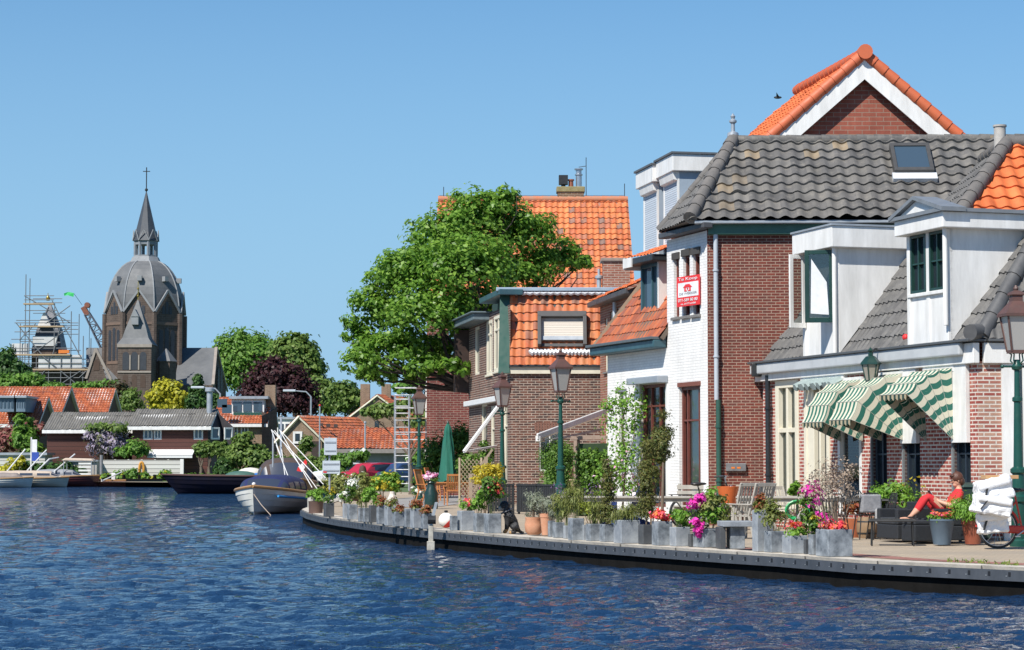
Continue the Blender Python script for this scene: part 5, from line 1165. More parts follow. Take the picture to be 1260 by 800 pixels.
# buoy and mooring post
q=G(548.5,650,QZ); q.y+=.2; t=thing('mooring_buoy','round white buoy with red segment lying on the quay edge','buoy',q+Vector((0,.0,0)))
bm_,nt,b=_new('buoy_paint'); tc=_n(nt,'ShaderNodeTexCoord'); sp=_n(nt,'ShaderNodeSeparateXYZ'); nt.links.new(tc.outputs['Object'],sp.inputs[0]); ad=_n(nt,'ShaderNodeMath',operation='SUBTRACT'); nt.links.new(sp.outputs[0],ad.inputs[0]); nt.links.new(sp.outputs[2],ad.inputs[1]); gt=_n(nt,'ShaderNodeMath',operation='GREATER_THAN'); gt.inputs[1].default_value=-.09; nt.links.new(ad.outputs[0],gt.inputs[0])
nt.links.new(mixc(nt,gt.outputs[0],(.82,.80,.74),(.75,.05,.04)),b.inputs['Base Color']); b.inputs['Roughness'].default_value=.35
s=MB(); s.ball(q+Vector((0,0,.165)),.165,22,14); s.build('ball',bm_,t,smooth=True,ang=80); s=MB(); s.lathe([(.03,0),(.045,.05),(.02,.06)],q+Vector((0,0,.32)),8); s.build('eye',MBK,t)
q=G(530.5,655,QZ-.02); t=thing('mooring_post','weathered white mooring post with pulley fixed to the quay edge','mooring post',q); MWW=M('weathered_white',(.50,.48,.42),(.30,.28,.24),9,.85,.3)
s=MB(); s.box(q+Vector((0,-.1,-.12)),(.10,.08,.55)); s.box(q+Vector((0,-.15,-.28)),(.16,.05,.2)); s.build('bracket',MWW,t,bev=.01); s=MB(); s.bar(q+Vector((0,-.1,.15)),q+Vector((.11,-.12,.62)),.06,.05); s.build('lever',M('galvanized',(.6,.62,.63),(.45,.47,.48),6,.4,metal=.5),t); s=MB(); s.tube([q+Vector((-.06,-.12,.26)),q+Vector((.1,-.12,.26))],.09,12); s.build('pulley',MBK,t)
# signpost (backs of two signs)
q=at(405.5,63.,QZ); t=thing('signpost','two blank grey signs seen from behind on a thin post','signpost',q); s=MB(); s.tube([q,P(405.5,538,63)],.03,8); s.build('post',MZN,t)
MSG=M('sign_back',(.50,.55,.59),(.44,.49,.53),3,.45,.05)
for x0,x1,y0,y1 in ((399,414.5,539,560),(397,418.5,567,583)):
    a=P(x0,y0,62.93); b=P(x1,y1,62.93); s=MB(); s.bx(a.x,b.x,62.9,62.93,b.z,a.z); k=s.build('sign_plate',MSG,t,bev=.005,seg=1); s=MB()
    for f in (.25,.75): z=b.z+(a.z-b.z)*f; s.bx(a.x+.03,b.x-.03,62.885,62.899,z-.02,z+.02)
    s.build('rail',MZN,k)
    if y0>560: s=MB(); s.bx(a.x+.02,a.x+.12,62.89,62.899,b.z+.03,b.z+.08); s.build('sticker',MRED,k)
# black picket fence panels
for i,(x0,x1,D0,D1,lab) in enumerate(((600,633,62.,62.,'short black fence panel by the rose bush'),(635.5,660,61.5,61.,'middle black slatted fence panel behind the dry lavender'),(660.5,690,61.,60.2,'black slatted fence panel ending at the green lamp post'))):
    a=at(x0,D0,GZ); b=at(x1,D1,GZ); fr=Fr(a,b); t=thing('black_fence',lab,'fence',a); s=MB(); n=int(fr.L/.085); H=.84
    for k in range(n): s.fb(fr,k*fr.L/n+.006,(k+1)*fr.L/n-.006,0,.018,GZ+.06,GZ+H-.05)
    s.build('slat_panel',MBK,t); s=MB(); s.fb(fr,0,fr.L,-.02,.04,GZ+H-.05,GZ+H); s.fb(fr,0,fr.L,.019,.05,GZ+.25,GZ+.31); s.build('rail',MBK,t)
    for u in (0.0,fr.L-.05): s=MB(); s.fb(fr,u,u+.05,.05,.1,GZ,GZ+H+.02); s.build('post',MBK,t)
# clipped hedge
q=at(683,63.5,GZ); t=thing('clipped_hedge','clipped green hedge behind the black fence and green lamp post','hedge',q)
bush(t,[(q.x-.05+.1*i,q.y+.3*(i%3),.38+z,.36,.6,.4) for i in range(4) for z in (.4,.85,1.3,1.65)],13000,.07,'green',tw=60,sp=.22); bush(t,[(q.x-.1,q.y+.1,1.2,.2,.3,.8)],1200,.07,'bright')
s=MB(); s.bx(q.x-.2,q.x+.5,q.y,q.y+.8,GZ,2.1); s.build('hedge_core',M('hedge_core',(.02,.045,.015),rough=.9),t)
# pergola frame with ivy wall
a=at(706,59.5,GZ); b=at(754,58.5,GZ); t=thing('garden_screen','brown timber frame grown over with ivy beside the white house','garden screen',a); fr=Fr(a,b); zt=zz(541,59)
s=MB(); s.fb(fr,0,.12,0,.12,GZ,zt); s.build('post',M('pergola_wood',(.23,.16,.12),(.3,.22,.17),5,.8),t); s=MB(); s.fb(fr,fr.L-.1,fr.L,0,.12,GZ,zt); s.build('post',M('pergola_wood',()),t); s=MB(); s.fb(fr,-.1,fr.L,-.01,.13,zt+.002,zt+.1); s.build('top_rail',M('pergola_wood',()),t)
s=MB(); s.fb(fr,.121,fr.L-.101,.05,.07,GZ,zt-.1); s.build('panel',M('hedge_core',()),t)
bush(t,[tuple(fr(.25+.2*i,.0,.5+.25*j))+(.16,.1,.18) for i in range(int(fr.L/.2)) for j in range(7)],5200,.085,'green','ivy',tw=8,sp=.45,asp=.85)
# climbing vine on the white house
q=WW(WW.L*.42,-.15,GZ); t=thing('climbing_vine','light green climbing vine with a few roses on the white house front','vine',q); vl=[]
for (px_,py_,r) in ((772,485,.32),(765,500,.35),(760,520,.38),(770,540,.42),(775,560,.42),(778,515,.36),(782,500,.3),(768,575,.45),(758,590,.5),(772,600,.5),(747,502,.25),(752,580,.4)):
    v=P(px_,py_,53.6); vl.append((v.x,v.y,v.z,r,.25,r))
bush(t,vl,1900,.085,'bright','leaves',tw=10,sp=.35,asp=.7); bush(t,vl[-5:],90,.1,'rose','flowers',asp=.9); s=MB(); v=[P(766,626,53.6),P(770,570,53.6),P(765,520,53.6),P(775,482,53.6)]; s.tube(v,[.03,.025,.02,.01],6); s.tube([v[1],P(780,540,53.6),P(782,500,53.6)],.012,5); s.build('stem',MSTB,t)
# adirondack chair, navy
q=at(765,47,GZ); t=thing('adirondack_chair','navy blue slatted garden armchair in front of the white house','chair',q,local=True)
s=MB()
for i in range(5): s.bar((-.22+.11*i,.25,.36),(-.26+.13*i,.60,1.12-.03*abs(i-2)),.09,.02)
s.bar((-.27,.36,.6),(.27,.36,.6),.03,.06); s.build('backrest',MNV,t); s=MB()
for i in range(5): s.bar((-.26,-.25+i*.11,.40-i*.02),(.26,-.25+i*.11,.40-i*.02),.09,.02)
s.build('seat',MNV,t)
for sx in (-1,1):
    s=MB(); s.bx(sx*.33-.06,sx*.33+.06,-.36,.36,.58,.605); s.build('armrest',MNV,t); s=MB(); s.bx(sx*.29-.015,sx*.29+.015,-.33,-.22,0,.578); s.build('leg',MNV,t); s=MB(); s.bar((sx*.27,-.3,.36),(sx*.27,.55,.06),.03,.12); s.build('leg',MNV,t)
t.rotation_euler=(0,0,R(-115)); t.scale=(1.1,1.1,1.1)
# wicker chair
q=at(718,61.5,GZ); t=thing('wicker_chair','tan wicker chair seen from behind, beside the child in orange','chair',q,local=True); MWK=M('wicker_tan',(.46,.33,.2),(.34,.23,.13),14,.8,.5)
s=MB(); n=14; vs=[]
for j in range(8):
    z=.35+.085*j
    for i in range(n+1): a=-.9+1.8*i/n; r=.34+.02*j; vs.append((r*math.sin(a),-r*math.cos(a)*(.7+.02*j),z))
s.add(vs,[(j*(n+1)+i,j*(n+1)+i+1,(j+1)*(n+1)+i+1,(j+1)*(n+1)+i) for j in range(7) for i in range(n)]); o=s.build('backrest',MWK,t); md=o.modifiers.new('s','SOLIDIFY'); md.thickness=.025
s=MB(); s.tube([(.49*.75*math.sin(a)*1.32,-.49*math.cos(a)*.82,.95) for a in [-.95+1.9*i/12 for i in range(13)]],.025,6); s.build('top_rail',MWK,t); s=MB(); s.lathe([(.33,.3),(.33,.37)],(0,0,0),18); s.build('seat',MWK,t)
for sx in (-1,1):
    for sy in (-1,1): s=MB(); s.tube([(sx*.26,sy*.22,0),(sx*.25,sy*.2,.36)],.022,6); s.build('leg',MWK,t)
# weathered teak: tables, chairs, wall bench
table(MTG,'long weathered grey table behind the conifer planters',at(775,46,GZ),R(-6),3.4,.8,.73)
q=at(868,50.,GZ); t=thing('wall_bench','weathered grey wooden bench against the white house wall','bench',q,local=True)
s=MB()
for i in range(3): s.bx(-.75,.75,-.22+i*.15,-.09+i*.15,.43,.46)
s.build('seat',MTG,t,bev=.004,seg=1); s=MB()
for i in range(3): s.bx(-.75,.75,.24,.265,.56+i*.13,.66+i*.13)
s.build('backrest',MTG,t,bev=.004,seg=1)
for sx in (-1,1): s=MB(); s.bx(sx*.7-.03,sx*.7+.03,-.22,.23,0,.428); s.build('leg',MTG,t); s=MB(); s.bx(sx*.7-.03,sx*.7+.03,.266,.31,.3,.95); s.build('post',MTG,t)
t.rotation_euler=(0,0,R(-62+40))
GC='weathered grey folding chairs at the quay tables'
chair(MTG,'weathered grey chair nearest the orange pot, its slatted back turned to us',at(912,41.5,GZ),R(205),1.05,group=GC)
chair(MTG,'weathered grey chair behind the tall slate slabs',at(925,41.2,GZ),R(215),1.05,group=GC)
table(MTG,'weathered grey dining table behind the brown shrub planter',at(970,44.5,GZ),R(-14),2.0,.9,.75)
chair(MTG,'low grey chair behind the dining table near the brick wall',at(962,47.3,GZ),R(20),.92,group=GC,arms=False)
# concrete bench
q=G(908,676,QZ+.012); t=thing('concrete_bench','concrete slab bench beside the tall slate planters','bench',q,local=True)
s=MB(); s.bx(-.26,.26,-.2,.25,.36,.45); s.build('slab',MPLw,t,bev=.01); s=MB(); s.bx(-.12,.12,-.1,.2,0,.358); s.build('support',MPL,t,bev=.008); s=MB(); s.bx(-.30,-.2,-.12,.2,0,.355); s.build('support',MPLd,t,bev=.008); t.rotation_euler=(0,0,R(8)); t.location.y+=.25
# black metal cafe sets
def metalchair(label,loc,rz,mat=MBK,H=.86):
    t=thing('metal_chair',label,'chair',loc,'black metal terrace chairs',local=True)
    s=MB(); s.lathe([(0,.44),(.2,.44),(.21,.455),(.2,.465),(0,.465)],(0,0,0),14); s.build('seat',mat,t)
    s=MB(); pts=[(.2*math.cos(a),.2+.0*a,.46+(H-.46)*1) for a in (0,)]
    s.tube([(-.19,.17,.44),(-.21,.26,H-.12),(-.13,.29,H),(.13,.29,H),(.21,.26,H-.12),(.19,.17,.44)],.013,6)
    for i in range(6): x=-.13+.052*i; s.tube([(x,.2,.46),(x*1.1,.285,H-.01)],.007,5)
    for z in (.6,.72): s.tube([(-.2,.22+(z-.5)*.2,z),(.2,.22+(z-.5)*.2,z)],.007,5)
    s.build('backrest',mat,t); 
    for sx in (-1,1):
        for sy in (-1,1): s=MB(); s.tube([(sx*.15,sy*.15,.44),(sx*.2,sy*.2,0)],.012,6); s.build('leg',mat,t)
    t.rotation_euler=(0,0,rz); return t
def metaltable(label,loc,rz,L,W,H):
    t=thing('metal_table',label,'table',loc,local=True); s=MB(); s.bx(-L/2,L/2,-W/2,W/2,H-.02,H); s.tube([(-L/2,-W/2,H-.03),(L/2,-W/2,H-.03),(L/2,W/2,H-.03),(-L/2,W/2,H-.03),(-L/2,-W/2,H-.03)],.015,6); s.build('tabletop',MBK,t,bev=.005)
    for sx in (-1,1):
        for sy in (-1,1): s=MB(); x,y=sx*(L/2-.05),sy*(W/2-.05); s.tube([(x,y,H-.04),(x*1.04,y*1.04,0)],.016,6); s.build('leg',MBK,t)
    t.rotation_euler=(0,0,rz); return t
metaltable('long black metal table behind the twiggy shrub',at(1045,42.5,GZ),R(-12),1.55,.8,.74)
metaltable('low black metal table the woman in red rests her foot on',at(1098,38.0,GZ),R(-8),.78,.55,.46)
metalchair('black metal chair with curved back left of the twiggy shrub',at(1013,41.4,GZ),R(70))
metalchair('black metal chair behind the big twiggy shrub',at(1030,40.6,GZ),R(160))
metalchair('black metal chair at the far side of the long metal table',at(1050,44.2,GZ),R(-10))
t=metalchair('black metal chair draped with a grey throw',at(1066,41.2,GZ),R(190)); s=MB(); s.hexa([(-.2,.15,.5),(.2,.15,.5),(.2,.33,.5),(-.2,.33,.5),(-.18,.2,.84),(.18,.2,.84),(.18,.36,.84),(-.18,.36,.84)])
o=s.build('throw',M('throw_grey',(.33,.33,.34),(.2,.2,.21),8,.9,.4),None,bev=.03); o.location=t.location; o.rotation_euler=t.rotation_euler; tag(o,'grey woven throw hanging over the metal chair','blanket')
metalchair('black metal chair turned side-on at the end of the long table',at(1083,41.0,GZ),R(-80))
t=thing('grey_cushion','pale grey cushion propped against the metal chairs','cushion',at(1086,40.7,GZ)); q=at(1087,40.6,GZ); s=MB(); s.box((q.x,q.y,.82),(.34,.10,.30),R(25)); o=s.build('cover',M('cushion_grey',(.36,.355,.35),(.26,.26,.26),6,.9,.3),t,bev=.06,seg=4)
# wooden barrel under the table
q=at(1067,41.8,GZ); t=thing('oak_barrel','small oak half barrel under the black metal tables','barrel',q); s=MB(); s.lathe([(.16,0),(.2,.14),(.2,.26),(.17,.4)],q,16); s.build('staves',M('oak',(.3,.2,.11),(.22,.14,.08),6,.7,stretch=(4,4,.5)),t,smooth=True); s=MB(); s.lathe([(.19,.08),(.195,.11)],q,16); s.lathe([(.193,.3),(.185,.33)],q,16); s.build('hoop',MBK,t)
q=at(1051,42.2,GZ); t=thing('orange_pot','orange clay pot standing under the long metal table','plant pot',q); s=MB(); s.lathe([(.14,0),(.22,.3),(.23,.36),(.2,.36)],q,16); s.build('pot',M('pot_rust',(.4,.12,.05),(.3,.09,.04),4,.7),t,smooth=True); bush(t,[(q.x,q.y,.9,.2,.2,.14)],200,.09,'red')
# rattan sofa: three blocks
sofa_d=RR
def blockthing(label,loc,rz,boxes,name='lounge_chair',cat='sofa',group='charcoal rattan lounge seats'):
    t=thing(name,label,cat,loc,group,local=True)
    for nm,bx_,mt in boxes: s=MB(); s.bx(*bx_); s.build(nm,mt,t,bev=.02)
    t.rotation_euler=(0,0,rz); return t
MCU2=M('cushion_dark',(.022,.025,.03),(.035,.038,.045),10,.9,.3)
blockthing('charcoal rattan lounge chair the woman in red sits on',at(1163,39.2,GZ),R(-74),[('base',(-.45,.45,-.42,.42,.06,.32),MCH),('seat_cushion',(-.3,.3,-.42,.24,.325,.44),MCU2),('backrest',(-.45,.45,.25,.45,.325,.80),MCH),('armrest',(-.45,-.31,-.42,.245,.325,.62),MCH),('armrest',(.31,.45,-.42,.245,.325,.62),MCH)])
blockthing('charcoal rattan chair behind the low table, plant growing over its back',at(1116,39.9,GZ),R(-72),[('base',(-.4,.4,-.4,.4,.06,.32),MCH),('seat_cushion',(-.28,.28,-.4,.2,.325,.44),MCU2),('backrest',(-.4,.4,.21,.4,.325,.72),MCH),('armrest',(-.4,-.29,-.4,.2,.325,.6),MCH),('armrest',(.29,.4,-.4,.2,.325,.6),MCH)])
blockthing('charcoal rattan stool between the low table and lounge chair',at(1133,38.9,GZ),R(-72),[('base',(-.25,.25,-.25,.25,.05,.34),MCH),('seat_cushion',(-.24,.24,-.24,.24,.345,.42),MCU2)],'rattan_stool','stool')
q=at(1108,42.4,GZ); t=thing('fern_trough','charcoal trough of bright green ferns under the cafe windows','plant trough',q,local=True); s=MB(); s.bx(-.45,.45,-.2,.2,0,.62); s.build('trough',MCH,t,bev=.015); bush(t,[(0,0,.82,.5,.3,.26),(-.3,-.1,.72,.3,.25,.2)],1100,.11,'bright',asp=.3); bush(t,[(.1,0,1.0,.4,.2,.15)],24,.08,'yellow','flowers',asp=.9); t.rotation_euler=(0,0,R(-20))
# wheelie bin
q=at(1200,39.9,GZ); t=thing('wheelie_bin','dark green wheelie bin at the white corner of the cafe','bin',q,local=True); MBN=M('bin_green',(.02,.045,.035),(.03,.055,.045),4,.5)
s=MB(); s.hexa([(-.22,-.25,.06),(.22,-.25,.06),(.22,.22,.06),(-.22,.22,.06),(-.28,-.34,.98),(.28,-.34,.98),(.28,.3,.98),(-.28,.3,.98)]); s.build('bin_body',MBN,t,bev=.02); s=MB(); s.hexa([(-.3,-.37,.985),(.3,-.37,.985),(.3,.34,1.0),(-.3,.34,1.0),(-.27,-.33,1.04),(.27,-.33,1.04),(.27,.3,1.07),(-.27,.3,1.07)]); s.build('lid',MBN,t,bev=.015)
for sx in (-1,1): s=MB(); s.tube([(sx*.2,.24,.1),(sx*.25,.24,.1)],.1,14); s.build('wheel',MBK,t)
s=MB(); s.tube([(-.25,.36,.98),(.25,.36,.98)],.02,8); s.build('handle',MBN,t); s=MB(); s.fb(Fr((-.12,-.3,0),(.12,-.3,0)),0,.16,-.012,.0,.66,.8); s.build('sticker',M('sticker_grey',(.5,.5,.48)),t)
# cardboard behind the bike
t=thing('cardboard_box','flattened brown cardboard carried on top of the white bags','box',P(1232,585,36.3)); q=P(1230,587,36.4); s=MB(); s.box(q,(.55,.3,.06),R(5)); s.build('carton',M('cardboard',(.5,.3,.14),(.42,.25,.12),4,.9),t,bev=.005)
# green hose and folded deck chair behind the low planters
q=at(982,36.5,QZ); t=thing('garden_hose','coiled bright green garden hose hanging behind the low planters','hose',q); s=MB()
for k in range(3): s.tube([q+Vector((.2*math.cos(a)*(1-.1*k),.05*k,.62+.16*math.sin(a)*(1-.1*k))) for a in [i*math.pi/8 for i in range(17)]],.02,6,caps=False)
s.build('coil',M('hose_green',(.02,.35,.10),rough=.4),t); s=MB(); s.tube([q+Vector((0,.05,0)),q+Vector((0,.05,.8))],.025,6); s.build('stand',MBK,t)
q=at(984,35.3,QZ); t=thing('leaning_board','pale wooden board leaning between the low planters','board',q); s=MB(); s.bar(q+Vector((-.22,.0,.12)),q+Vector((.12,.1,.62)),.05,.16); s.build('plank',MTG,t,bev=.005)
# lattice and wooden stair rail by the brown house
a=at(566,72.5,GZ); b=at(592,72,GZ); fr=Fr(a,b); t=thing('lattice_fence','diamond lattice garden fence beside the teak chair','fence',a); s=MB(); H=1.55
for k in range(-6,12):
    for sg in (1,-1):
        u=k*.16; p0,p1=(u,GZ+.2),(u+sg*(H-.2),GZ+H)
        if sg<0: p0=(u+.9,GZ+.2); p1=(u+.9-(H-.2),GZ+H)
        def cl(p,q):
            (x0,z0),(x1,z1)=p,q; ts=[0,1]; 
            lo,hi=0,1
            for val,dv in ((x0,x1-x0),):
                if abs(dv)>1e-6:
                    ta,tb=(0-val)/dv,(fr.L-val)/dv; ta,tb=min(ta,tb),max(ta,tb); lo,hi=max(lo,ta),min(hi,tb)
            return None if lo>=hi-.02 else ((x0+(x1-x0)*lo,z0+(z1-z0)*lo),(x0+(x1-x0)*hi,z0+(z1-z0)*hi))
        c=cl(p0,p1)
        if c: s.bar(fr(c[0][0],0 if sg>0 else .012,c[0][1]),fr(c[1][0],0 if sg>0 else .012,c[1][1]),.022,.012)
s.build('lattice',M('lattice_wood',(.40,.33,.22),(.32,.25,.16),5,.8),t); s=MB(); s.fb(fr,-.05,.02,-.02,.04,GZ,GZ+H+.05); s.build('post',M('lattice_wood',()),t); s=MB(); s.fb(fr,fr.L-.02,fr.L+.05,-.02,.04,GZ,GZ+H+.05); s.build('post',M('lattice_wood',()),t)
q=at(580,71,GZ); t=thing('stair_rail','weathered wooden stair rail rising towards the brown brick house','stair rail',q); MRL=M('rail_wood',(.26,.2,.14),(.33,.26,.19),5,.8)
s=MB(); a,b=P(583,585,71),P(606,553,71); s.bar(a,b,.09,.07); s.bar(a-Vector((0,0,.5)),b-Vector((0,0,.5)),.06,.05); s.build('handrail',MRL,t)
for x,yt in ((579,583),(598,562)): s=MB(); v=P(x,yt,71); s.bx(v.x-.06,v.x+.06,v.y-.06,v.y+.06,GZ,v.z); s.build('post',MRL,t)
# yellow shrub and other bushes on the quay
def shrub(label,lobes,n,size,mat,name='shrub',base=None,extra=None,D=None,asp=.5,tw=16,sp=.24):
    """lobes in pixels: (x,y,rx,ry) at distance D"""
    L=[]; 
    for l in lobes:
        d=l[4] if len(l)>4 else D; v=P(l[0],l[1],d); L.append((v.x,v.y,v.z,l[2]*d/F,l[2]*d/F*.8,l[3]*d/F))
    b=Vector((sum(l[0] for l in L)/len(L),L[0][1],GZ)); t=thing(name,label,'shrub',b); bush(t,L,n,size,mat,tw=tw,sp=sp,asp=asp)
    hz_=max(l[2] for l in L)-GZ; stems(t,(b.x,b.y,GZ),max(.1,(max(l[0]+l[3] for l in L)-min(l[0]-l[3] for l in L))*.3),max(.2,hz_*.8),8,MSTB,w=.012)
    if extra: bush(t,L,extra[1],extra[2],extra[0],'flowers',asp=.9,tw=tw)
    return t
shrub('yellow leaved shrub beside the wooden stair rail',[(592,583,14,10),(605,580,12,9),(588,592,10,8),(612,592,8,12)],1500,.10,'yellow',D=66)
shrub('white and purple flowering plants under the yellow shrub',[(604,603,9,12)],500,.08,'green',D=63,extra=('white',150,.09)); shrub('purple pansies by the wooden rail',[(596,606,6,8)],200,.07,'green',D=62,extra=('violet',120,.08))
shrub('leafy green bush behind the signpost at the quay tip',[(418,597,16,14),(432,603,14,14),(405,600,10,10),(440,592,12,12)],3400,.13,'olive',D=72,extra=('white',60,.1))
shrub('yellow flowering gorse bush in front of the red car',[(464,596,17,9),(478,592,15,10),(456,601,12,7),(486,600,9,9)],2600,.13,'bright',D=88,extra=('yellow',420,.13))
shrub('white flowered plant on the paving behind the row of planters',[(424,612,7,8)],400,.09,'green',D=64,extra=('white',160,.1))
shrub('dense dark green shrub behind the teak chairs and lamp post',[(545,560,22,24),(570,545,22,22),(585,560,18,24),(530,580,18,20),(520,595,12,14),(560,585,22,20)],8000,.16,'green',D=90,tw=40)
shrub('green climber at the foot of the big brick house',[(600,560,8,20),(578,575,14,18)],1500,.13,'green',D=80)
shrub('lime green low plant before the wicker chair',[(722,624,14,8),(735,620,10,7)],900,.09,'lime',D=52)
shrub('purple spiked lavender bush by the black fence',[(660,618,9,9),(676,622,8,8)],900,.09,'grey',D=50,asp=.2,extra=('violet',25,.05))
shrub('leafy olive shrub beside the tall conifer planter',[(800,585,9,26),(808,560,10,22)],1500,.08,'brown',D=44,extra=None)
shrub('small green plant against the cafe wall behind the dining table',[(978,603,7,9)],420,.09,'bright',D=45.5)
shrub('white flowers on the ground beside the lamp post foot',[(511,606,6,5)],160,.09,'green',D=84,extra=('white',120,.12))
# dark carved owl-like statue / stump by the gorse
q=at(446,80,GZ); t=thing('wooden_stump_statue','dark carved wooden stump statue beside the yellow gorse','statue',q); s=MB(); s.lathe([(.22,0),(.2,.3),(.14,.5),(.16,.8),(.12,1.0),(.15,1.15),(.1,1.3),(0,1.36)],q,9); s.build('carving',M('dark_wood',(.06,.035,.025),(.1,.06,.04),8,.8,.6),t,smooth=True); s=MB(); s.ball((q.x-.25,q.y-.1,.62),(.2,.15,.2),8,6); s.build('root',M('dark_wood',()),t,smooth=True)
q=at(482.5,78,GZ); t=thing('concrete_block','small white concrete foot under the scaffold tower','block',q); s=MB(); s.lathe([(.22,0),(.18,.15),(.1,.32),(.09,.42)],q,10); s.build('block',M('pale_concrete',(.6,.55,.48)),t)
# ================================================================ trees and the far bank
BK=M('bark',(.10,.075,.055),(.16,.13,.10),4,.9,.5,stretch=(3,3,.6)); BK2=M('bark_dark',(.045,.035,.028),(.07,.055,.045),4,.9,.5)
def plobes(L,D,dk=.8):
    out=[]
    for l in L:
        d=D+(l[4] if len(l)>4 else 0); v=P(l[0],l[1],d); out.append((v.x,v.y,v.z,l[2]*d/F,(l[2]+l[3])/2*d/F*dk,l[3]*d/F))
    return out
LT=Mleaf('leaf_tree',[(.075,.16,.02),(.115,.235,.03),(.17,.32,.045),(.30,.46,.08)],.45,.4)
tl=plobes([(592,268,46,34),(548,292,48,36),(640,288,46,36,1),(688,316,34,22,2),(505,335,44,36,-1),(575,330,60,44,-2),(640,335,46,34,1),(466,385,38,34),(530,385,52,42,-2),(590,390,44,42,2),(448,436,27,28),(492,430,42,30,-1),(545,435,34,24,1),(455,466,20,14),(485,462,26,16,-1),(525,455,26,16,-2),(560,452,22,16,-3),(445,448,24,20,-2),(715,325,16,12,2),(620,250,28,18),(475,345,26,18),(440,410,20,20)],88,.75)
tree('linden_tree','big wind-blown linden tree with dense fresh green leaves before orange roof',at(600,88,GZ),tl,46000,.19,LT,BK2,.2,5,None,75,.155,axis=(.8,.1,-.2),asp=.6,inner=.3,fork=.55)
def ft(name,label,px,D,L,n,size,mat,seed,bark=BK,r=.3,tw=40,sp=.24,asp=.6,limbs=True,cat='tree',group=None):
    tree(name,label,at(px,D,GZ),plobes(L,D,.7),n,size,mat,bark,r,seed,group,tw,sp,None,asp,cat,limbs)
LD=Mleaf('leaf_far_green',[(.08,.18,.03),(.13,.26,.045),(.20,.34,.06)],.35); LK=Mleaf('leaf_far_dark',[(.035,.085,.025),(.055,.12,.03),(.085,.17,.04)]); LO=Mleaf('leaf_far_olive',[(.09,.16,.035),(.14,.22,.05),(.21,.29,.07)],.35); LY=Mleaf('leaf_far_yellow',[(.38,.36,.03),(.52,.48,.04),(.30,.32,.04)])
LC=ML['copper']
ft('broadleaf_tree','bright green poplar rising behind copper beech',300,428,[(300,435,28,28),(280,450,22,26),(320,445,24,28),(300,465,40,24),(288,424,18,14),(308,422,16,12),(335,455,18,24)],11000,.8,LD,21)
ft('broadleaf_tree','mid green tree standing behind copper beech on its canal side',362,340,[(362,436,24,24),(380,452,18,20),(345,450,18,20),(362,470,36,18),(352,424,14,12),(368,420,12,10),(385,470,16,16)],8500,.75,LO,22)
ft('copper_beech','dark purple copper beech behind the orange-roofed house with white dormer',342,255,[(342,470,34,24),(322,485,28,22),(362,485,28,22),(345,495,42,20),(338,455,20,14),(378,498,14,14)],9000,.55,LC,23,BK2)
ft('broadleaf_tree','olive green tree at the edge of copper beech, over the lamp post',402,280,[(402,488,20,18),(422,482,16,12),(390,476,14,12),(415,500,24,12),(440,492,12,12)],5200,.6,LO,24)
ft('conifer_tree','narrow dark conifer behind the tall gable house',432,285,[(432,482,6,10),(432,494,9,10),(432,506,10,8)],1600,.5,LK,25,BK2,.2,18)
ft('broadleaf_tree','green tree far behind the scaffold, tops only showing',515,200,[(512,472,16,9),(530,470,14,9),(500,478,14,8)],2200,.45,LD,26)
ft('broadleaf_tree','dark green tree beside the scaffolded church tower',14,300,[(2,442,14,14),(20,458,16,12),(5,464,24,16)],4600,.6,LK,27)
ft('broadleaf_tree','mid green tree in front of church scaffolding',45,280,[(34,469,18,8),(60,478,18,5),(15,472,18,8)],3200,.5,LD,28)
ft('broadleaf_tree','low leafy tree below the church scaffold by the orange roofs',115,270,[(105,477,18,4),(130,475,16,6)],1800,.45,LD,29)
ft('broadleaf_tree','dark reddish green tree below the small church tower',138,262,[(140,484,18,13),(150,495,14,10)],3000,.45,Mleaf('leaf_far_red',[(.05,.05,.02),(.09,.06,.03),(.06,.09,.03)]),30)
ft('conifer_tree','yellow green cypress below the small church tower',162,250,[(162,487,9,9),(162,498,14,10)],1900,.4,LO,31)
ft('broadleaf_tree','bright yellow leaved tree in front of the church',206,245,[(206,478,16,10),(196,487,14,11),(217,487,13,11),(205,495,20,10)],4200,.45,LY,32)
ft('conifer_tree','dark green pointed spruce in front of church nave',243,240,[(243,470,5,9),(243,482,9,9),(243,494,13,10)],2600,.42,LK,33,BK2)
ft('broadleaf_tree','dark tree between the spruce and white dormer house',262,250,[(262,495,14,9),(225,497,12,8)],2000,.4,LK,34)
# ------------------------------------------------ church
BRC=Mbrick('brick_church',(.115,.085,.070),(.088,.066,.056),(.145,.118,.10),.35,.9,.03,.2,(.75,1.15)); SLC=M('slate_roof',(.145,.148,.15),(.095,.10,.105),.35,.6,.1); SLD=M('slate_dark',(.06,.068,.08),(.045,.05,.06),.5,.5); STN=M('stone_trim',(.27,.28,.29),(.21,.22,.23),1,.7); WLV=M('louvre_dark',(.025,.03,.04),(.04,.045,.055),2,.6); MGD=M('gold',(.6,.4,.1),rough=.3,metal=.8)
Dc=400.; cc_=at(176.5,Dc,GZ); ch=thing('church','dark brick domed church with lantern spire and small square bell tower','church',cc_); k=Dc/F
def oct_(r,z,n=8,a0=math.pi/8): return [(cc_.x+r*math.cos(a0+2*math.pi*i/n),cc_.y+r*math.sin(a0+2*math.pi*i/n),z) for i in range(n)]
RD=49*k; z0=GZ; z1=zz(388,Dc); zg=zz(362,Dc)
s=MB(); s.lathe([(RD,0),(RD,z1-z0)],(cc_.x,cc_.y,z0),8,math.pi/8)
A_=oct_(RD,z1)
for i in range(8):
    a,b=Vector(A_[i]),Vector(A_[(i+1)%8]); m=(a+b)/2; m.z=zg; s.quad(a,b,m)
s.build('drum_wall',BRC,ch)
s=MB()
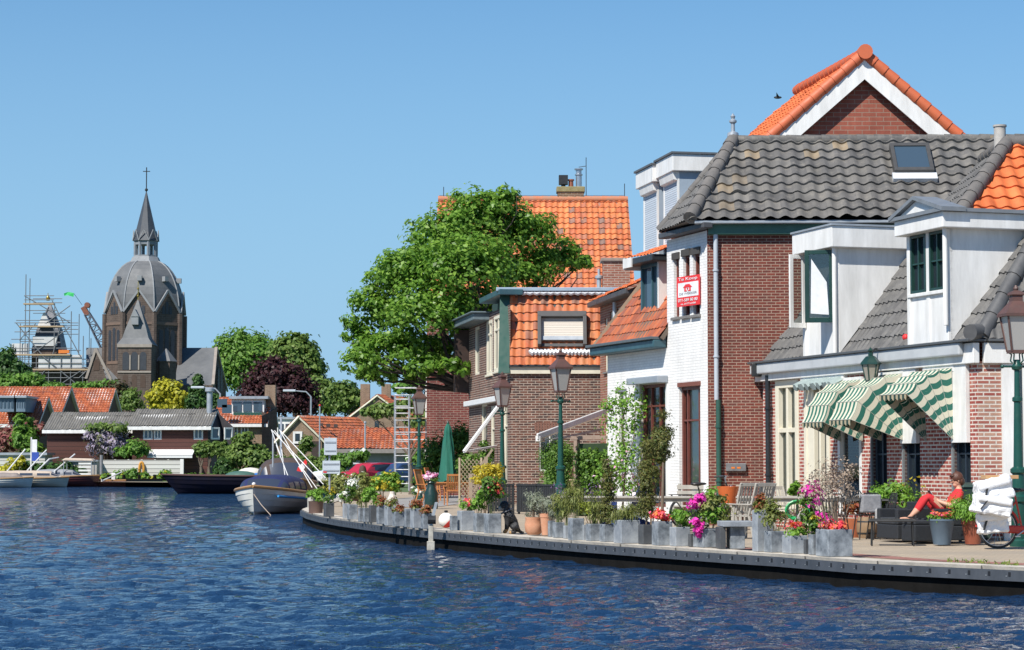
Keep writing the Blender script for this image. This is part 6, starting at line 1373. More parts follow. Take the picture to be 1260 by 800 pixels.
for i in range(8): # corner buttresses
    a=Vector(A_[i]); d=(a-Vector((cc_.x,cc_.y,a.z))).normalized(); s.tube([Vector((a.x,a.y,z0))+d*.1,Vector((a.x,a.y,z1))+d*.1],.5,6)
s.build('buttress',BRC,ch)
s=MB()
for i in range(8):
    a,b=Vector(A_[i]),Vector(A_[(i+1)%8]); m=(a+b)/2; m.z=zg+.3; d=(m-Vector((cc_.x,cc_.y,m.z))).normalized(); a=a+Vector((0,0,.2)); b=b+Vector((0,0,.2)); s.bar(a+d*.25,m+d*.25,.3,.34); s.bar(b+d*.25,m+d*.25,.3,.34)
s.build('gable_trim',STN,ch)
# dome
prof=[]; zt=zz(322,Dc); rt=15*k
for i in range(11):
    t=i/10; a=t*math.pi/2; prof.append((rt+(RD*.985-rt)*math.cos(a)**1.12,z1-z0+.5+(zt-z1-.5)*math.sin(a)**1.0))
s=MB(); s.lathe(prof,(cc_.x,cc_.y,z0),8,math.pi/8); s.build('dome',SLC,ch)
s=MB()
for i in range(8):
    a=math.pi/8+2*math.pi*i/8; s.tube([(cc_.x+r*1.0*math.cos(a),cc_.y+r*1.0*math.sin(a),z0+z) for r,z in prof],.15,5)
s.build('dome_rib',STN,ch)
for a in (-math.pi/2,-math.pi/4,-3*math.pi/4,0):
    s=MB(); r,z=prof[4]; c=Vector((cc_.x+r*math.cos(a),cc_.y+r*math.sin(a),z0+z+.3)); s.box(c,(.9,.8,.9),a); s.build('dome_dormer',STN,ch)
# lantern and spire
s=MB(); s.lathe([(rt*1.3,0),(rt*1.1,1.0),(rt,1.0),(rt,1.3)],(cc_.x,cc_.y,zt-.2),8,math.pi/8); s.build('lantern_base',STN,ch)
zl=zz(297,Dc); s=MB()
for i in range(8): a=math.pi/8+2*math.pi*i/8; r=rt*.88; s.tube([(cc_.x+r*math.cos(a),cc_.y+r*math.sin(a),zt+1),(cc_.x+r*math.cos(a),cc_.y+r*math.sin(a),zl)],.3,6)
s.lathe([(rt*.95,0),(rt*.95,.7)],(cc_.x,cc_.y,zl-.7),8,math.pi/8); s.build('lantern_columns',M('lantern_stone',(.22,.24,.27),(.16,.18,.2),1,.7),ch)
s=MB(); zs=zz(237,Dc); s.lathe([(rt*1.08,0),(rt*.86,1.6),(.12,zs-zl)],(cc_.x,cc_.y,zl),8,math.pi/8); s.build('spire',SLD,ch)
s=MB()
for i in range(8): a,b=2*math.pi*(i)/8+math.pi/8,2*math.pi*(i+1)/8+math.pi/8; r=rt*1.1; p=Vector((cc_.x+r*math.cos(a),cc_.y+r*math.sin(a),zl)); q=Vector((cc_.x+r*math.cos(b),cc_.y+r*math.sin(b),zl)); m=(p+q)/2+Vector((0,0,2.0)); s.bar(p,m,.13); s.bar(q,m,.13)
s.build('spire_trim',STN,ch)
s=MB(); zx=zz(206,Dc); s.tube([(cc_.x,cc_.y,zs-.3),(cc_.x,cc_.y,zx)],.10,6); s.bar((cc_.x-.65,cc_.y,zx-.75),(cc_.x+.65,cc_.y,zx-.75),.14); s.ball((cc_.x,cc_.y,zs+.5),.3,8,6); s.build('cross',MBK,ch)
# arched windows of the drum
def arched(mb,fr,u0,u1,z0,z1,d=-.06,n=8):
    r=(u1-u0)/2; pts=[fr(u0,d,z0),fr(u1,d,z0)]+[fr((u0+u1)/2+r*math.cos(math.pi*i/n),d,z1-r+r*math.sin(math.pi*i/n)) for i in range(n+1)]
    mb.ext(pts,fr.D*.05)
for i in range(8):
    a,b=Vector(A_[i]),Vector(A_[(i+1)%8]); fr=Fr(a,b)
    if fr.D.y<-.2: fr=Fr(b,a)
    w=fr.L; s=MB()
    if fr.D.y>.05:
        for f in (.27,.5,.73): arched(s,fr,w*f-.42,w*f+.42,zz(445,Dc),zz(408,Dc)+(.0 if f!=.5 else .4))
        s.build('drum_window',WLV,ch); s=MB()
        for f in (.36,.5,.64): arched(s,fr,w*f-.3,w*f+.3,zz(389,Dc),zz(379 if f!=.5 else 374,Dc))
        s.build('gable_window',WLV,ch); s=MB(); s.fb(fr,0,w,-.12,0,z1-2.1,z1-1.6); s.fb(fr,w*.12,w*.88,-.1,0,zz(446,Dc)-.5,zz(446,Dc)); s.build('string_course',M('brick_band',(.18,.12,.09),(.13,.09,.07),1,.8),ch)
# square bell tower
Dt=384.; k2=Dt/F; tq=at(167.5,Dt,GZ); hw=20.5*k2; zr=zz(425,Dt); fr=Fr((tq.x-hw,tq.y-hw),(tq.x+hw,tq.y-hw))
s=MB(); s.bx(tq.x-hw,tq.x+hw,tq.y-hw,tq.y+hw,GZ,zr); s.build('bell_tower',BRC,ch)
s=MB(); zp=zz(369,Dt); s.lathe([(hw*1.5,0),(hw*1.1,1.2),(hw*.85,3.0),(.08,zp-zr)],(tq.x,tq.y,zr),4,math.pi/4); s.build('bell_tower_roof',SLC,ch)
s=MB(); s.tube([(tq.x,tq.y,zp-.2),(tq.x,tq.y,zp+3.2)],.07,5); s.ball((tq.x,tq.y,zp+.7),.22,8,6); s.ball((tq.x,tq.y,zp+2.0),.2,8,6); s.build('weathervane',MGD,ch)
s=MB(); s.box((tq.x-.1,tq.y-hw*.55,zr+4.2),(1.2,1.6,1.4)); s.ext([(tq.x-.8,tq.y-hw*.55-.9,zr+4.9),(tq.x+.6,tq.y-hw*.55-.9,zr+4.9),(tq.x-.1,tq.y-hw*.55-.9,zr+6.2)],(0,1.8,0)); s.build('roof_dormer',STN,ch)
s=MB(); w=2*hw
for f in (.24,.5,.76): arched(s,fr,w*f-.55,w*f+.55,zz(456,Dt),zz(434,Dt))
s.build('belfry_opening',WLV,ch); s=MB()
for f in (.24,.5,.76): arched(s,fr,w*f-.45,w*f+.45,zz(478,Dt),zz(462,Dt),-.03)
s.build('blind_arch',M('brick_arch',(.085,.055,.04),(.07,.045,.035),1,.9),ch); s=MB(); s.fb(fr,0,w,-.14,0,zz(459.5,Dt),zz(457.5,Dt)); s.fb(fr,-.1,w+.1,-.2,0,zr-.5,zr+.05)
for f in (.37,.63): s.fb(fr,w*f-.12,w*f+.12,-.16,0,zz(456,Dt),zz(438,Dt))
s.build('string_course',M('stone_band',(.33,.29,.25),(.26,.22,.19),1,.8),ch)
# low turret and naves
q=at(203,388,GZ); s=MB(); r=12.5*388/F; s.lathe([(r,0),(r,zz(445,388)-GZ)],q,6); s.build('turret',BRC,ch); s=MB(); s.lathe([(r*1.12,0),(.1,zz(429,388)-zz(445,388))],(q.x,q.y,zz(445,388)),6); s.build('turret_roof',SLC,ch)
a0,a1,bL,bR=P(222,428,404),P(267,427,404),P(210,477,394),P(283,477,394)
def nave(xL,xR,ridge_l,ridge_r,yr,ye,De,Dr,side):
    e0=P(xL,ye,De); e1=P(xR,ye,De); r0=P(ridge_l,yr,Dr); r1=P(ridge_r,yr,Dr); b0=Vector((e0.x,2*Dr-De,e0.z)); b1=Vector((e1.x,2*Dr-De,e1.z))
    s=MB(); s.quad(e0,e1,r1,r0); s.quad(b0,b1,r1,r0); s.build('nave_roof',SLC,ch)
    g=[Vector((v.x,v.y,GZ)) for v in (e0,e1,b1,b0)]; s=MB(); s.quad(g[0],g[1],e1,e0); s.quad(g[1],g[2],b1,r1,e1); s.quad(g[0],g[3],b0,r0,e0); s.build('nave_wall',BRC,ch); return e0,e1,r0,r1,b0,b1
e0,e1,r0,r1,b0,b1=nave(214,262,222,266,428,474,392,401,1)
fr=Fr((e1.x+.02,e1.y,0),(b1.x+.3,b1.y,0)); s=MB(); arched(s,fr,fr.L*.3,fr.L*.42,zz(480,395),zz(452,395)); arched(s,fr,fr.L*.5,fr.L*.62,zz(480,395),zz(448,395)); s.build('nave_window',WLV,ch)
s=MB(); s.bar(e1,r1,.5,.4); s.bar(r1,b1,.5,.4); s.build('gable_coping',M('stone_band',()),ch)
nave(106,150,106,150,428,468,394,401,0)
# cross gable at left
g0,g1,gp_=P(106,466,388),P(131,466,388),P(118,429,388); s=MB(); s.quad(Vector((g0.x,388,GZ)),Vector((g1.x,388,GZ)),g1,gp_,g0); s.build('cross_gable',BRC,ch); s=MB(); s.bar(g0,gp_,.45); s.bar(gp_,g1+Vector((1.5,0,-1.5)),.45); s.build('gable_coping',M('stone_band',()),ch)
fr=Fr((g0.x,388),(g1.x,388)); s=MB(); arched(s,fr,fr.L*.36,fr.L*.64,zz(456,388),zz(443,388)); s.build('gable_arch',M('brick_arch',()),ch)
# ------------------------------------------------ second church tower under scaffold
Ds=396.; ks=Ds/F; q=at(59,Ds,GZ); t=thing('scaffolded_tower','slate church tower roof wrapped in scaffolding and white sheeting','tower',q)
hw=18*ks; zb=zz(432,Ds); s=MB(); s.bx(q.x-hw,q.x+hw,q.y-hw,q.y+hw,GZ,zb); s.bx(q.x-22*ks,q.x+46*ks,q.y-hw*.6,q.y+hw*.6,GZ,zz(452,Ds)); s.build('brick_wall',BRC,t)
s=MB(); s.lathe([(hw*1.45,0),(hw*1.05,zz(406,Ds)-zb),(.2,zz(374,Ds)-zb)],(q.x,q.y,zb),4,math.pi/4); s.build('tower_roof',M('slate_navy',(.05,.06,.085),(.08,.09,.11),.6,.5),t)
MSHT=M('white_sheet',(.62,.62,.60),(.44,.45,.46),.45,.7,.5); s=MB(); s.fb(Fr((q.x-16*ks,q.y-hw*1.25),(q.x+14*ks,q.y-hw*1.25)),0,30*ks,-.1,0,zz(427,Ds),zz(415,Ds)); s.fb(Fr((q.x-41*ks,q.y-hw*1.3),(q.x-20*ks,q.y-hw*1.3)),0,20*ks,-.1,0,zz(437,Ds),zz(424,Ds)); s.fb(Fr((q.x-8*ks,q.y-hw*1.4),(q.x+46*ks,q.y-hw*1.4)),0,53*ks,-.1,0,zz(455,Ds),zz(438,Ds)); s.build('sheeting',MSHT,t)
s=MB(); s.hexa([Vector((q.x+dx*ks,q.y-hw*.5-dd,zz(y,Ds))) for y,w_ in ((402,9),(386,2)) for dx,dd in ((-w_-2,1.5),(w_-4,1.5),(w_-4,0),(-w_-2,0))]); s.build('dormer_sheet',MSHT,t)
SC=M('scaffold_tube',(.17,.18,.19),(.12,.13,.14),2,.5); PLK=M('scaffold_plank',(.45,.33,.20),(.36,.27,.17),1,.8); s=MB(); pk=MB()
for x,y0,y1 in ((36,340,480),(41,345,480),(92,385,480),(72,378,440),(30,400,480),(22,425,480),(107,415,480),(125,440,480),(50,440,490),(65,440,490),(80,440,490)):
    for dy in ((-hw*1.5,hw*1.2) if y0>380 else (-hw*1.5,)): v=P(x,y1,Ds); s.tube([(v.x,v.y+dy,v.z),(v.x,v.y+dy,zz(y0,Ds))],.085,5)
for y,xa,xb in ((366,36,72),(371,36,72),(384,36,76),(396,26,92),(399,24,92),(404,30,92),(441,16,105),(454,48,130),(466,45,140),(474,45,140),(430,20,95),(419,20,60),(410,24,92),(448,16,110),(460,46,135)):
    for dy in (-hw*1.5,hw*1.2): a=P(xa,y,Ds); b=P(xb,y,Ds); s.tube([(a.x,a.y+dy,a.z),(b.x,b.y+dy,b.z)],.075,5)
for xa,ya,xb,yb in ((36,366,92,399),(26,399,60,441),(92,404,40,441),(85,404,105,441),(18,424,36,456),(60,441,100,474),(110,454,80,474),(30,420,50,400),(62,400,92,378),(70,440,80,404),(70,372,84,400),(45,480,62,456),(103,466,118,452),(120,478,140,456)):
    a=P(xa,ya,Ds); b=P(xb,yb,Ds); s.tube([(a.x,a.y-hw*1.55,a.z),(b.x,b.y-hw*1.55,b.z)],.09,5)
s.build('scaffold_tubes',SC,t)
for y,xa,xb in ((376,35,72),(403.5,30,84),(438,16,92),(456,46,132)):
    a=P(xa,y,Ds); b=P(xb,y,Ds); pk.bx(a.x,b.x,a.y-hw*1.6,a.y-hw*1.1,a.z-.12,a.z+.12)
pk.build('scaffold_boards',PLK,t); s=MB(); v=P(59,370,Ds); s.lathe([(.3,0),(.4,.5),(.1,.9),(.05,1.4)],v,8); s.build('finial',MGD,t,smooth=True); s=MB(); v=P(84,434,Ds); s.box((v.x,v.y-hw*1.4,v.z),(1.9,.6,.6)); s.build('orange_load',M('orange_plastic',()),t)
# crane
t=thing('crane','lattice boom crane with an orange head rising behind the church','crane',at(135,430,GZ)); Dk=430; a=P(140,445,Dk); b=P(107,386,Dk); s=MB(); ax=(b-a).normalized(); px_=ax.cross(Vector((0,1,0))).normalized(); 
for k_ in range(4):
    o=[(1,1),(1,-1),(-1,-1),(-1,1)][k_]; s.tube([a+px_*o[0]*1.1+Vector((0,o[1]*1.1,0)),b+px_*o[0]*.5+Vector((0,o[1]*.5,0))],.13,5)
n=11
for i in range(n):
    f0,f1=i/n,(i+1)/n; w0,w1=1.1-.6*f0,1.1-.6*f1; p=a.lerp(b,f0); r_=a.lerp(b,f1); sg=1 if i%2 else -1; s.tube([p+px_*w0*sg-Vector((0,w0,0)),r_-px_*w1*sg-Vector((0,w1,0))],.09,4); s.tube([p-px_*w0-Vector((0,w0,0)),p+px_*w0-Vector((0,w0,0))],.09,4)
s.build('boom',M('boom_grey',(.10,.11,.14),(.07,.075,.09),1,.5),t); s=MB(); s.bar(b-ax*.3,b+ax*1.5,1.0,1.0); s.tube([b+ax*1.4-px_*.9+Vector((0,-.6,0)),b+ax*1.4-px_*.9+Vector((0,.6,0))],.55,10); s.build('boom_head',M('crane_orange',(.26,.09,.045),(.14,.05,.035),2,.6),t)
s=MB(); c_0=b+ax*1.4-px_*1.4; s.tube([c_0,c_0-Vector((0,0,14))],.05,4); f0=b+ax*2; s.tube([f0,f0+Vector((-1.6,0,2.2))],.04,4); s.build('cable',MBK,t); s=MB(); f1=f0+Vector((-1.6,0,2.3)); s.add([f1,f1+Vector((-1.1,.1,.25)),f1+Vector((-1.2,0,-.4)),f1+Vector((-.1,0,-.75))],[(0,1,2,3)]); s.add([f1+Vector((-1.1,.1,.25)),f1+Vector((-2.0,0,-.05)),f1+Vector((-1.9,.1,-.55)),f1+Vector((-1.2,0,-.4))],[(0,1,2,3)]); s.build('green_flag',M('flag_green',(.03,.5,.12)),t)
s=MB(); s.lathe([(2,0),(2,6),(1,8)],(a.x,a.y,GZ),8); s.bar(Vector((a.x,a.y,GZ+7)),a,2.2,2.0); s.build('crane_base',M('boom_grey',()),t)
# ------------------------------------------------ far houses
TF=Mtile('tile_far_orange',[(.43,.115,.045),(.50,.15,.06),(.38,.095,.04),(.31,.11,.07)],.3,.36,.7,(.36,.17,.1)); TFG=Mtile('tile_far_grey',[(.15,.145,.135),(.175,.168,.155),(.135,.13,.122)],.22,3.3,.9,(.22,.19,.13))
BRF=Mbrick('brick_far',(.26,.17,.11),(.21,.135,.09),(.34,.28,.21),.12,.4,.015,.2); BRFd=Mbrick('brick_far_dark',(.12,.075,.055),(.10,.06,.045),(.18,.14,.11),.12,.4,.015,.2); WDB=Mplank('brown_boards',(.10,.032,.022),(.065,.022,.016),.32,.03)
def house(name,label,xL,xR,ye,yr,De,dep,wallm,roofm,wins=(),gable_right=False,trim=MWH,cw=.3,rh=.36,hip=None,base=GZ,overh=.4):
    """gabled house, ridge across the view; pixels give eave ends and heights"""
    e0,e1=P(xL,ye,De),P(xR,ye,De); t=thing(name,label,'house',Vector((e0.x,De,base))); z=e0.z; zr_=zz(yr,De+dep/2); fr=Fr((e0.x,De),(e1.x,De)); L=fr.L
    ops=[rect(fr,*w_[:4]) for w_ in wins]
    s=MB(); s.wall(fr,0,L,base-.2,z,ops,.15); s.quad(fr(0,0,base),fr(0,dep,base),fr(0,dep,z),fr(0,dep/2,zr_),fr(0,0,z)); s.quad(fr(L,0,base),fr(L,dep,base),fr(L,dep,z),fr(L,dep/2,zr_),fr(L,0,z)); s.quad(fr(0,dep,base),fr(L,dep,base),fr(L,dep,z),fr(0,dep,z)); s.build('wall',wallm,t)
    for o in ops: window(t,fr,*o,trim,MGB,.1,.14,vs=(.5,))
    sl=(zr_-z)/(dep/2); zo=z-overh*sl
    h0,h1=(hip or (0,0))
    p=[fr(-.3,-overh,zo),fr(L+.3,-overh,zo),fr(L+.3-h1,dep/2,zr_),fr(-.3+h0,dep/2,zr_)]
    pantile('roof',p,roofm,t,cw,rh,.05,.06); q=[fr(L+.3,dep+overh,zo),fr(-.3,dep+overh,zo),fr(-.3+h0,dep/2,zr_),fr(L+.3-h1,dep/2,zr_)]; pantile('roof',q,roofm,t,cw,rh,.05,.06)
    s=MB(); slab(s,p,.2); slab(s,q,.2); s.build('roof_deck',trim,t); s=MB(); s.fb(fr,-.32,L+.32,-overh-.12,-overh-.002,zo-.28,zo+.0); s.build('gutter',trim,t)
    return t,fr,z,zr_,dep
WHN='houses on the far bank'
t,fr,z,zr_,dp=house('wooden_house','brown boarded house with grey roof and wisteria on the far bank',58,160,527,508,188,7,WDB,TFG,[(146,528,158,538)],cw=.22,rh=3.3)
t2,fr2,*_=house('wooden_house','brown boarded house with grey roof, white awning and dark gable end',163,256,523,504,186,8,WDB,TFG,[(176,528,188,541),(189,528,199,541),(238,524,250,541)],cw=.22,rh=3.3)
s=MB(); L=fr2.L; s.quad(fr2(L+.01,-.0,GZ),fr2(L+2.0,2,GZ),fr2(L+2.0,2,zz(527,188)),fr2(L+.2,3.6,zz(506,190)),fr2(L+.01,0,zz(523,186))); s.build('dark_gable',M('dark_boards',(.03,.03,.035),(.045,.04,.045),2,.7),t2); s=MB(); 
fe=Fr(fr2(L+.01,0,0),fr2(L+2.0,2,0))
for a_,b_ in ((.25,1.15),(1.65,2.55)): window(t2,fe,a_,b_,zz(541,187),zz(526,187),MWH,MGB,.0,.14,d0=-.08)
s=MB()
s.fb(fr2,L*.24,L*.83,-1.6,-1.5,zz(563.5,184),zz(560.5,184)); s.build('awning_front',MAW,t2); s=MB(); s.hexa([fr2(L*.24,-1.6,zz(561,184)),fr2(L*.83,-1.6,zz(561,184)),fr2(L*.83,-.01,zz(554,186)),fr2(L*.24,-.01,zz(554,186)),fr2(L*.24,-1.6,zz(560,184)),fr2(L*.83,-1.6,zz(560,184)),fr2(L*.83,-.01,zz(553,186)),fr2(L*.24,-.01,zz(553,186))]); s.build('awning',MAW,t2)
q=fr2(L-.3,3,zz(505,188)); s=MB(); s.lathe([(.25,-.5),(.25,1.6),(.4,1.65),(.4,1.9),(.2,2)],q,10); s.build('flue_pipe',MZN,t2,smooth=True)
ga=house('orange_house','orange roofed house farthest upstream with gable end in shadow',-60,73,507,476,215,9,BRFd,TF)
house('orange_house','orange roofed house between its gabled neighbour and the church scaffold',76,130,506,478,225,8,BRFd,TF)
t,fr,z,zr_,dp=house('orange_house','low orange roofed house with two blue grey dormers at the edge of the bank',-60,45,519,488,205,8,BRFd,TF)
for x0,x1 in ((2,20),(23,34)):
    a=P(x0,490,204); b=P(x1,507,204); s=MB(); s.bx(a.x,b.x,203,208,b.z,a.z); k_=s.build('dormer',M('dormer_blue',(.14,.2,.26),(.1,.15,.2),2,.6),t); s=MB(); s.bx(a.x-.15,b.x+.15,202.7,208,a.z,a.z+.2); s.build('dormer_roof',MZN,k_); s=MB(); n_=4
    for i in range(n_): w_=(b.x-a.x)/n_; s.bx(a.x+w_*i+.1,a.x+w_*(i+1)-.06,202.95,202.99,b.z+.35,a.z-.2)
    s.build('pane',MGB,k_)
# orange house with the white box dormer, ridge along the view
t,fr,z,zr_,dp=house('orange_house','orange roofed house with white box dormer and brown brick end',266,326,519,489,205,9,BRF,TF,[(284,524,293,540),(296,524,306,540)],hip=(0,0))
a,b=P(285,491,206.3),P(325,507,206.3); s=MB(); s.bx(a.x,b.x,206.2,211,b.z-.6,a.z); k_=s.build('dormer',MWH,t); s=MB(); s.bx(a.x-.2,b.x+.4,205.8,211.5,a.z,a.z+.25); s.build('dormer_roof',MZN,k_); w_=(b.x-a.x)/3.2
for i in range(3): s=MB(); s.bx(a.x+.15+w_*i,a.x+w_*(i+1),206.12,206.18,b.z+.05,a.z-.3); s.build('pane',MGB,k_)
s=MB(); s.bx(a.x+.2,b.x,206.1,206.19,b.z-.75,b.z-.05); s.build('dormer_apron',MGR,k_)
s=MB(); c=P(333,487,208); s.box((c.x,c.y,c.z-.2),(1.0,1.0,2.4)); s.build('chimney',BRF,t); s=MB(); s.hexa([P(x,y,D_) for x,y,D_ in ((322,560,204),(341,560,207),(341,560,212),(322,560,212),(322,512,204),(341,502,207),(341,502,212),(322,489,212))]); s.build('end_wall',BRFd,t)
for yy in (497,504): s=MB(); c=P(277+(yy-497)*.8,yy,206); s.box((c.x,c.y-2.0,c.z),(.9,.1,.8)); s.build('roof_light',MGB,t)
# gable-fronted house
def gablehouse(name,label,xL,xP,xR,ye,yp,D,xend,yend,wallm,roofm,LEN=9):
    a,b,p=P(xL,ye,D),P(xR,ye,D),P(xP,yp,D); t=thing(name,label,'house',Vector((a.x,D,GZ))); dv=Vector(((P(xend,yend,D+LEN)-p).x,LEN,0)); s=MB(); g=[Vector((v.x,v.y,GZ)) for v in (a,b)]
    s.quad(g[0],g[1],b,p-Vector((0,0,.1)),a); s.quad(g[1],g[1]+dv,b+dv,b); s.quad(g[0],g[0]+dv,a+dv,a); s.quad(g[0]+dv,g[1]+dv,b+dv,p+dv,a+dv); s.build('wall',wallm,t)
    o=(p-a).normalized()*-.5; o2=(p-b).normalized()*-.5; f=Vector((0,-.25,0))
    up_=Vector((0,0,.12)); A0,A1,P0,P1,B0,B1=a+o+f+up_,a+o+dv+up_,p+f+up_,p+dv+up_,b+o2+f+up_,b+o2+dv+up_
    pantile('roof',[A1,A0,P0,P1],roofm,t,.3,.36,.05,.06); pantile('roof',[B0,B1,P1,P0],roofm,t,.3,.36,.05,.06); s=MB(); slab(s,[A1,A0,P0,P1],.15); slab(s,[B0,B1,P1,P0],.15); s.build('roof_deck',MCR,t); return t,Fr((a.x,D),(b.x,D))
t,fr=gablehouse('gable_cottage','olive brick gabled cottage with arched white window and orange roof',341,367,396,541,513,195,440,512,BRF,TF,9)
o=rect(fr,360.5,531,372,546,-.05); window(t,fr,*o,MWH,MGL,.0,.2,d0=-.06); o=rect(fr,383,543,394,552,-.05); s=MB(); s.fb(fr,o[0],o[1],-.06,-.01,o[2]-1,o[3]); s.build('door',M('door_dark',(.05,.03,.025)),t)
for i in range(3): s=MB(); v=P(395+i*9,523+i*.5,196.5); s.box(v,(.35,.15,.3)); s.build('roof_light',M('roof_hole',(.06,.04,.035)),t)
t,fr=gablehouse('gable_house','tall olive brown gable house with twin chimneys behind the cottages',416,464,515,524,487,235,500,487,BRF,TF,10)
for x in (448,474): c=P(x,480,236); s=MB(); s.box((c.x,c.y+2,c.z-.6),(1.0,1.0,2.6)); s.build('chimney',BRF,t)
o=rect(fr,461,518,466,525,-.05); s=MB(); s.fb(fr,*o[:2],-.06,-.01,*o[2:]); s.build('window',MGL,t)
t,fr,*_=house('orange_shed','long low shed with bright orange tiled roof behind the scaffold tower',419,540,549,527,150,5,M('shed_wall',(.3,.28,.26),(.2,.18,.17),1,.8),TF,[],trim=M('shed_trim',(.25,.22,.2)),cw=.28,rh=.34)
s=MB(); s.fb(fr,.3,fr.L,-.06,-.01,zz(557,150),zz(551,150)); s.build('dark_opening',MIN,t)
q=P(340,530,240); t=thing('white_flat_house','white flat roofed house between the gabled cottages','house',Vector((q.x,240,GZ))); e=P(364,516,240); s=MB(); s.bx(q.x-1,e.x,240,246,GZ,e.z); s.build('wall',MWH,t); s=MB(); 
for i in range(3): s.bx(q.x+.2+i*.8,q.x+.8+i*.8,239.95,239.99,e.z-1.6,e.z-.5)
s.build('pane',MGB,t); s=MB(); s.bx(q.x-1.2,e.x+.2,239.8,246,e.z,e.z+.25); s.build('roof',MZN,t)
# curved street lamps and poles far off
def farlamp(x,yt,D,label,dirx):
    b=at(x,D,GZ); zt=zz(yt,D); t=thing('street_light',label,'street light',b,'curved grey street lights'); s=MB(); s.tube([b,Vector((b.x,b.y,zt-.6)),Vector((b.x+dirx*.5,b.y,zt-.1)),Vector((b.x+dirx*1.7,b.y,zt))],[.12,.09,.08,.06],7); s.build('mast',MZN,t,smooth=True); s=MB(); s.box((b.x+dirx*2.2,b.y,zt+.02),(1.3,.4,.22)); s.build('lamp_head',MSG,t,bev=.05)
farlamp(270,477,215,'grey curved street light over the orange house with white dormer',-1); farlamp(382,481,225,'grey curved street light in front of the copper beech',-1)
for x,yt,D,lab in ((393,499,170,'thin pole with red tip by the cottage'),(345,512,165,'thin grey pole in front of the white flat house'),(449,520,140,'slim dark pole standing by the long orange shed')):
    b=at(x,D,GZ); t=thing('pole',lab,'pole',b); s=MB(); s.tube([b,Vector((b.x,b.y,zz(yt,D)))],.06,6); s.build('post',MZN,t); s=MB(); s.ball((b.x,b.y,zz(yt,D)),.09,8,6); s.build('tip',MRED if 'red' in lab else MZN,t)
# scaffold tower on the quay
D=97; t=thing('scaffold_tower','aluminium rolling scaffold tower between signpost and parasol','scaffold',at(495,D,GZ)); AL=M('aluminium',(.62,.64,.66),(.5,.52,.54),3,.35,metal=.6)
def sp(x,y,dd=0): v=P(x,y,D); v.y+=dd; return v
s=MB()
for x,yt,yb in ((485.5,487,604),(503,487,604),(529.5,472,545)):
    for dd in (0,.9): v=at(x,D,GZ); s.tube([sp(x,yb,dd),sp(x,yt,dd)],.026,7)
s.build('upright',AL,t); s=MB()
for i in range(13):
    y=491+i*8.7; s=MB(); s.tube([sp(485.5,y),sp(503,y)],.017,6); s.build('rung',AL,t); s=MB(); s.tube([sp(485.5,y,.9),sp(503,y,.9)],.022,6); s.build('rung',AL,t)
s=MB()
for q_ in [(485.5,y,0,530,y,0) for y in (477,486,502,532,541)]+[(485.5,y,.9,530,y,.9) for y in (477,502,541)]+[(485.5,541,0,485.5,541,.9),(529.5,541,0,529.5,541,.9),(503,486,0,548,486,0)]:
    s=MB(); s.tube([sp(*q_[:3]),sp(*q_[3:])],.02,6); s.build('brace',AL,t)
s=MB(); a,b=sp(485.5,514),sp(529,514); s.bx(a.x,b.x,D,D+.9,a.z-.04,a.z); s.build('platform',PLK,t)
s=MB(); a=sp(529,490); s.box((a.x+.1,a.y,a.z-.2),(.16,.08,.4)); s.build('yellow_clamp',M('yellow_paint',(.7,.5,.05)),t)
# small japanese-looking tree in front of the shed
ft('crooked_tree','small crooked tree with flat olive crown before the orange shed',505,100,[(478,505,22,7),(500,500,18,7),(460,510,14,6),(528,510,20,8),(548,510,16,9),(515,520,14,6)],3600,.2,LO,41,BK,.1,26,.3)
# ------------------------------------------------ far bank gardens, fence
def farbush(label,L,D,n,size,mat,name='shrub',extra=None): return shrub(label,L,n,size,mat,name,D=D,tw=20,sp=.26,extra=extra)
ML.update(fard=LK,farg=LD,faro=LO,fary=LY,wist=Mleaf('wisteria',[(.36,.30,.42),(.46,.40,.50),(.28,.24,.30),(.2,.22,.1)]),pinkr=Mleaf('leaf_pinkred',[(.26,.08,.08),(.34,.13,.12),(.14,.10,.05)]))
farbush('mauve wisteria covering the boarded house wall',[(125,538,16,10),(142,535,14,12),(150,550,12,10),(132,550,20,10),(112,535,9,9)],186.5,3600,.33,'wist','wisteria'); farbush('green leaves at the top of the wisteria by the grey roof',[(118,527,14,4),(140,527,18,4)],186.2,700,.35,'faro')
farbush('round bright green bush beside the wisteria',[(165,553,14,11),(155,556,10,8),(176,557,9,8)],184,1900,.33,'farg')
farbush('reddish shrub at the edge of the boarded house',[(20,540,16,16),(45,530,12,14),(8,545,10,18)],192,2200,.4,'pinkr'); farbush('tall pale green shrub between the reddish shrub and boarded house',[(30,540,13,16),(28,522,9,10),(40,556,14,10)],190,2400,.38,'farg')
farbush('yellow green shrub above the moored sloops',[(8,580,14,10),(22,572,10,10)],178,900,.35,'fary')
farbush('dark green hedge behind the moored sloops',[(40,580,14,12),(60,582,14,12),(80,582,12,12),(95,583,10,10)],179,3200,.35,'fard','hedge'); farbush('green mixed planting along the bank before the white fence',[(150,586,10,6),(165,586,10,7),(178,588,8,5),(205,586,8,6),(190,590,9,4),(130,588,8,6)],176.5,2200,.3,'farg',extra=('fary',120,.3))
farbush('leafy hedge under the pollard trees beside barge',[(222,590,9,5),(236,589,8,6),(250,591,10,5),(262,590,10,6),(277,592,9,5)],168,1900,.3,'farg')
for i,(x,r) in enumerate(((247,9),(257,8),(268,9),(277,8))):
    ft('pollard_tree','small pollarded tree in a row before the dark gable, '+('at its awning end','second of the row','third of the row','at its hedge end')[i],x,176,[(x-3,551,r*.7,7),(x+4,553,r*.7,7),(x,557,r*.8,6)],900,.32,LO,50+i,BK,.14,14,.28,group='pollarded trees in a row')
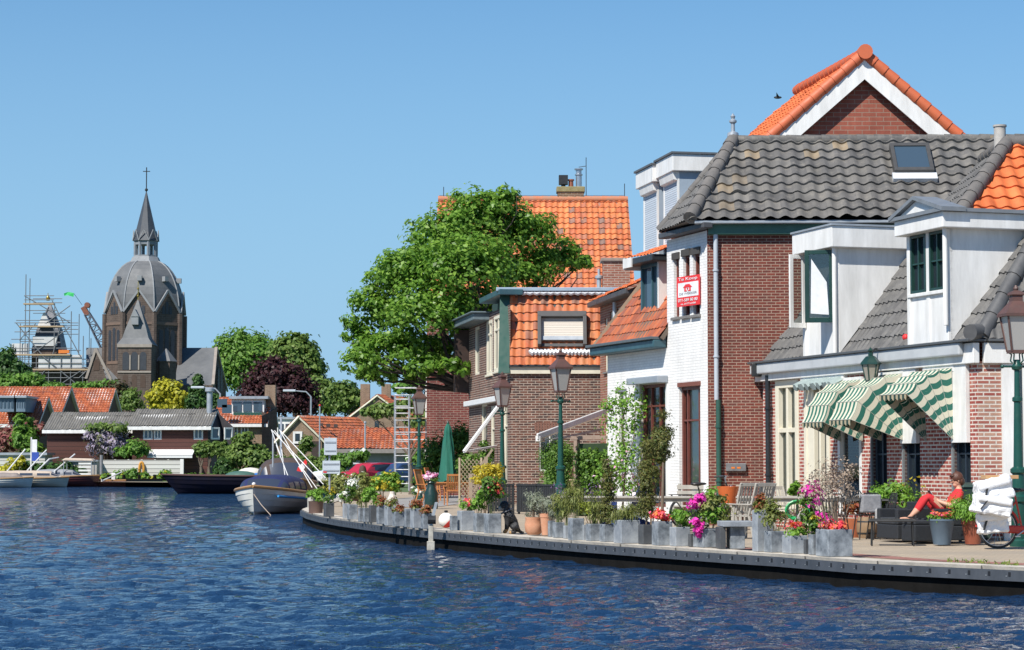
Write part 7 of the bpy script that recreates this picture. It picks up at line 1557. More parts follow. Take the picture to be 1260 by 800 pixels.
farbush('big leafy bushes filling the bank beside the dark gable house',[(300,560,18,16),(285,575,12,14),(318,565,16,14),(335,570,14,12),(300,545,12,12),(310,585,22,10)],172,6500,.4,'faro'); farbush('darker bush at the foot of the orange house',[(290,590,14,10),(275,580,8,14)],170,1800,.38,'fard')
farbush('green hedge below the gabled cottage',[(350,572,16,9),(370,574,16,9),(388,574,14,9),(405,570,12,9)],168,3800,.35,'faro','hedge'); farbush('shrubs in the yard before the long orange shed',[(425,567,12,8),(442,562,10,8),(405,560,8,8),(415,580,14,8),(515,565,14,8)],130,3200,.28,'farg',extra=('white',160,.3))
farbush('climbing plant on the gabled cottage corner',[(378,545,7,9),(374,555,7,6)],185,700,.35,'faro')
a,b=at(92,181,GZ),at(223,181,GZ); fr=Fr(a,b); t=thing('garden_fence','white weathered board fence with an orange lifebuoy on the far bank','fence',a); s=MB(); H=zz(566,181); s.fb(fr,0,fr.L,0,.08,GZ,H); s.build('board_panel',Mplank('white_boards',(.62,.61,.57),(.50,.48,.44),.33,.04),t)
for i in range(9): s=MB(); u=fr.L*i/8; s.fb(fr,u-.07,u+.07,.082,.2,GZ,H+.05); s.build('post',MWW,t)
q=fr(fr.L*.63,-.2,zz(577,181)); t=thing('lifebuoy','orange lifebuoy post mounted before the white board fence','lifebuoy',Vector((q.x,q.y,GZ))); s=MB(); s.tube([q+Vector((.18*math.cos(a_),0,.55*math.sin(a_))) for a_ in [i*math.pi/8 for i in range(17)]],.10,8,caps=False); s.build('ring',M('lifebuoy_orange',(.65,.30,.04),rough=.5),t,smooth=True); s=MB(); s.bx(q.x-.05,q.x+.05,q.y+.02,q.y+.1,GZ,q.z); s.build('post',MWW,t)
q=at(223.5,178,GZ); t=thing('pole','white post at the end of the board fence','pole',q); s=MB(); s.bx(q.x-.14,q.x+.14,178,178.2,GZ,zz(565,178)); s.build('post',MWH,t)
a,b=at(-40,184,GZ),at(55,184,GZ); t=thing('white_shed','long low white shed behind the moored sloops','shed',a); s=MB(); s.bx(a.x,b.x,184,187,GZ,zz(560,184)); s.build('wall',Mplank('white_boards',()) if False else MATS['white_boards'],t); s=MB(); s.bx(a.x-.2,b.x+.2,183.8,187.2,zz(560,184),zz(557,184)); s.build('roof',MZN,t)
q=at(111,182,GZ); t=thing('bank_shed','small grey shed beside the white board fence','shed',q); s=MB(); s.bx(q.x-1.2,q.x+1,179.5,181,GZ,zz(568,180)); s.build('wall',M('shed_grey',(.42,.40,.37),(.32,.3,.28),1,.8),t); s=MB(); s.bx(q.x-1.3,q.x+1.1,179.3,181,zz(568,180),zz(566,180)); s.build('roof',MZN,t)
t=thing('bank_lattice','white lattice screen on the far bank by the moored boats','lattice',at(104,177.5,GZ)); q=at(104,177.5,GZ); s=MB()
for i in range(6): s.bx(q.x-.5,q.x+.5,177.5,177.55,GZ+.2+i*.28,GZ+.34+i*.28)
s.build('slats',MWH,t)
q=at(124.5,176.5,GZ); t=thing('mooring_pile','tall grey mooring pile on the far bank','pile',q); s=MB(); s.tube([q-Vector((0,0,.6)),Vector((q.x,q.y,zz(560,176.5)))],.13,8); s.build('pile',M('pile_wood',(.25,.25,.26),(.18,.18,.19),3,.8),t)
a,b=at(85,176,GZ),at(197,176,GZ); t=thing('timber_jetty','dark timber jetty along the far bank','jetty',a); s=MB(); s.bx(a.x,b.x,173.4,174.4,.0,.55); s.build('deck',M('blacktimber',()),t); s=MB()
for i in range(7): x=a.x+(b.x-a.x)*i/6; s.tube([(x,173.3,-.4),(x,173.3,.9)],.12,7)
s.build('post',M('blacktimber',()),t)
# cars behind the quay
def car(name,label,x,D,rz,col,L=4.2,W=1.7,H=1.45):
    t=thing(name,label,'car',at(x,D,GZ),'cars parked behind the quay',local=True); m=M('carpaint_'+name,col,tuple(c*.9 for c in col),1,.25); s=MB()
    prof=[(-L/2,.35),(-L/2,.75),(-L/2+.25,.92),(-L*.32,.98),(-L*.20,H-.06),(-L*.05,H),(L*.20,H-.03),(L*.36,1.0),(L/2-.08,.85),(L/2,.6),(L/2,.35)]
    a=[Vector((x_,-W/2*(1 if z<1 else .86),z)) for x_,z in prof]; b=[Vector((v.x,-v.y,v.z)) for v in a]; n=len(a); s.add(a+b,[tuple(range(n)),tuple(range(2*n-1,n-1,-1))]+[(i,i+n,(i+1)%n+n,(i+1)%n) for i in range(n)]); s.build('body',m,t,bev=.05,seg=2)
    for sy in (-1,1):
        s=MB(); w=W/2*.93; s.ext([(-L*.29,sy*w,1.0),(L*.31,sy*w,1.0),(L*.19,sy*(w-.05),H-.1),(-L*.17,sy*(w-.05),H-.12)],(0,sy*.03,0)); s.build('side_window',MGL,t)
        for sx in (-1,1):
            s=MB(); s.tube([(sx*L*.3,sy*(W/2-.18),.32),(sx*L*.3,sy*(W/2+.01),.32)],.32,18); k=s.build('wheel',MBK,t); s=MB(); s.tube([(sx*L*.3,sy*(W/2),.32),(sx*L*.3,sy*(W/2+.02),.32)],.2,12); s.build('rim',MZN,k)
        s=MB(); s.box((-L/2+.03,sy*W*.36,.72),(.08,.3,.14)); s.build('headlight',MWS,t)
    t.rotation_euler=(0,0,rz)
car('red_car','red hatchback parked behind the yellow gorse bush',462,128,R(42),(.42,.025,.045)); car('white_car','white car beyond the red hatchback, mostly hidden by bushes',428,132,R(30),(.75,.75,.75)); car('blue_car','dark blue car seen through the foot of scaffold tower',500,128,R(35),(.03,.06,.14))
# ================================================================ boats
MHW=M('hull_white',(.70,.69,.63),(.58,.57,.50),1.5,.4,.05); MWD=M('wood_varnish',(.42,.24,.10),(.33,.18,.07),6,.4); MNC=M('canvas_navy',(.010,.016,.075),(.014,.024,.095),5,.9,.2); MBC=M('canvas_brown',(.075,.052,.045),(.055,.038,.033),5,.85,.2); MTCN=M('canvas_tan',(.55,.45,.35),(.45,.36,.28),3,.85,.2)
MVW=Mglass('vinyl_window',(.035,.045,.07),.3)
def hull(mb,L,B,H,bow=1.35,strakes=5,stern=.8,rake=.25):
    n=22; rows=[]
    for i in range(n+1):
        t=i/n; b=B/2*((stern+(1-stern)*min(t/.5,1)**.7) if t<.5 else max(1-((t-.5)/.5)**2.4,.0)); sh=H*(1+ (bow-1)*max(0,(t-.25)/.75)**2+.06*(1-t)); x=-L/2+L*t+ (0)
        row=[]
        for j in range(strakes+1):
            f=j/strakes; zf=-.25*H*(1-t*.4)+(sh+.25*H*(1-t*.4))*f; w=b*(math.sin(f**.75*math.pi/2)**.9 if f>0 else .0); xx=x+rake*(f-1)*t**3*L/6
            row.append((xx,w,zf))
        rows.append(row)
    for sy in (-1,1):
        for j in range(strakes):
            vs=[]; 
            for r in rows:
                x,w,z=r[j]; vs.append((x,sy*(w+.018*(w>.02)),z)); x,w,z=r[j+1]; vs.append((x,sy*w,z))
            mb.add(vs,[(2*i,2*i+2,2*i+3,2*i+1) if sy>0 else (2*i,2*i+1,2*i+3,2*i+2) for i in range(n)])
    r=rows[0]; mb.add([(x,w,z) for x,w,z in r]+[(x,-w,z) for x,w,z in r[::-1]],[tuple(range(2*(strakes+1)))])
    return [Vector(r[-1]) for r in rows]
def boat(name,label,loc,rz,L,B,H,hm,rim,group=None,bow=1.35,deck=None,rake=.25,cat='boat'):
    t=thing(name,label,cat,loc,group,local=True); s=MB(); g=hull(s,L,B,H,bow,rake=rake); s.build('hull',hm,t,smooth=True,ang=25)
    s=MB(); p=[v for v in g]; q=[Vector((v.x,-v.y,v.z)) for v in g]
    s.tube([v+Vector((0,.01,.015)) for v in p],.055,7); s.tube([v+Vector((0,-.01,.015)) for v in q],.055,7); s.tube([p[0],q[0]],.05,7); s.build('gunwale',rim,t,smooth=True)
    s=MB(); dz=.03; vs=[]
    for v in p: vs+=[(v.x,v.y*.97,v.z-dz),(v.x,-v.y*.97,v.z-dz)]
    s.add(vs,[(2*i,2*i+2,2*i+3,2*i+1) for i in range(len(p)-1)]); s.build('deck',deck or rim,t)
    t.rotation_euler=(0,0,rz); return t,g
def canopy(par,x0,x1,w0,w1,z0,h,mat,glass,wins=True,front=.55,rear=.25):
    """soft cover over hoops, with clear side and front panels set in the cloth"""
    m=32; rings=[]
    def ring(x,wd,hh): return [(x,wd*math.copysign(abs(math.cos(math.pi*j/m))**.72,math.cos(math.pi*j/m)),z0+hh*(math.sin(math.pi*j/m)**.6)) for j in range(m+1)]
    n=12
    for i in range(n+1):
        t=i/n; rings.append(ring(x0+(x1-x0)*t,w0+(w1-w0)*t,h*(1-.10*(2*t-1)**2+.015*math.cos(t*math.pi*6))))
    a=rings[0]; pre=[[(x-rear*f,y*(1-.08*f),z0+(z-z0)*(1-f)) for x,y,z in a] for f in (1,.8,.5,.2)]
    b=rings[-1]; post=[[(x+front*f,y*(1-.16*f),z0+(z-z0)*(1-f*.94)) for x,y,z in b] for f in (.12,.4,.62,.82,1)]
    RR_=pre+rings+post; np_=len(pre); nr=len(RR_)
    cl=MB(); wf=MB(); ws=MB(); k=m+1; V=[v for r in RR_ for v in r]
    for i in range(nr-1):
        for j in range(m):
            q=(i*k+j,(i+1)*k+j,(i+1)*k+j+1,i*k+j+1); tgt=cl
            if wins and i>=np_+n and np_+n+1<=i<=np_+n+3 and (2<=j<8 or 10<=j<22 or 24<=j<30): tgt=wf
            elif wins and np_+1<=i<np_+n-0 and (i-np_)%4!=0 and (1<=j<5 or 27<=j<31): tgt=ws
            tgt.f.append(q); tgt.m.append(0)
    for b_ in (cl,wf,ws):
        mp={}
        for f in b_.f:
            for i in f:
                if i not in mp: mp[i]=len(mp); b_.v.append(V[i])
        b_.f=[tuple(mp[i] for i in f) for f in b_.f]
    c=cl.build('canopy',mat,par,smooth=True,ang=60)
    if wins: wf.build('front_window',glass,c,smooth=True,ang=60); ws.build('side_window',glass,c,smooth=True,ang=60)
    return c
q=G(323,633.5,0); q.y+=3.0
t,g=boat('sloop','white lapstrake sloop with navy blue canopy moored at the quay tip',Vector((q.x-.02,q.y,0)),R(-96),6.2,2.35,.70,MHW,MWD,bow=1.4,deck=M('deck_cream',(.6,.52,.4)))
canopy(t,-1.7,1.1,.98,.93,.70,.68,MNC,MVW,front=.85)
s=MB(); s.lathe([(.05,0),(.07,.05),(.07,.14),(.03,.18)],(2.9,0,.95),10); s.build('bow_post',MWS,t,smooth=True); s=MB(); s.tube([(2.3,.74,.64),(1.2,1.12,.58),(-1.5,1.22,.5)],.045,7); s.build('blue_fender',M('fender_blue',(.02,.25,.62),rough=.5),t,smooth=True); s=MB(); s.tube([(3.0,0,.75),(3.05,.3,.35),(3.15,.7,-.05)],.015,5); s.build('mooring_line',MTCN,t)
q=G(350,622,0); t,g=boat('motor_launch','wooden motor launch with brown canvas hood behind the navy canopied sloop',Vector((q.x+.55,89,0)),R(-82),6.4,2.5,.95,M('hull_wood',(.30,.19,.08),(.22,.13,.055),4,.45,stretch=(.3,4,4)),MWD,bow=1.25)
canopy(t,-2.2,1.2,1.1,1.08,1.0,1.02,MBC,MVW,front=.5)
# folded mast and stays with a little flag
t=thing('lowered_masts','bundle of white lowered masts leaning over the moored launch','mast',at(385,84,0)); s=MB()
for a,b in (((334,529),(398,596)),((338,530),(392,604)),((344,529),(384,600)),((346,531),(404,592)),((334,529),(345,560)),((340,548),(356,590)),((346,548),(352,596))): s.tube([P(*a,86),P(*b,80)],.017,6)
s.build('spar',MWH,t); s=MB(); s.tube([P(336,530,86),P(336,575,86)],.04,6); s.tube([P(346,514,92),P(346,562,90)],.04,6); s.build('crutch',MZN,t)
t=thing('small_flag','small red and white flag hung among the lowered masts','flag',P(370,575,82.5)); a=[P(376,565,82.4),P(372.5,569.5,82.4),P(367,574,82.4),P(365,579.5,82.4)]; b=[P(378,569,82.4),P(375.5,575,82.4),P(371.5,581,82.4),P(370.5,580.5,82.4)]
for i,mm in enumerate((MRED,MWS,MRED)): s=MB(); s.ext([a[i],a[i+1],b[i+1],b[i]],(0,.03,0)); s.build('red_band' if i!=1 else 'white_band',mm,t)
q=at(383,66.5,0); t=thing('mooring_pile','two weathered wooden mooring piles at the quay tip','pile',q); s=MB()
for dx,h_ in ((-.15,.95),(.15,.7)): s.tube([(q.x+dx,q.y+1.5,-.5),(q.x+dx,q.y+1.5,h_)],.11,8)
s.build('piles',MWW,t)
# long dark barge
q=G(250,608,0); MNB=M('hull_navy',(.006,.007,.02),(.012,.010,.016),1.5,.6,spec=.15); t,g=boat('barge','long dark navy barge with rusty red rail lying across the canal','' and 0 or Vector((q.x+1.75,q.y+1.6,0)),R(178),9.0,2.9,1.0,MNB,M('rail_rust',(.10,.05,.04),(.07,.035,.03),3,.6),bow=1.12,rake=.75,deck=M('deck_dark',(.06,.05,.045)))
s=MB(); s.bx(2.2,3.6,-.5,.5,.9,1.08); s.build('hatch',M('hatch_pale',(.6,.6,.55)),t,bev=.03)
tp=thing('green_tarpaulin','green tarpaulin heaped on the barge deck','tarpaulin',Vector((q.x+2.0,q.y+1.6,.95))); s=MB(); s.ball((q.x+2.0,q.y+1.6,1.0),(1.0,.6,.35),14,8); s.build('sheet',M('tarp_green',(.06,.14,.11),(.04,.1,.08),3,.7,.4),tp,smooth=True)
for i,(dx,c_,lab) in enumerate(((3.1,(.03,.2,.6),'blue crate beside the tarpaulin on the barge'),(3.5,(.55,.08,.04),'red crate at the far end of barge'))):
    c=thing('crate',lab,'crate',Vector((q.x+dx,q.y+1.5,.95))); s=MB(); s.bx(q.x+dx-.25,q.x+dx+.25,q.y+1.2,q.y+1.7,.93,1.22); s.build('crate_body',M('crate_%d'%i,c_),c,bev=.03)
q=at(308,133,0); t=thing('dinghy','cream covered blue dinghy lying beyond the barge','boat',Vector((q.x,133,0))); s=MB(); s.ball((q.x,133,1.12),(.85,.7,.42),16,8); s.build('cover',M('cover_cream',(.68,.64,.55),(.58,.54,.45),2,.8,.3),t,smooth=True); s=MB(); s.hexa([(q.x-.7,132.4,-.1),(q.x+.7,132.4,-.1),(q.x+.7,133.6,-.1),(q.x-.7,133.6,-.1),(q.x-.95,132.2,1.1),(q.x+.95,132.2,1.1),(q.x+.9,133.8,1.1),(q.x-.9,133.8,1.1)]); s.build('hull',M('hull_blue',(.03,.16,.5)),t,bev=.1)
# moored sloops on the far left
t,g=boat('sloop','cream sloop with tan cover and windscreen moored on the far bank',Vector((at(42,166,0).x,166,0)),R(8),5.2,2.0,.62,M('hull_cream',(.58,.55,.45),(.48,.45,.36),1,.4),MWD,bow=1.2)
canopy(t,-2.6,1.2,.85,.8,.75,.5,MTCN,MVW,wins=True,front=.8)
t,g=boat('sloop','dark red sloop with grey screen and tan bimini top',Vector((at(80,169,0).x,169,0)),R(3),5.4,2.1,.75,M('hull_maroon',(.11,.03,.025),(.08,.022,.02),1,.35),MWD,bow=1.15)
canopy(t,-2.0,.6,.85,.8,.8,.55,M('screen_grey',(.3,.31,.33)),MVW,front=.7); s=MB(); s.hexa([(-.2,-.9,2.0),(2.3,-.9,1.95),(2.3,.9,1.95),(-.2,.9,2.0),(.1,-.8,2.2),(2.1,-.8,2.15),(2.1,.8,2.15),(.1,.8,2.2)]); s.build('bimini',MTCN,t,bev=.08); s=MB(); 
for x in (0,2.1):
    for y in (-.85,.85): s.tube([(x,y,.9),(x,y,2.0)],.03,5)
s.build('bimini_frame',MZN,t)
t,g=boat('sloop','pale sloop with brown cover cut by the edge of view',Vector((at(4,164,0).x,164,0)),R(8),4.4,1.9,.62,MHW,MWD,bow=1.2); canopy(t,-1.8,1.0,.8,.75,.66,.45,M('canvas_taupe',(.3,.25,.22)),MVW,wins=False)
for i,(x,c_,lab) in enumerate(((116,(.45,.08,.07),'small red rowing boat with outboard by the mooring pile'),(132,(.55,.18,.14),'small salmon coloured rowing boat below the white fence'))):
    t,g=boat('rowing_boat',lab,Vector((at(x,170,0).x,170,0)),R(190),2.8,1.2,.45,M('hull_row%d'%i,c_),MWD,bow=1.2)
    if i==0: s=MB(); s.box((1.3 if False else -1.45,0,.75),(.3,.35,.6)); s.build('outboard',MWS,t,bev=.05)
t,g=boat('workboat','low dark flat workboat moored along the far bank jetty',Vector((at(162,171,0).x,171,0)),R(180),4.6,1.7,.5,M('hull_black',(.02,.022,.03)),M('blacktimber',()),bow=1.1)
for i,(x0,y0,x1,y1,lab) in enumerate(((3,587,31,553,'slanting white spar above the pale sloop'),(30,583,57,554,'slanting white spar over the cream sloop'),(43,582,72,563,'curved white davit over the cream sloop'),(67,580,92,559,'slanting white spar over the dark red sloop'),(125,592,150,581,'white boom lying over the rowing boats'))):
    a,b=P(x0,y0,168),P(x1,y1,171); t=thing('boat_spar',lab,'spar',Vector((a.x,a.y,.5)),'white spars of the moored sloops'); s=MB(); m_=a.lerp(b,.6)+Vector((0,0,.35 if i==2 else 0)); s.tube([Vector((a.x,a.y,.6)),a,m_,b],.055,6); s.build('spar',MWH,t)
q=at(38,174.8,GZ); t=thing('dutch_flag','blue and white flag hanging limp from a white pole on far bank','flag',q); s=MB(); s.tube([q,Vector((q.x,q.y,zz(538,175)))],.06,6); s.build('flagpole',MWH,t); s=MB(); z_=zz(541,175); s.bx(q.x+.06,q.x+.45,174.77,174.83,z_-1.0,z_); s.build('white_band',MWS,t); s=MB(); s.bx(q.x+.06,q.x+.6,174.75,174.85,z_-1.7,z_-1.001); s.build('blue_band',M('flag_blue',(.03,.08,.4)),t)
for i,(x,lab) in enumerate(((104,'blue float moored beside the rowing boats'),(184,'pale float moored at the end of the jetty'))): q=at(x,172.5,0); t=thing('float',lab,'float',q); s=MB(); s.ball((q.x,q.y,.2),.3,10,8); s.build('ball',M('float_%d'%i,((.05,.3,.6),(.55,.6,.65))[i]),t,smooth=True)
# ================================================================ bicycles
def ring(mb,c,r,w,n=40,ax='y'):
    mb.tube([(c[0]+r*math.cos(2*math.pi*i/n),c[1],c[2]+r*math.sin(2*math.pi*i/n)) for i in range(n+1)],w,7,caps=False)
def bike(name,label,loc,rz,col,bags=False,coat=None):
    t=thing(name,label,'bicycle',loc,local=True); fm=M('bike_'+name,col,rough=.3); ch=M('chrome',(.6,.6,.6),metal=.9,rough=.25)
    for x in (0,1.1):
        s=MB(); ring(s,(x,0,.35),.325,.022); k=s.build('wheel',MBK,t,smooth=True); s=MB(); ring(s,(x,0,.35),.300,.010); 
        for i in range(14): a=2*math.pi*i/14; s.tube([(x,.015,.35),(x+.3*math.cos(a),0,.35+.3*math.sin(a))],.003,3)
        s.tube([(x,-.04,.35),(x,.04,.35)],.03,8); s.build('rim',ch,k)
        s=MB(); a0,a1=(.2,3.1) if x==0 else (.6,2.9); s.tube([(x+.36*math.cos(a0+(a1-a0)*i/14),0,.35+.36*math.sin(a0+(a1-a0)*i/14)) for i in range(15)],.022,6); s.build('mudguard',coat or fm,t,smooth=True)
    s=MB(); s.tube([(0,0,.35),(.42,0,.30),(.30,0,.88)],.018,7); s.tube([(0,.0,.35),(.31,0,.78)],.014,7); s.tube([(.42,0,.30),(.62,0,.40),(.92,0,.92)],.02,7); s.tube([(.90,0,1.0),(.96,0,.80),(1.1,0,.35)],.02,7); s.build('frame',fm,t,smooth=True)
    s=MB(); s.hexa([(-.05,-.03,.27),(.5,-.03,.24),(.5,.03,.24),(-.05,.03,.27),(-.05,-.03,.40),(.5,-.03,.38),(.5,.03,.38),(-.05,.03,.40)]); s.build('chain_case',fm,t,bev=.025); s=MB(); s.tube([(.42,-.06,.30),(.30,-.08,.22)],.012,6); s.box((.29,-.13,.21),(.09,.08,.02)); s.tube([(.42,.06,.30),(.54,.08,.38)],.012,6); s.box((.55,.13,.39),(.09,.08,.02)); s.build('pedal',ch,t)
    s=MB(); s.ball((.26,0,.97),(.14,.09,.045),12,8); s.ball((.38,0,.975),(.1,.03,.03),10,6); s.tube([(.3,0,.86),(.28,0,.95)],.014,6); s.build('saddle',MBK,t,smooth=True)
    s=MB(); s.tube([(.90,0,1.0),(.88,0,1.10),(.93,.0,1.14)],.015,7); s.tube([(.72,-.29,1.12),(.86,-.27,1.14),(.95,-.1,1.14),(.95,.1,1.14),(.86,.27,1.14),(.72,.29,1.12)],.013,7); s.build('handlebar',ch,t,smooth=True)
    for sy in (-1,1): s=MB(); s.tube([(.70,sy*.292,1.118),(.82,sy*.277,1.135)],.02,8); s.build('grip',MBK,t,smooth=True)
    s=MB(); s.bx(-.35,.15,-.07,.07,.735,.75); s.tube([(0,-.05,.35),(-.3,-.06,.735)],.008,5); s.tube([(0,.05,.35),(-.3,.06,.735)],.008,5); s.build('carrier',MBK,t); s=MB(); s.ball((-.38,0,.68),.03,8,6); s.build('rear_light',MRED,t)
    s=MB(); s.ball((1.02,0,.9),(.05,.045,.045),10,8); s.build('headlight',ch,t,smooth=True)
    t.rotation_euler=(0,0,rz); return t
bike('black_bicycle','black bicycle with white rear mudguard parked by the wooden bench',at(843,47.6,GZ),R(6),(.02,.02,.022),coat=M('guard_white',(.75,.75,.74),rough=.35))
b2=bike('red_bicycle','red bicycle loaded with white panniers under the tallest green lamp',at(1228,36.6,GZ),R(4),(.62,.05,.03))
MPB=M('bag_white',(.80,.80,.80),(.72,.72,.73),4,.55,.4)
def bag(label,c,sz,rot,name='pannier_bag'):
    t=thing(name,label,'bag',c,'white bags on the red bicycle'); s=MB(); s.box(c,sz,0,Matrix.Rotation(rot,3,'Y')); o=s.build('bag_body',MPB,t,bev=.022,seg=1); 
    md=o.modifiers.new('sub','SUBSURF'); md.levels=md.render_levels=3; md.subdivision_type='SIMPLE'; tx=bpy.data.textures.new('creases','CLOUDS'); tx.noise_scale=.11; dm=o.modifiers.new('d','DISPLACE'); dm.texture=tx; dm.strength=.08
    s=MB(); m=Matrix.Rotation(rot,3,'Y'); a=Vector(c)+m@Vector((-sz[0]*.38,-sz[1]/2-.03,-sz[2]*.3)); b=Vector(c)+m@Vector((-sz[0]*.2,-sz[1]/2-.03,sz[2]*.32)); s.bar(a,b,.035,.015); s.build('strap',MNV if False else MBK,t)
    s=MB(); f=Vector(c)+m@Vector((0,-sz[1]/2-.0,sz[2]*.28)); s.box(f,(sz[0]*.98,.1,sz[2]*.36),0,m); s.build('flap',MPB,t,bev=.04,seg=3)
bag('topmost white bag, tilted on the red bicycle carrier',P(1222,602,36.3),(.56,.42,.36),R(-14)); bag('middle white pannier, widest of the three on the bicycle',P(1220,622,36.2),(.58,.46,.30),R(10)); bag('lowest white pannier hanging beside the rear wheel',P(1221,643,36.3),(.48,.24,.34),R(-6))
# ================================================================ people and the dog
SKIN=M('skin',(.62,.33,.22),(.56,.29,.19),6,.5); RCL=M('red_cloth',(.58,.025,.03),(.50,.02,.025),8,.85,.2); HAIR=M('hair_auburn',(.07,.025,.015),(.11,.04,.02),20,.5,.3,stretch=(1,1,.3))
def skinbody(name,par,nodes,edges,mats,tags,lev=2,extra=None):
    """one continuous skinned body; nodes: name -> (pos, radius); every face takes the material of its nearest bone's tag"""
    org=ORG[par.name]; names=list(nodes); idx={n:i for i,n in enumerate(names)}
    me=bpy.data.meshes.new(name); me.from_pydata([tuple(Vector(nodes[n][0])-org) for n in names],[(idx[a],idx[b]) for a,b in edges],[])
    o=bpy.data.objects.new(name,me); C.objects.link(o)
    md=o.modifiers.new('Skin','SKIN'); md.branch_smoothing=.4
    sv=me.skin_vertices[0].data
    for n in names: r=nodes[n][1]; sv[idx[n]].radius=(r,r) if isinstance(r,(int,float)) else r
    sv[0].use_root=True
    m2=o.modifiers.new('Sub','SUBSURF'); m2.levels=m2.render_levels=lev
    bpy.context.view_layer.update(); me2=bpy.data.meshes.new_from_object(o.evaluated_get(bpy.context.evaluated_depsgraph_get()))
    bpy.data.objects.remove(o)
    for m in mats: me2.materials.append(m)
    seg=[(Vector(nodes[a][0])-org,Vector(nodes[b][0])-org,tags.get((a,b),0)) for a,b in edges]
    for p in me2.polygons:
        best=1e9; 
        for a,b,t in seg:
            d=b-a; f=max(0,min(1,(p.center-a).dot(d)/max(d.length_squared,1e-9))); q=(p.center-(a+d*f)).length
            if q<best: best=q; p.material_index=t
        p.use_smooth=True
    bm=bmesh.new(); bm.from_mesh(me2)
    if extra: extra(bm,org)
    bm.to_mesh(me2); bm.free()
    o=bpy.data.objects.new(name,me2); C.objects.link(o); o.parent=par; ORG[o.name]=org; return o
def addballs(bm,org,items):
    for c,r,mi,M_ in items:
        g=bmesh.ops.create_uvsphere(bm,u_segments=16,v_segments=12,radius=1)
        for v in g['verts']: v.co=M_@Vector((v.co.x*r[0],v.co.y*r[1],v.co.z*r[2]))+Vector(c)-org
        for f in {f for v in g['verts'] for f in v.link_faces}: f.material_index=mi; f.smooth=True
# woman in red, reclining with her feet up and reading
Dp=39.0; t=thing('person','woman in red shirt and cropped trousers reclining and reading, one foot on low table','person',at(1165,Dp,GZ))
def pp(x,y,dd=0): v=P(x,y,Dp); v.y+=dd; return v
N={}; hip=pp(1166,632); N['pelvis']=(hip,.135); N['waist']=(pp(1171.5,621),.13); N['chest']=(pp(1177,610),.14); N['neck0']=(pp(1180,602),.075); N['neck1']=(pp(1179,597.5),.05); N['skull']=(pp(1178,591),.09)
for sd_,dd in (('a',-.17),('b',.17)):
    N['sh'+sd_]=(pp(1180.5,605,dd*1.05),.075); 
    N['hp'+sd_]=(pp(1163,631,dd*.55),.115)
N['kna']=(pp(1139.5,610,-.16),.075); N['mida']=(pp(1150,619,-.13),.095); N['hema']=(pp(1127.5,627.5,-.15),.066); N['ana']=(pp(1119,635,-.14),.036); N['heela']=(pp(1120,638.5,-.13),.034); N['toea']=(pp(1105,638.3,-.15),.024); N['midfa']=(pp(1112,638,-.14),.032)
N['midb']=(pp(1150,623,.12),.095); N['knb']=(pp(1139,611,.14),.075); N['hemb']=(pp(1130,628,.13),.064); N['anb']=(pp(1121,637,.12),.036); N['midfb']=(pp(1114,640,.1),.032); N['toeb']=(pp(1108,641,.1),.024)
N['ela']=(pp(1169.5,622.5,-.30),.05); N['fa']=(pp(1161,620,-.27),.042); N['wra']=(pp(1153.5,617,-.20),.028); N['paa']=(pp(1149.5,614,-.16),.032)
N['elb']=(pp(1168,622,.28),.05); N['wrb']=(pp(1152.5,615,.14),.028); N['pab']=(pp(1148.5,612.5,.08),.032); N['slva']=(pp(1173.5,616.5,-.26),.068); N['slvb']=(pp(1172.5,616,.25),.068)
E=[('pelvis','waist'),('waist','chest'),('chest','neck0'),('neck0','neck1'),('neck1','skull'),('chest','sha'),('sha','slva'),('slva','ela'),('ela','fa'),('fa','wra'),('wra','paa'),('chest','shb'),('shb','slvb'),('slvb','elb'),('elb','wrb'),('wrb','pab'),('pelvis','hpa'),('hpa','mida'),('mida','kna'),('kna','hema'),('hema','ana'),('ana','heela'),('heela','midfa'),('midfa','toea'),('pelvis','hpb'),('hpb','midb'),('midb','knb'),('knb','hemb'),('hemb','anb'),('anb','midfb'),('midfb','toeb')]
red={('pelvis','waist'),('waist','chest'),('chest','neck0'),('chest','sha'),('sha','slva'),('chest','shb'),('shb','slvb'),('pelvis','hpa'),('hpa','mida'),('mida','kna'),('kna','hema'),('pelvis','hpb'),('hpb','midb'),('midb','knb'),('knb','hemb')}
T={e:(1 if e in red else 0) for e in E}
hd=pp(1177.5,591); Rh=Matrix.Rotation(R(-16),3,'Y')
def head(bm,org):
    I=Matrix.Identity(3)
    def h(x,y,z): return hd+Rh@Vector((x,y,z))
    addballs(bm,org,[(h(0,0,.0),(.095,.078,.125),0,Rh),(h(-.045,0,-.065),(.055,.055,.055),0,Rh),(h(-.10,0,-.012),(.022,.014,.022),0,Rh),(h(-.085,.03,.022),(.012,.012,.008),2,Rh),(h(-.085,-.03,.022),(.012,.012,.008),2,Rh),(h(-.088,0,-.055),(.012,.024,.007),3,Rh),(h(.01,-.08,-.005),(.02,.012,.032),0,Rh),(h(.01,.08,-.005),(.02,.012,.032),0,Rh)])
    for pa,wr,sg in (('paa','wra',-1),('pab','wrb',1)):
        a=N[pa][0]; d=(N[pa][0]-N[wr][0]).normalized(); sdv=d.cross(Vector((0,0,1))).normalized()
        for k in range(4):
            b0=a+sdv*(k-1.5)*.02; ln=(.055,.07,.065,.05)[k]; tip=b0+d*ln*.7+Vector((-.01,0,.025)); items=[(b0.lerp(tip,f),(.010,.010,.010),0,I) for f in (0,.25,.5,.75,1)]; addballs(bm,org,items)
        th0=a-sdv*.03; addballs(bm,org,[(th0.lerp(th0+d*.03+Vector((0,0,.04)),f),(.011,.011,.011),0,I) for f in (0,.4,.8)])
skinbody('body',t,N,E,[SKIN,RCL,M('eye_dark',(.03,.02,.02)),M('lips',(.45,.12,.1))],T,2,head)
s=MB()
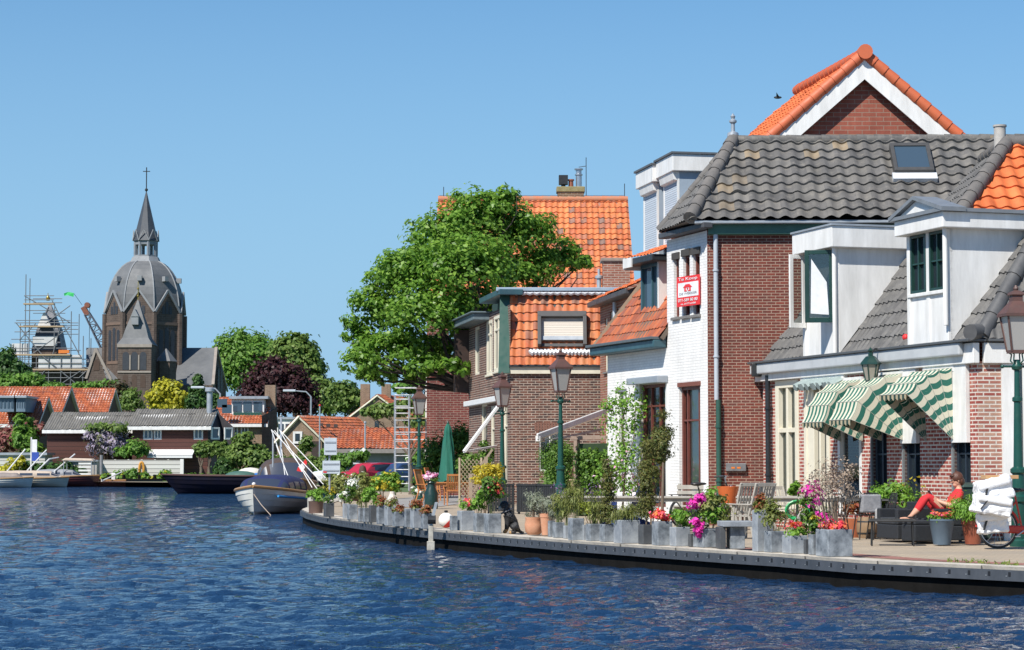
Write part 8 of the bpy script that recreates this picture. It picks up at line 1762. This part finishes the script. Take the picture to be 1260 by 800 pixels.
def hh(x,y,z): return hd+Rh@Vector((x,y,z))
s.ball(hh(.018,0,.035),(.108,.096,.115),18,12,Rh); s.ball(hh(.06,0,-.03),(.07,.085,.09),14,10,Rh); s.ball(hh(-.055,0,.10),(.05,.07,.03),12,8,Rh); o=s.build('hair',HAIR,t,smooth=True,ang=80)
tx=bpy.data.textures.new('hairtex','CLOUDS'); tx.noise_scale=.05; dm=o.modifiers.new('d','DISPLACE'); dm.texture=tx; dm.strength=.03
s=MB(); s.tube([hh(-.098,-.06,.02),hh(-.105,-.03,.012),hh(-.105,.03,.012)],.006,5); s.tube([hh(-.098,-.06,.02),hh(.0,-.085,.01)],.004,4); s.build('glasses',MBK,t)
s=MB(); s.tube([pp(1121,636,-.19),pp(1113,636.2,-.14),pp(1109,637.4,-.1)],.012,5); s.build('sandal_strap',MBK,t)
bk=thing('book','small dark open book held in the hands of woman in red','book',pp(1145,609)); s=MB(); s.box(pp(1145.5,609.5,-.05),(.02,.16,.20),0,Matrix.Rotation(R(-32),3,'Y')); s.build('cover',MBK,bk); s=MB(); s.box(pp(1146.3,610,-.05),(.02,.14,.18),0,Matrix.Rotation(R(-32),3,'Y')); s.build('pages',MWS,bk)
# child in orange
Dk_=63.5; b=at(702.5,Dk_,GZ); t=thing('person','child in bright orange and yellow top standing behind the wicker chair','person',b); z=b.z
def kp(dx,dy,h_): return Vector((b.x+dx,b.y+dy,z+h_))
N={'pelvis':(kp(0,0,.62),.105),'chest':(kp(0,0,.90),.12),'nk':(kp(0,0,1.0),.05),'sk':(kp(0,-.01,1.1),.075)}
E=[('pelvis','chest'),('chest','nk'),('nk','sk')]
for n_,sx in (('l',-1),('r',1)):
    N.update({'sh'+n_:(kp(sx*.13,0,.93),.055),'el'+n_:(kp(sx*.19,-.03,.74),.04),'wr'+n_:(kp(sx*.16,-.15,.62),.03),'ha'+n_:(kp(sx*.14,-.20,.60),.032),'hp'+n_:(kp(sx*.07,0,.56),.085),'kn'+n_:(kp(sx*.075,-.01,.32),.06),'an'+n_:(kp(sx*.075,.01,.07),.042),'to'+n_:(kp(sx*.085,-.10,.04),.036)})
    E+=[('chest','sh'+n_),('sh'+n_,'el'+n_),('el'+n_,'wr'+n_),('wr'+n_,'ha'+n_),('pelvis','hp'+n_),('hp'+n_,'kn'+n_),('kn'+n_,'an'+n_),('an'+n_,'to'+n_)]
T={}
for e in E: T[e]=1 if e[0] in('chest',) or e[0].startswith('sh') or e==('pelvis','chest') else (2 if e[0][:2] in('pe','hp') else 0)
T[('chest','nk')]=0
OT,nt,bb=_new('orange_top'); tc=_n(nt,'ShaderNodeTexCoord'); vz=_n(nt,'ShaderNodeTexVoronoi'); vz.inputs['Scale'].default_value=9; nt.links.new(tc.outputs['Object'],vz.inputs['Vector']); nt.links.new(mixc(nt,maprange(nt,vz.outputs['Distance'],.3,.4),(.75,.10,.02),(.8,.5,.05)),bb.inputs['Base Color'])
def head2(bm,org):
    I=Matrix.Identity(3); h=kp(0,-.01,1.14); addballs(bm,org,[(h,(.085,.095,.115),0,I),(h+Vector((0,-.095,-.01)),(.014,.018,.018),0,I),(h+Vector((-.03,-.085,.015)),(.012,.008,.008),3,I),(h+Vector((.03,-.085,.015)),(.012,.008,.008),3,I),(h+Vector((0,-.088,-.05)),(.024,.01,.007),3,I),(h+Vector((-.086,0,0)),(.012,.02,.03),0,I),(h+Vector((.086,0,0)),(.012,.02,.03),0,I)])
    for n_ in 'lr':
        a=N['ha'+n_][0]; addballs(bm,org,[(a+Vector(((k-1.5)*.014,-.02-.015*f,-.012*f)),(.008,.008,.008),0,I) for k in range(4) for f in (0,1,2)]+[(a+Vector((.03 if n_=='l' else -.03,-.015,0)),(.009,.014,.009),0,I)])
skinbody('body',t,N,E,[SKIN,OT,M('trousers_blue',(.05,.15,.35)),M('eye_dark',())],T,2,head2)
s=MB(); h=kp(0,.0,1.165); s.ball(h,(.094,.10,.105),14,10); s.build('hair',M('hair_sand',(.42,.24,.12),(.35,.19,.09),16,.6,.3),t,smooth=True)
# dog
g=G(629,656.5,QZ); Dd=g.y+.05; t=thing('dog','black dog with tan paws and grey muzzle sitting upright on the quay edge','dog',Vector((g.x,Dd,QZ)))
k=Dd/F
def dp(x,y,dd=0): v=P(x,y,Dd); v.y+=dd; return v
N={'hip':(dp(634,648),.125),'belly':(dp(630.5,641),.125),'chest':(dp(626.5,633.5),.13),'neck':(dp(623.5,627),.085),'poll':(dp(620.8,623),.078),'muz':(dp(616.2,625.6),.048),'nose':(dp(612.8,626.6),.036)}
E=[('hip','belly'),('belly','chest'),('chest','neck'),('neck','poll'),('poll','muz'),('muz','nose')]
for n_,dd in (('a',-.085),('b',.085)):
    N.update({'sh'+n_:(dp(625,638,dd),.075),'el'+n_:(dp(624.5,644,dd),.05),'wr'+n_:(dp(623.3,651,dd),.036),'pw'+n_:(dp(621.8,654.6,dd),.034),'pt'+n_:(dp(618.8,655.3,dd),.03)})
    E+=[('chest','sh'+n_),('sh'+n_,'el'+n_),('el'+n_,'wr'+n_),('wr'+n_,'pw'+n_),('pw'+n_,'pt'+n_)]
    N.update({'th'+n_:(dp(634.5,648.5,dd*1.3),.11),'st'+n_:(dp(629.5,649,dd*1.5),.065),'hk'+n_:(dp(634.5,654.4,dd*1.4),.036),'hp'+n_:(dp(629,655.2,dd*1.5),.032),'ht'+n_:(dp(626.2,655.5,dd*1.5),.027)})
    E+=[('hip','th'+n_),('th'+n_,'st'+n_),('st'+n_,'hk'+n_),('hk'+n_,'hp'+n_),('hp'+n_,'ht'+n_)]
for k_ in list(N): N[k_]=(N[k_][0],N[k_][1]*1.22)
N.update({'t0':(dp(638,653),.04),'t1':(dp(641,655),.03),'t2':(dp(645,655.6),.022)}); E+=[('hip','t0'),('t0','t1'),('t1','t2')]
T={e:(1 if e[0][:2] in('pw',) or e[0][:2] in ('hp',) or e[0]=='muz' or e[1][:2]=='pw' else 0) for e in E}; T[('muz','nose')]=2; T[('poll','muz')]=2
BKF=M('fur_black',(.012,.012,.014),(.025,.025,.028),18,.5,.5); TAN=M('fur_tan',(.45,.28,.12),(.35,.2,.08),12,.7,.3); GRM=M('fur_grey',(.42,.38,.33),(.3,.27,.24),12,.7,.3)
def dface(bm,org):
    I=Matrix.Identity(3); addballs(bm,org,[(dp(612.0,626.0),(.022,.026,.02),3,I),(dp(621,622.4),(.105,.095,.10),0,I),(dp(617.6,621.8,-.075),(.012,.008,.012),3,I),(dp(617.6,621.8,.075),(.012,.008,.012),3,I),(dp(623.6,624.8,-.10),(.04,.022,.09),0,Matrix.Rotation(R(15),3,'Y')),(dp(623.6,624.8,.10),(.04,.022,.09),0,Matrix.Rotation(R(15),3,'Y'))])
skinbody('body',t,N,E,[BKF,TAN,GRM,M('nose_black',(.01,.01,.01),rough=.25)],T,2,dface)
s=MB(); c=N['neck'][0].lerp(N['chest'][0],.25); ax=(N['neck'][0]-N['chest'][0]).normalized(); x_=ax.cross(Vector((0,1,0))).normalized(); s.tube([c+(x_*math.cos(a_)+Vector((0,1,0))*math.sin(a_))*.128 for a_ in [i*math.pi/8 for i in range(17)]],.018,6,caps=False); s.build('collar',M('collar_grey',(.12,.12,.13)),t)

# a bird far up
q=P(957,120,150); t=thing('bird','tiny dark bird flying in the blue sky left of the orange gable','bird',q); s=MB(); s.ball(q,(.28,.1,.1),8,6); s.add([q+Vector((-.1,0,.03)),q+Vector((.12,0,.03)),q+Vector((-.15,-.5,.28)),q+Vector((-.1,0,.0)),q+Vector((.12,0,.0)),q+Vector((.05,.5,.2))],[(0,1,2),(3,4,5)]); s.build('body',MBK,t)
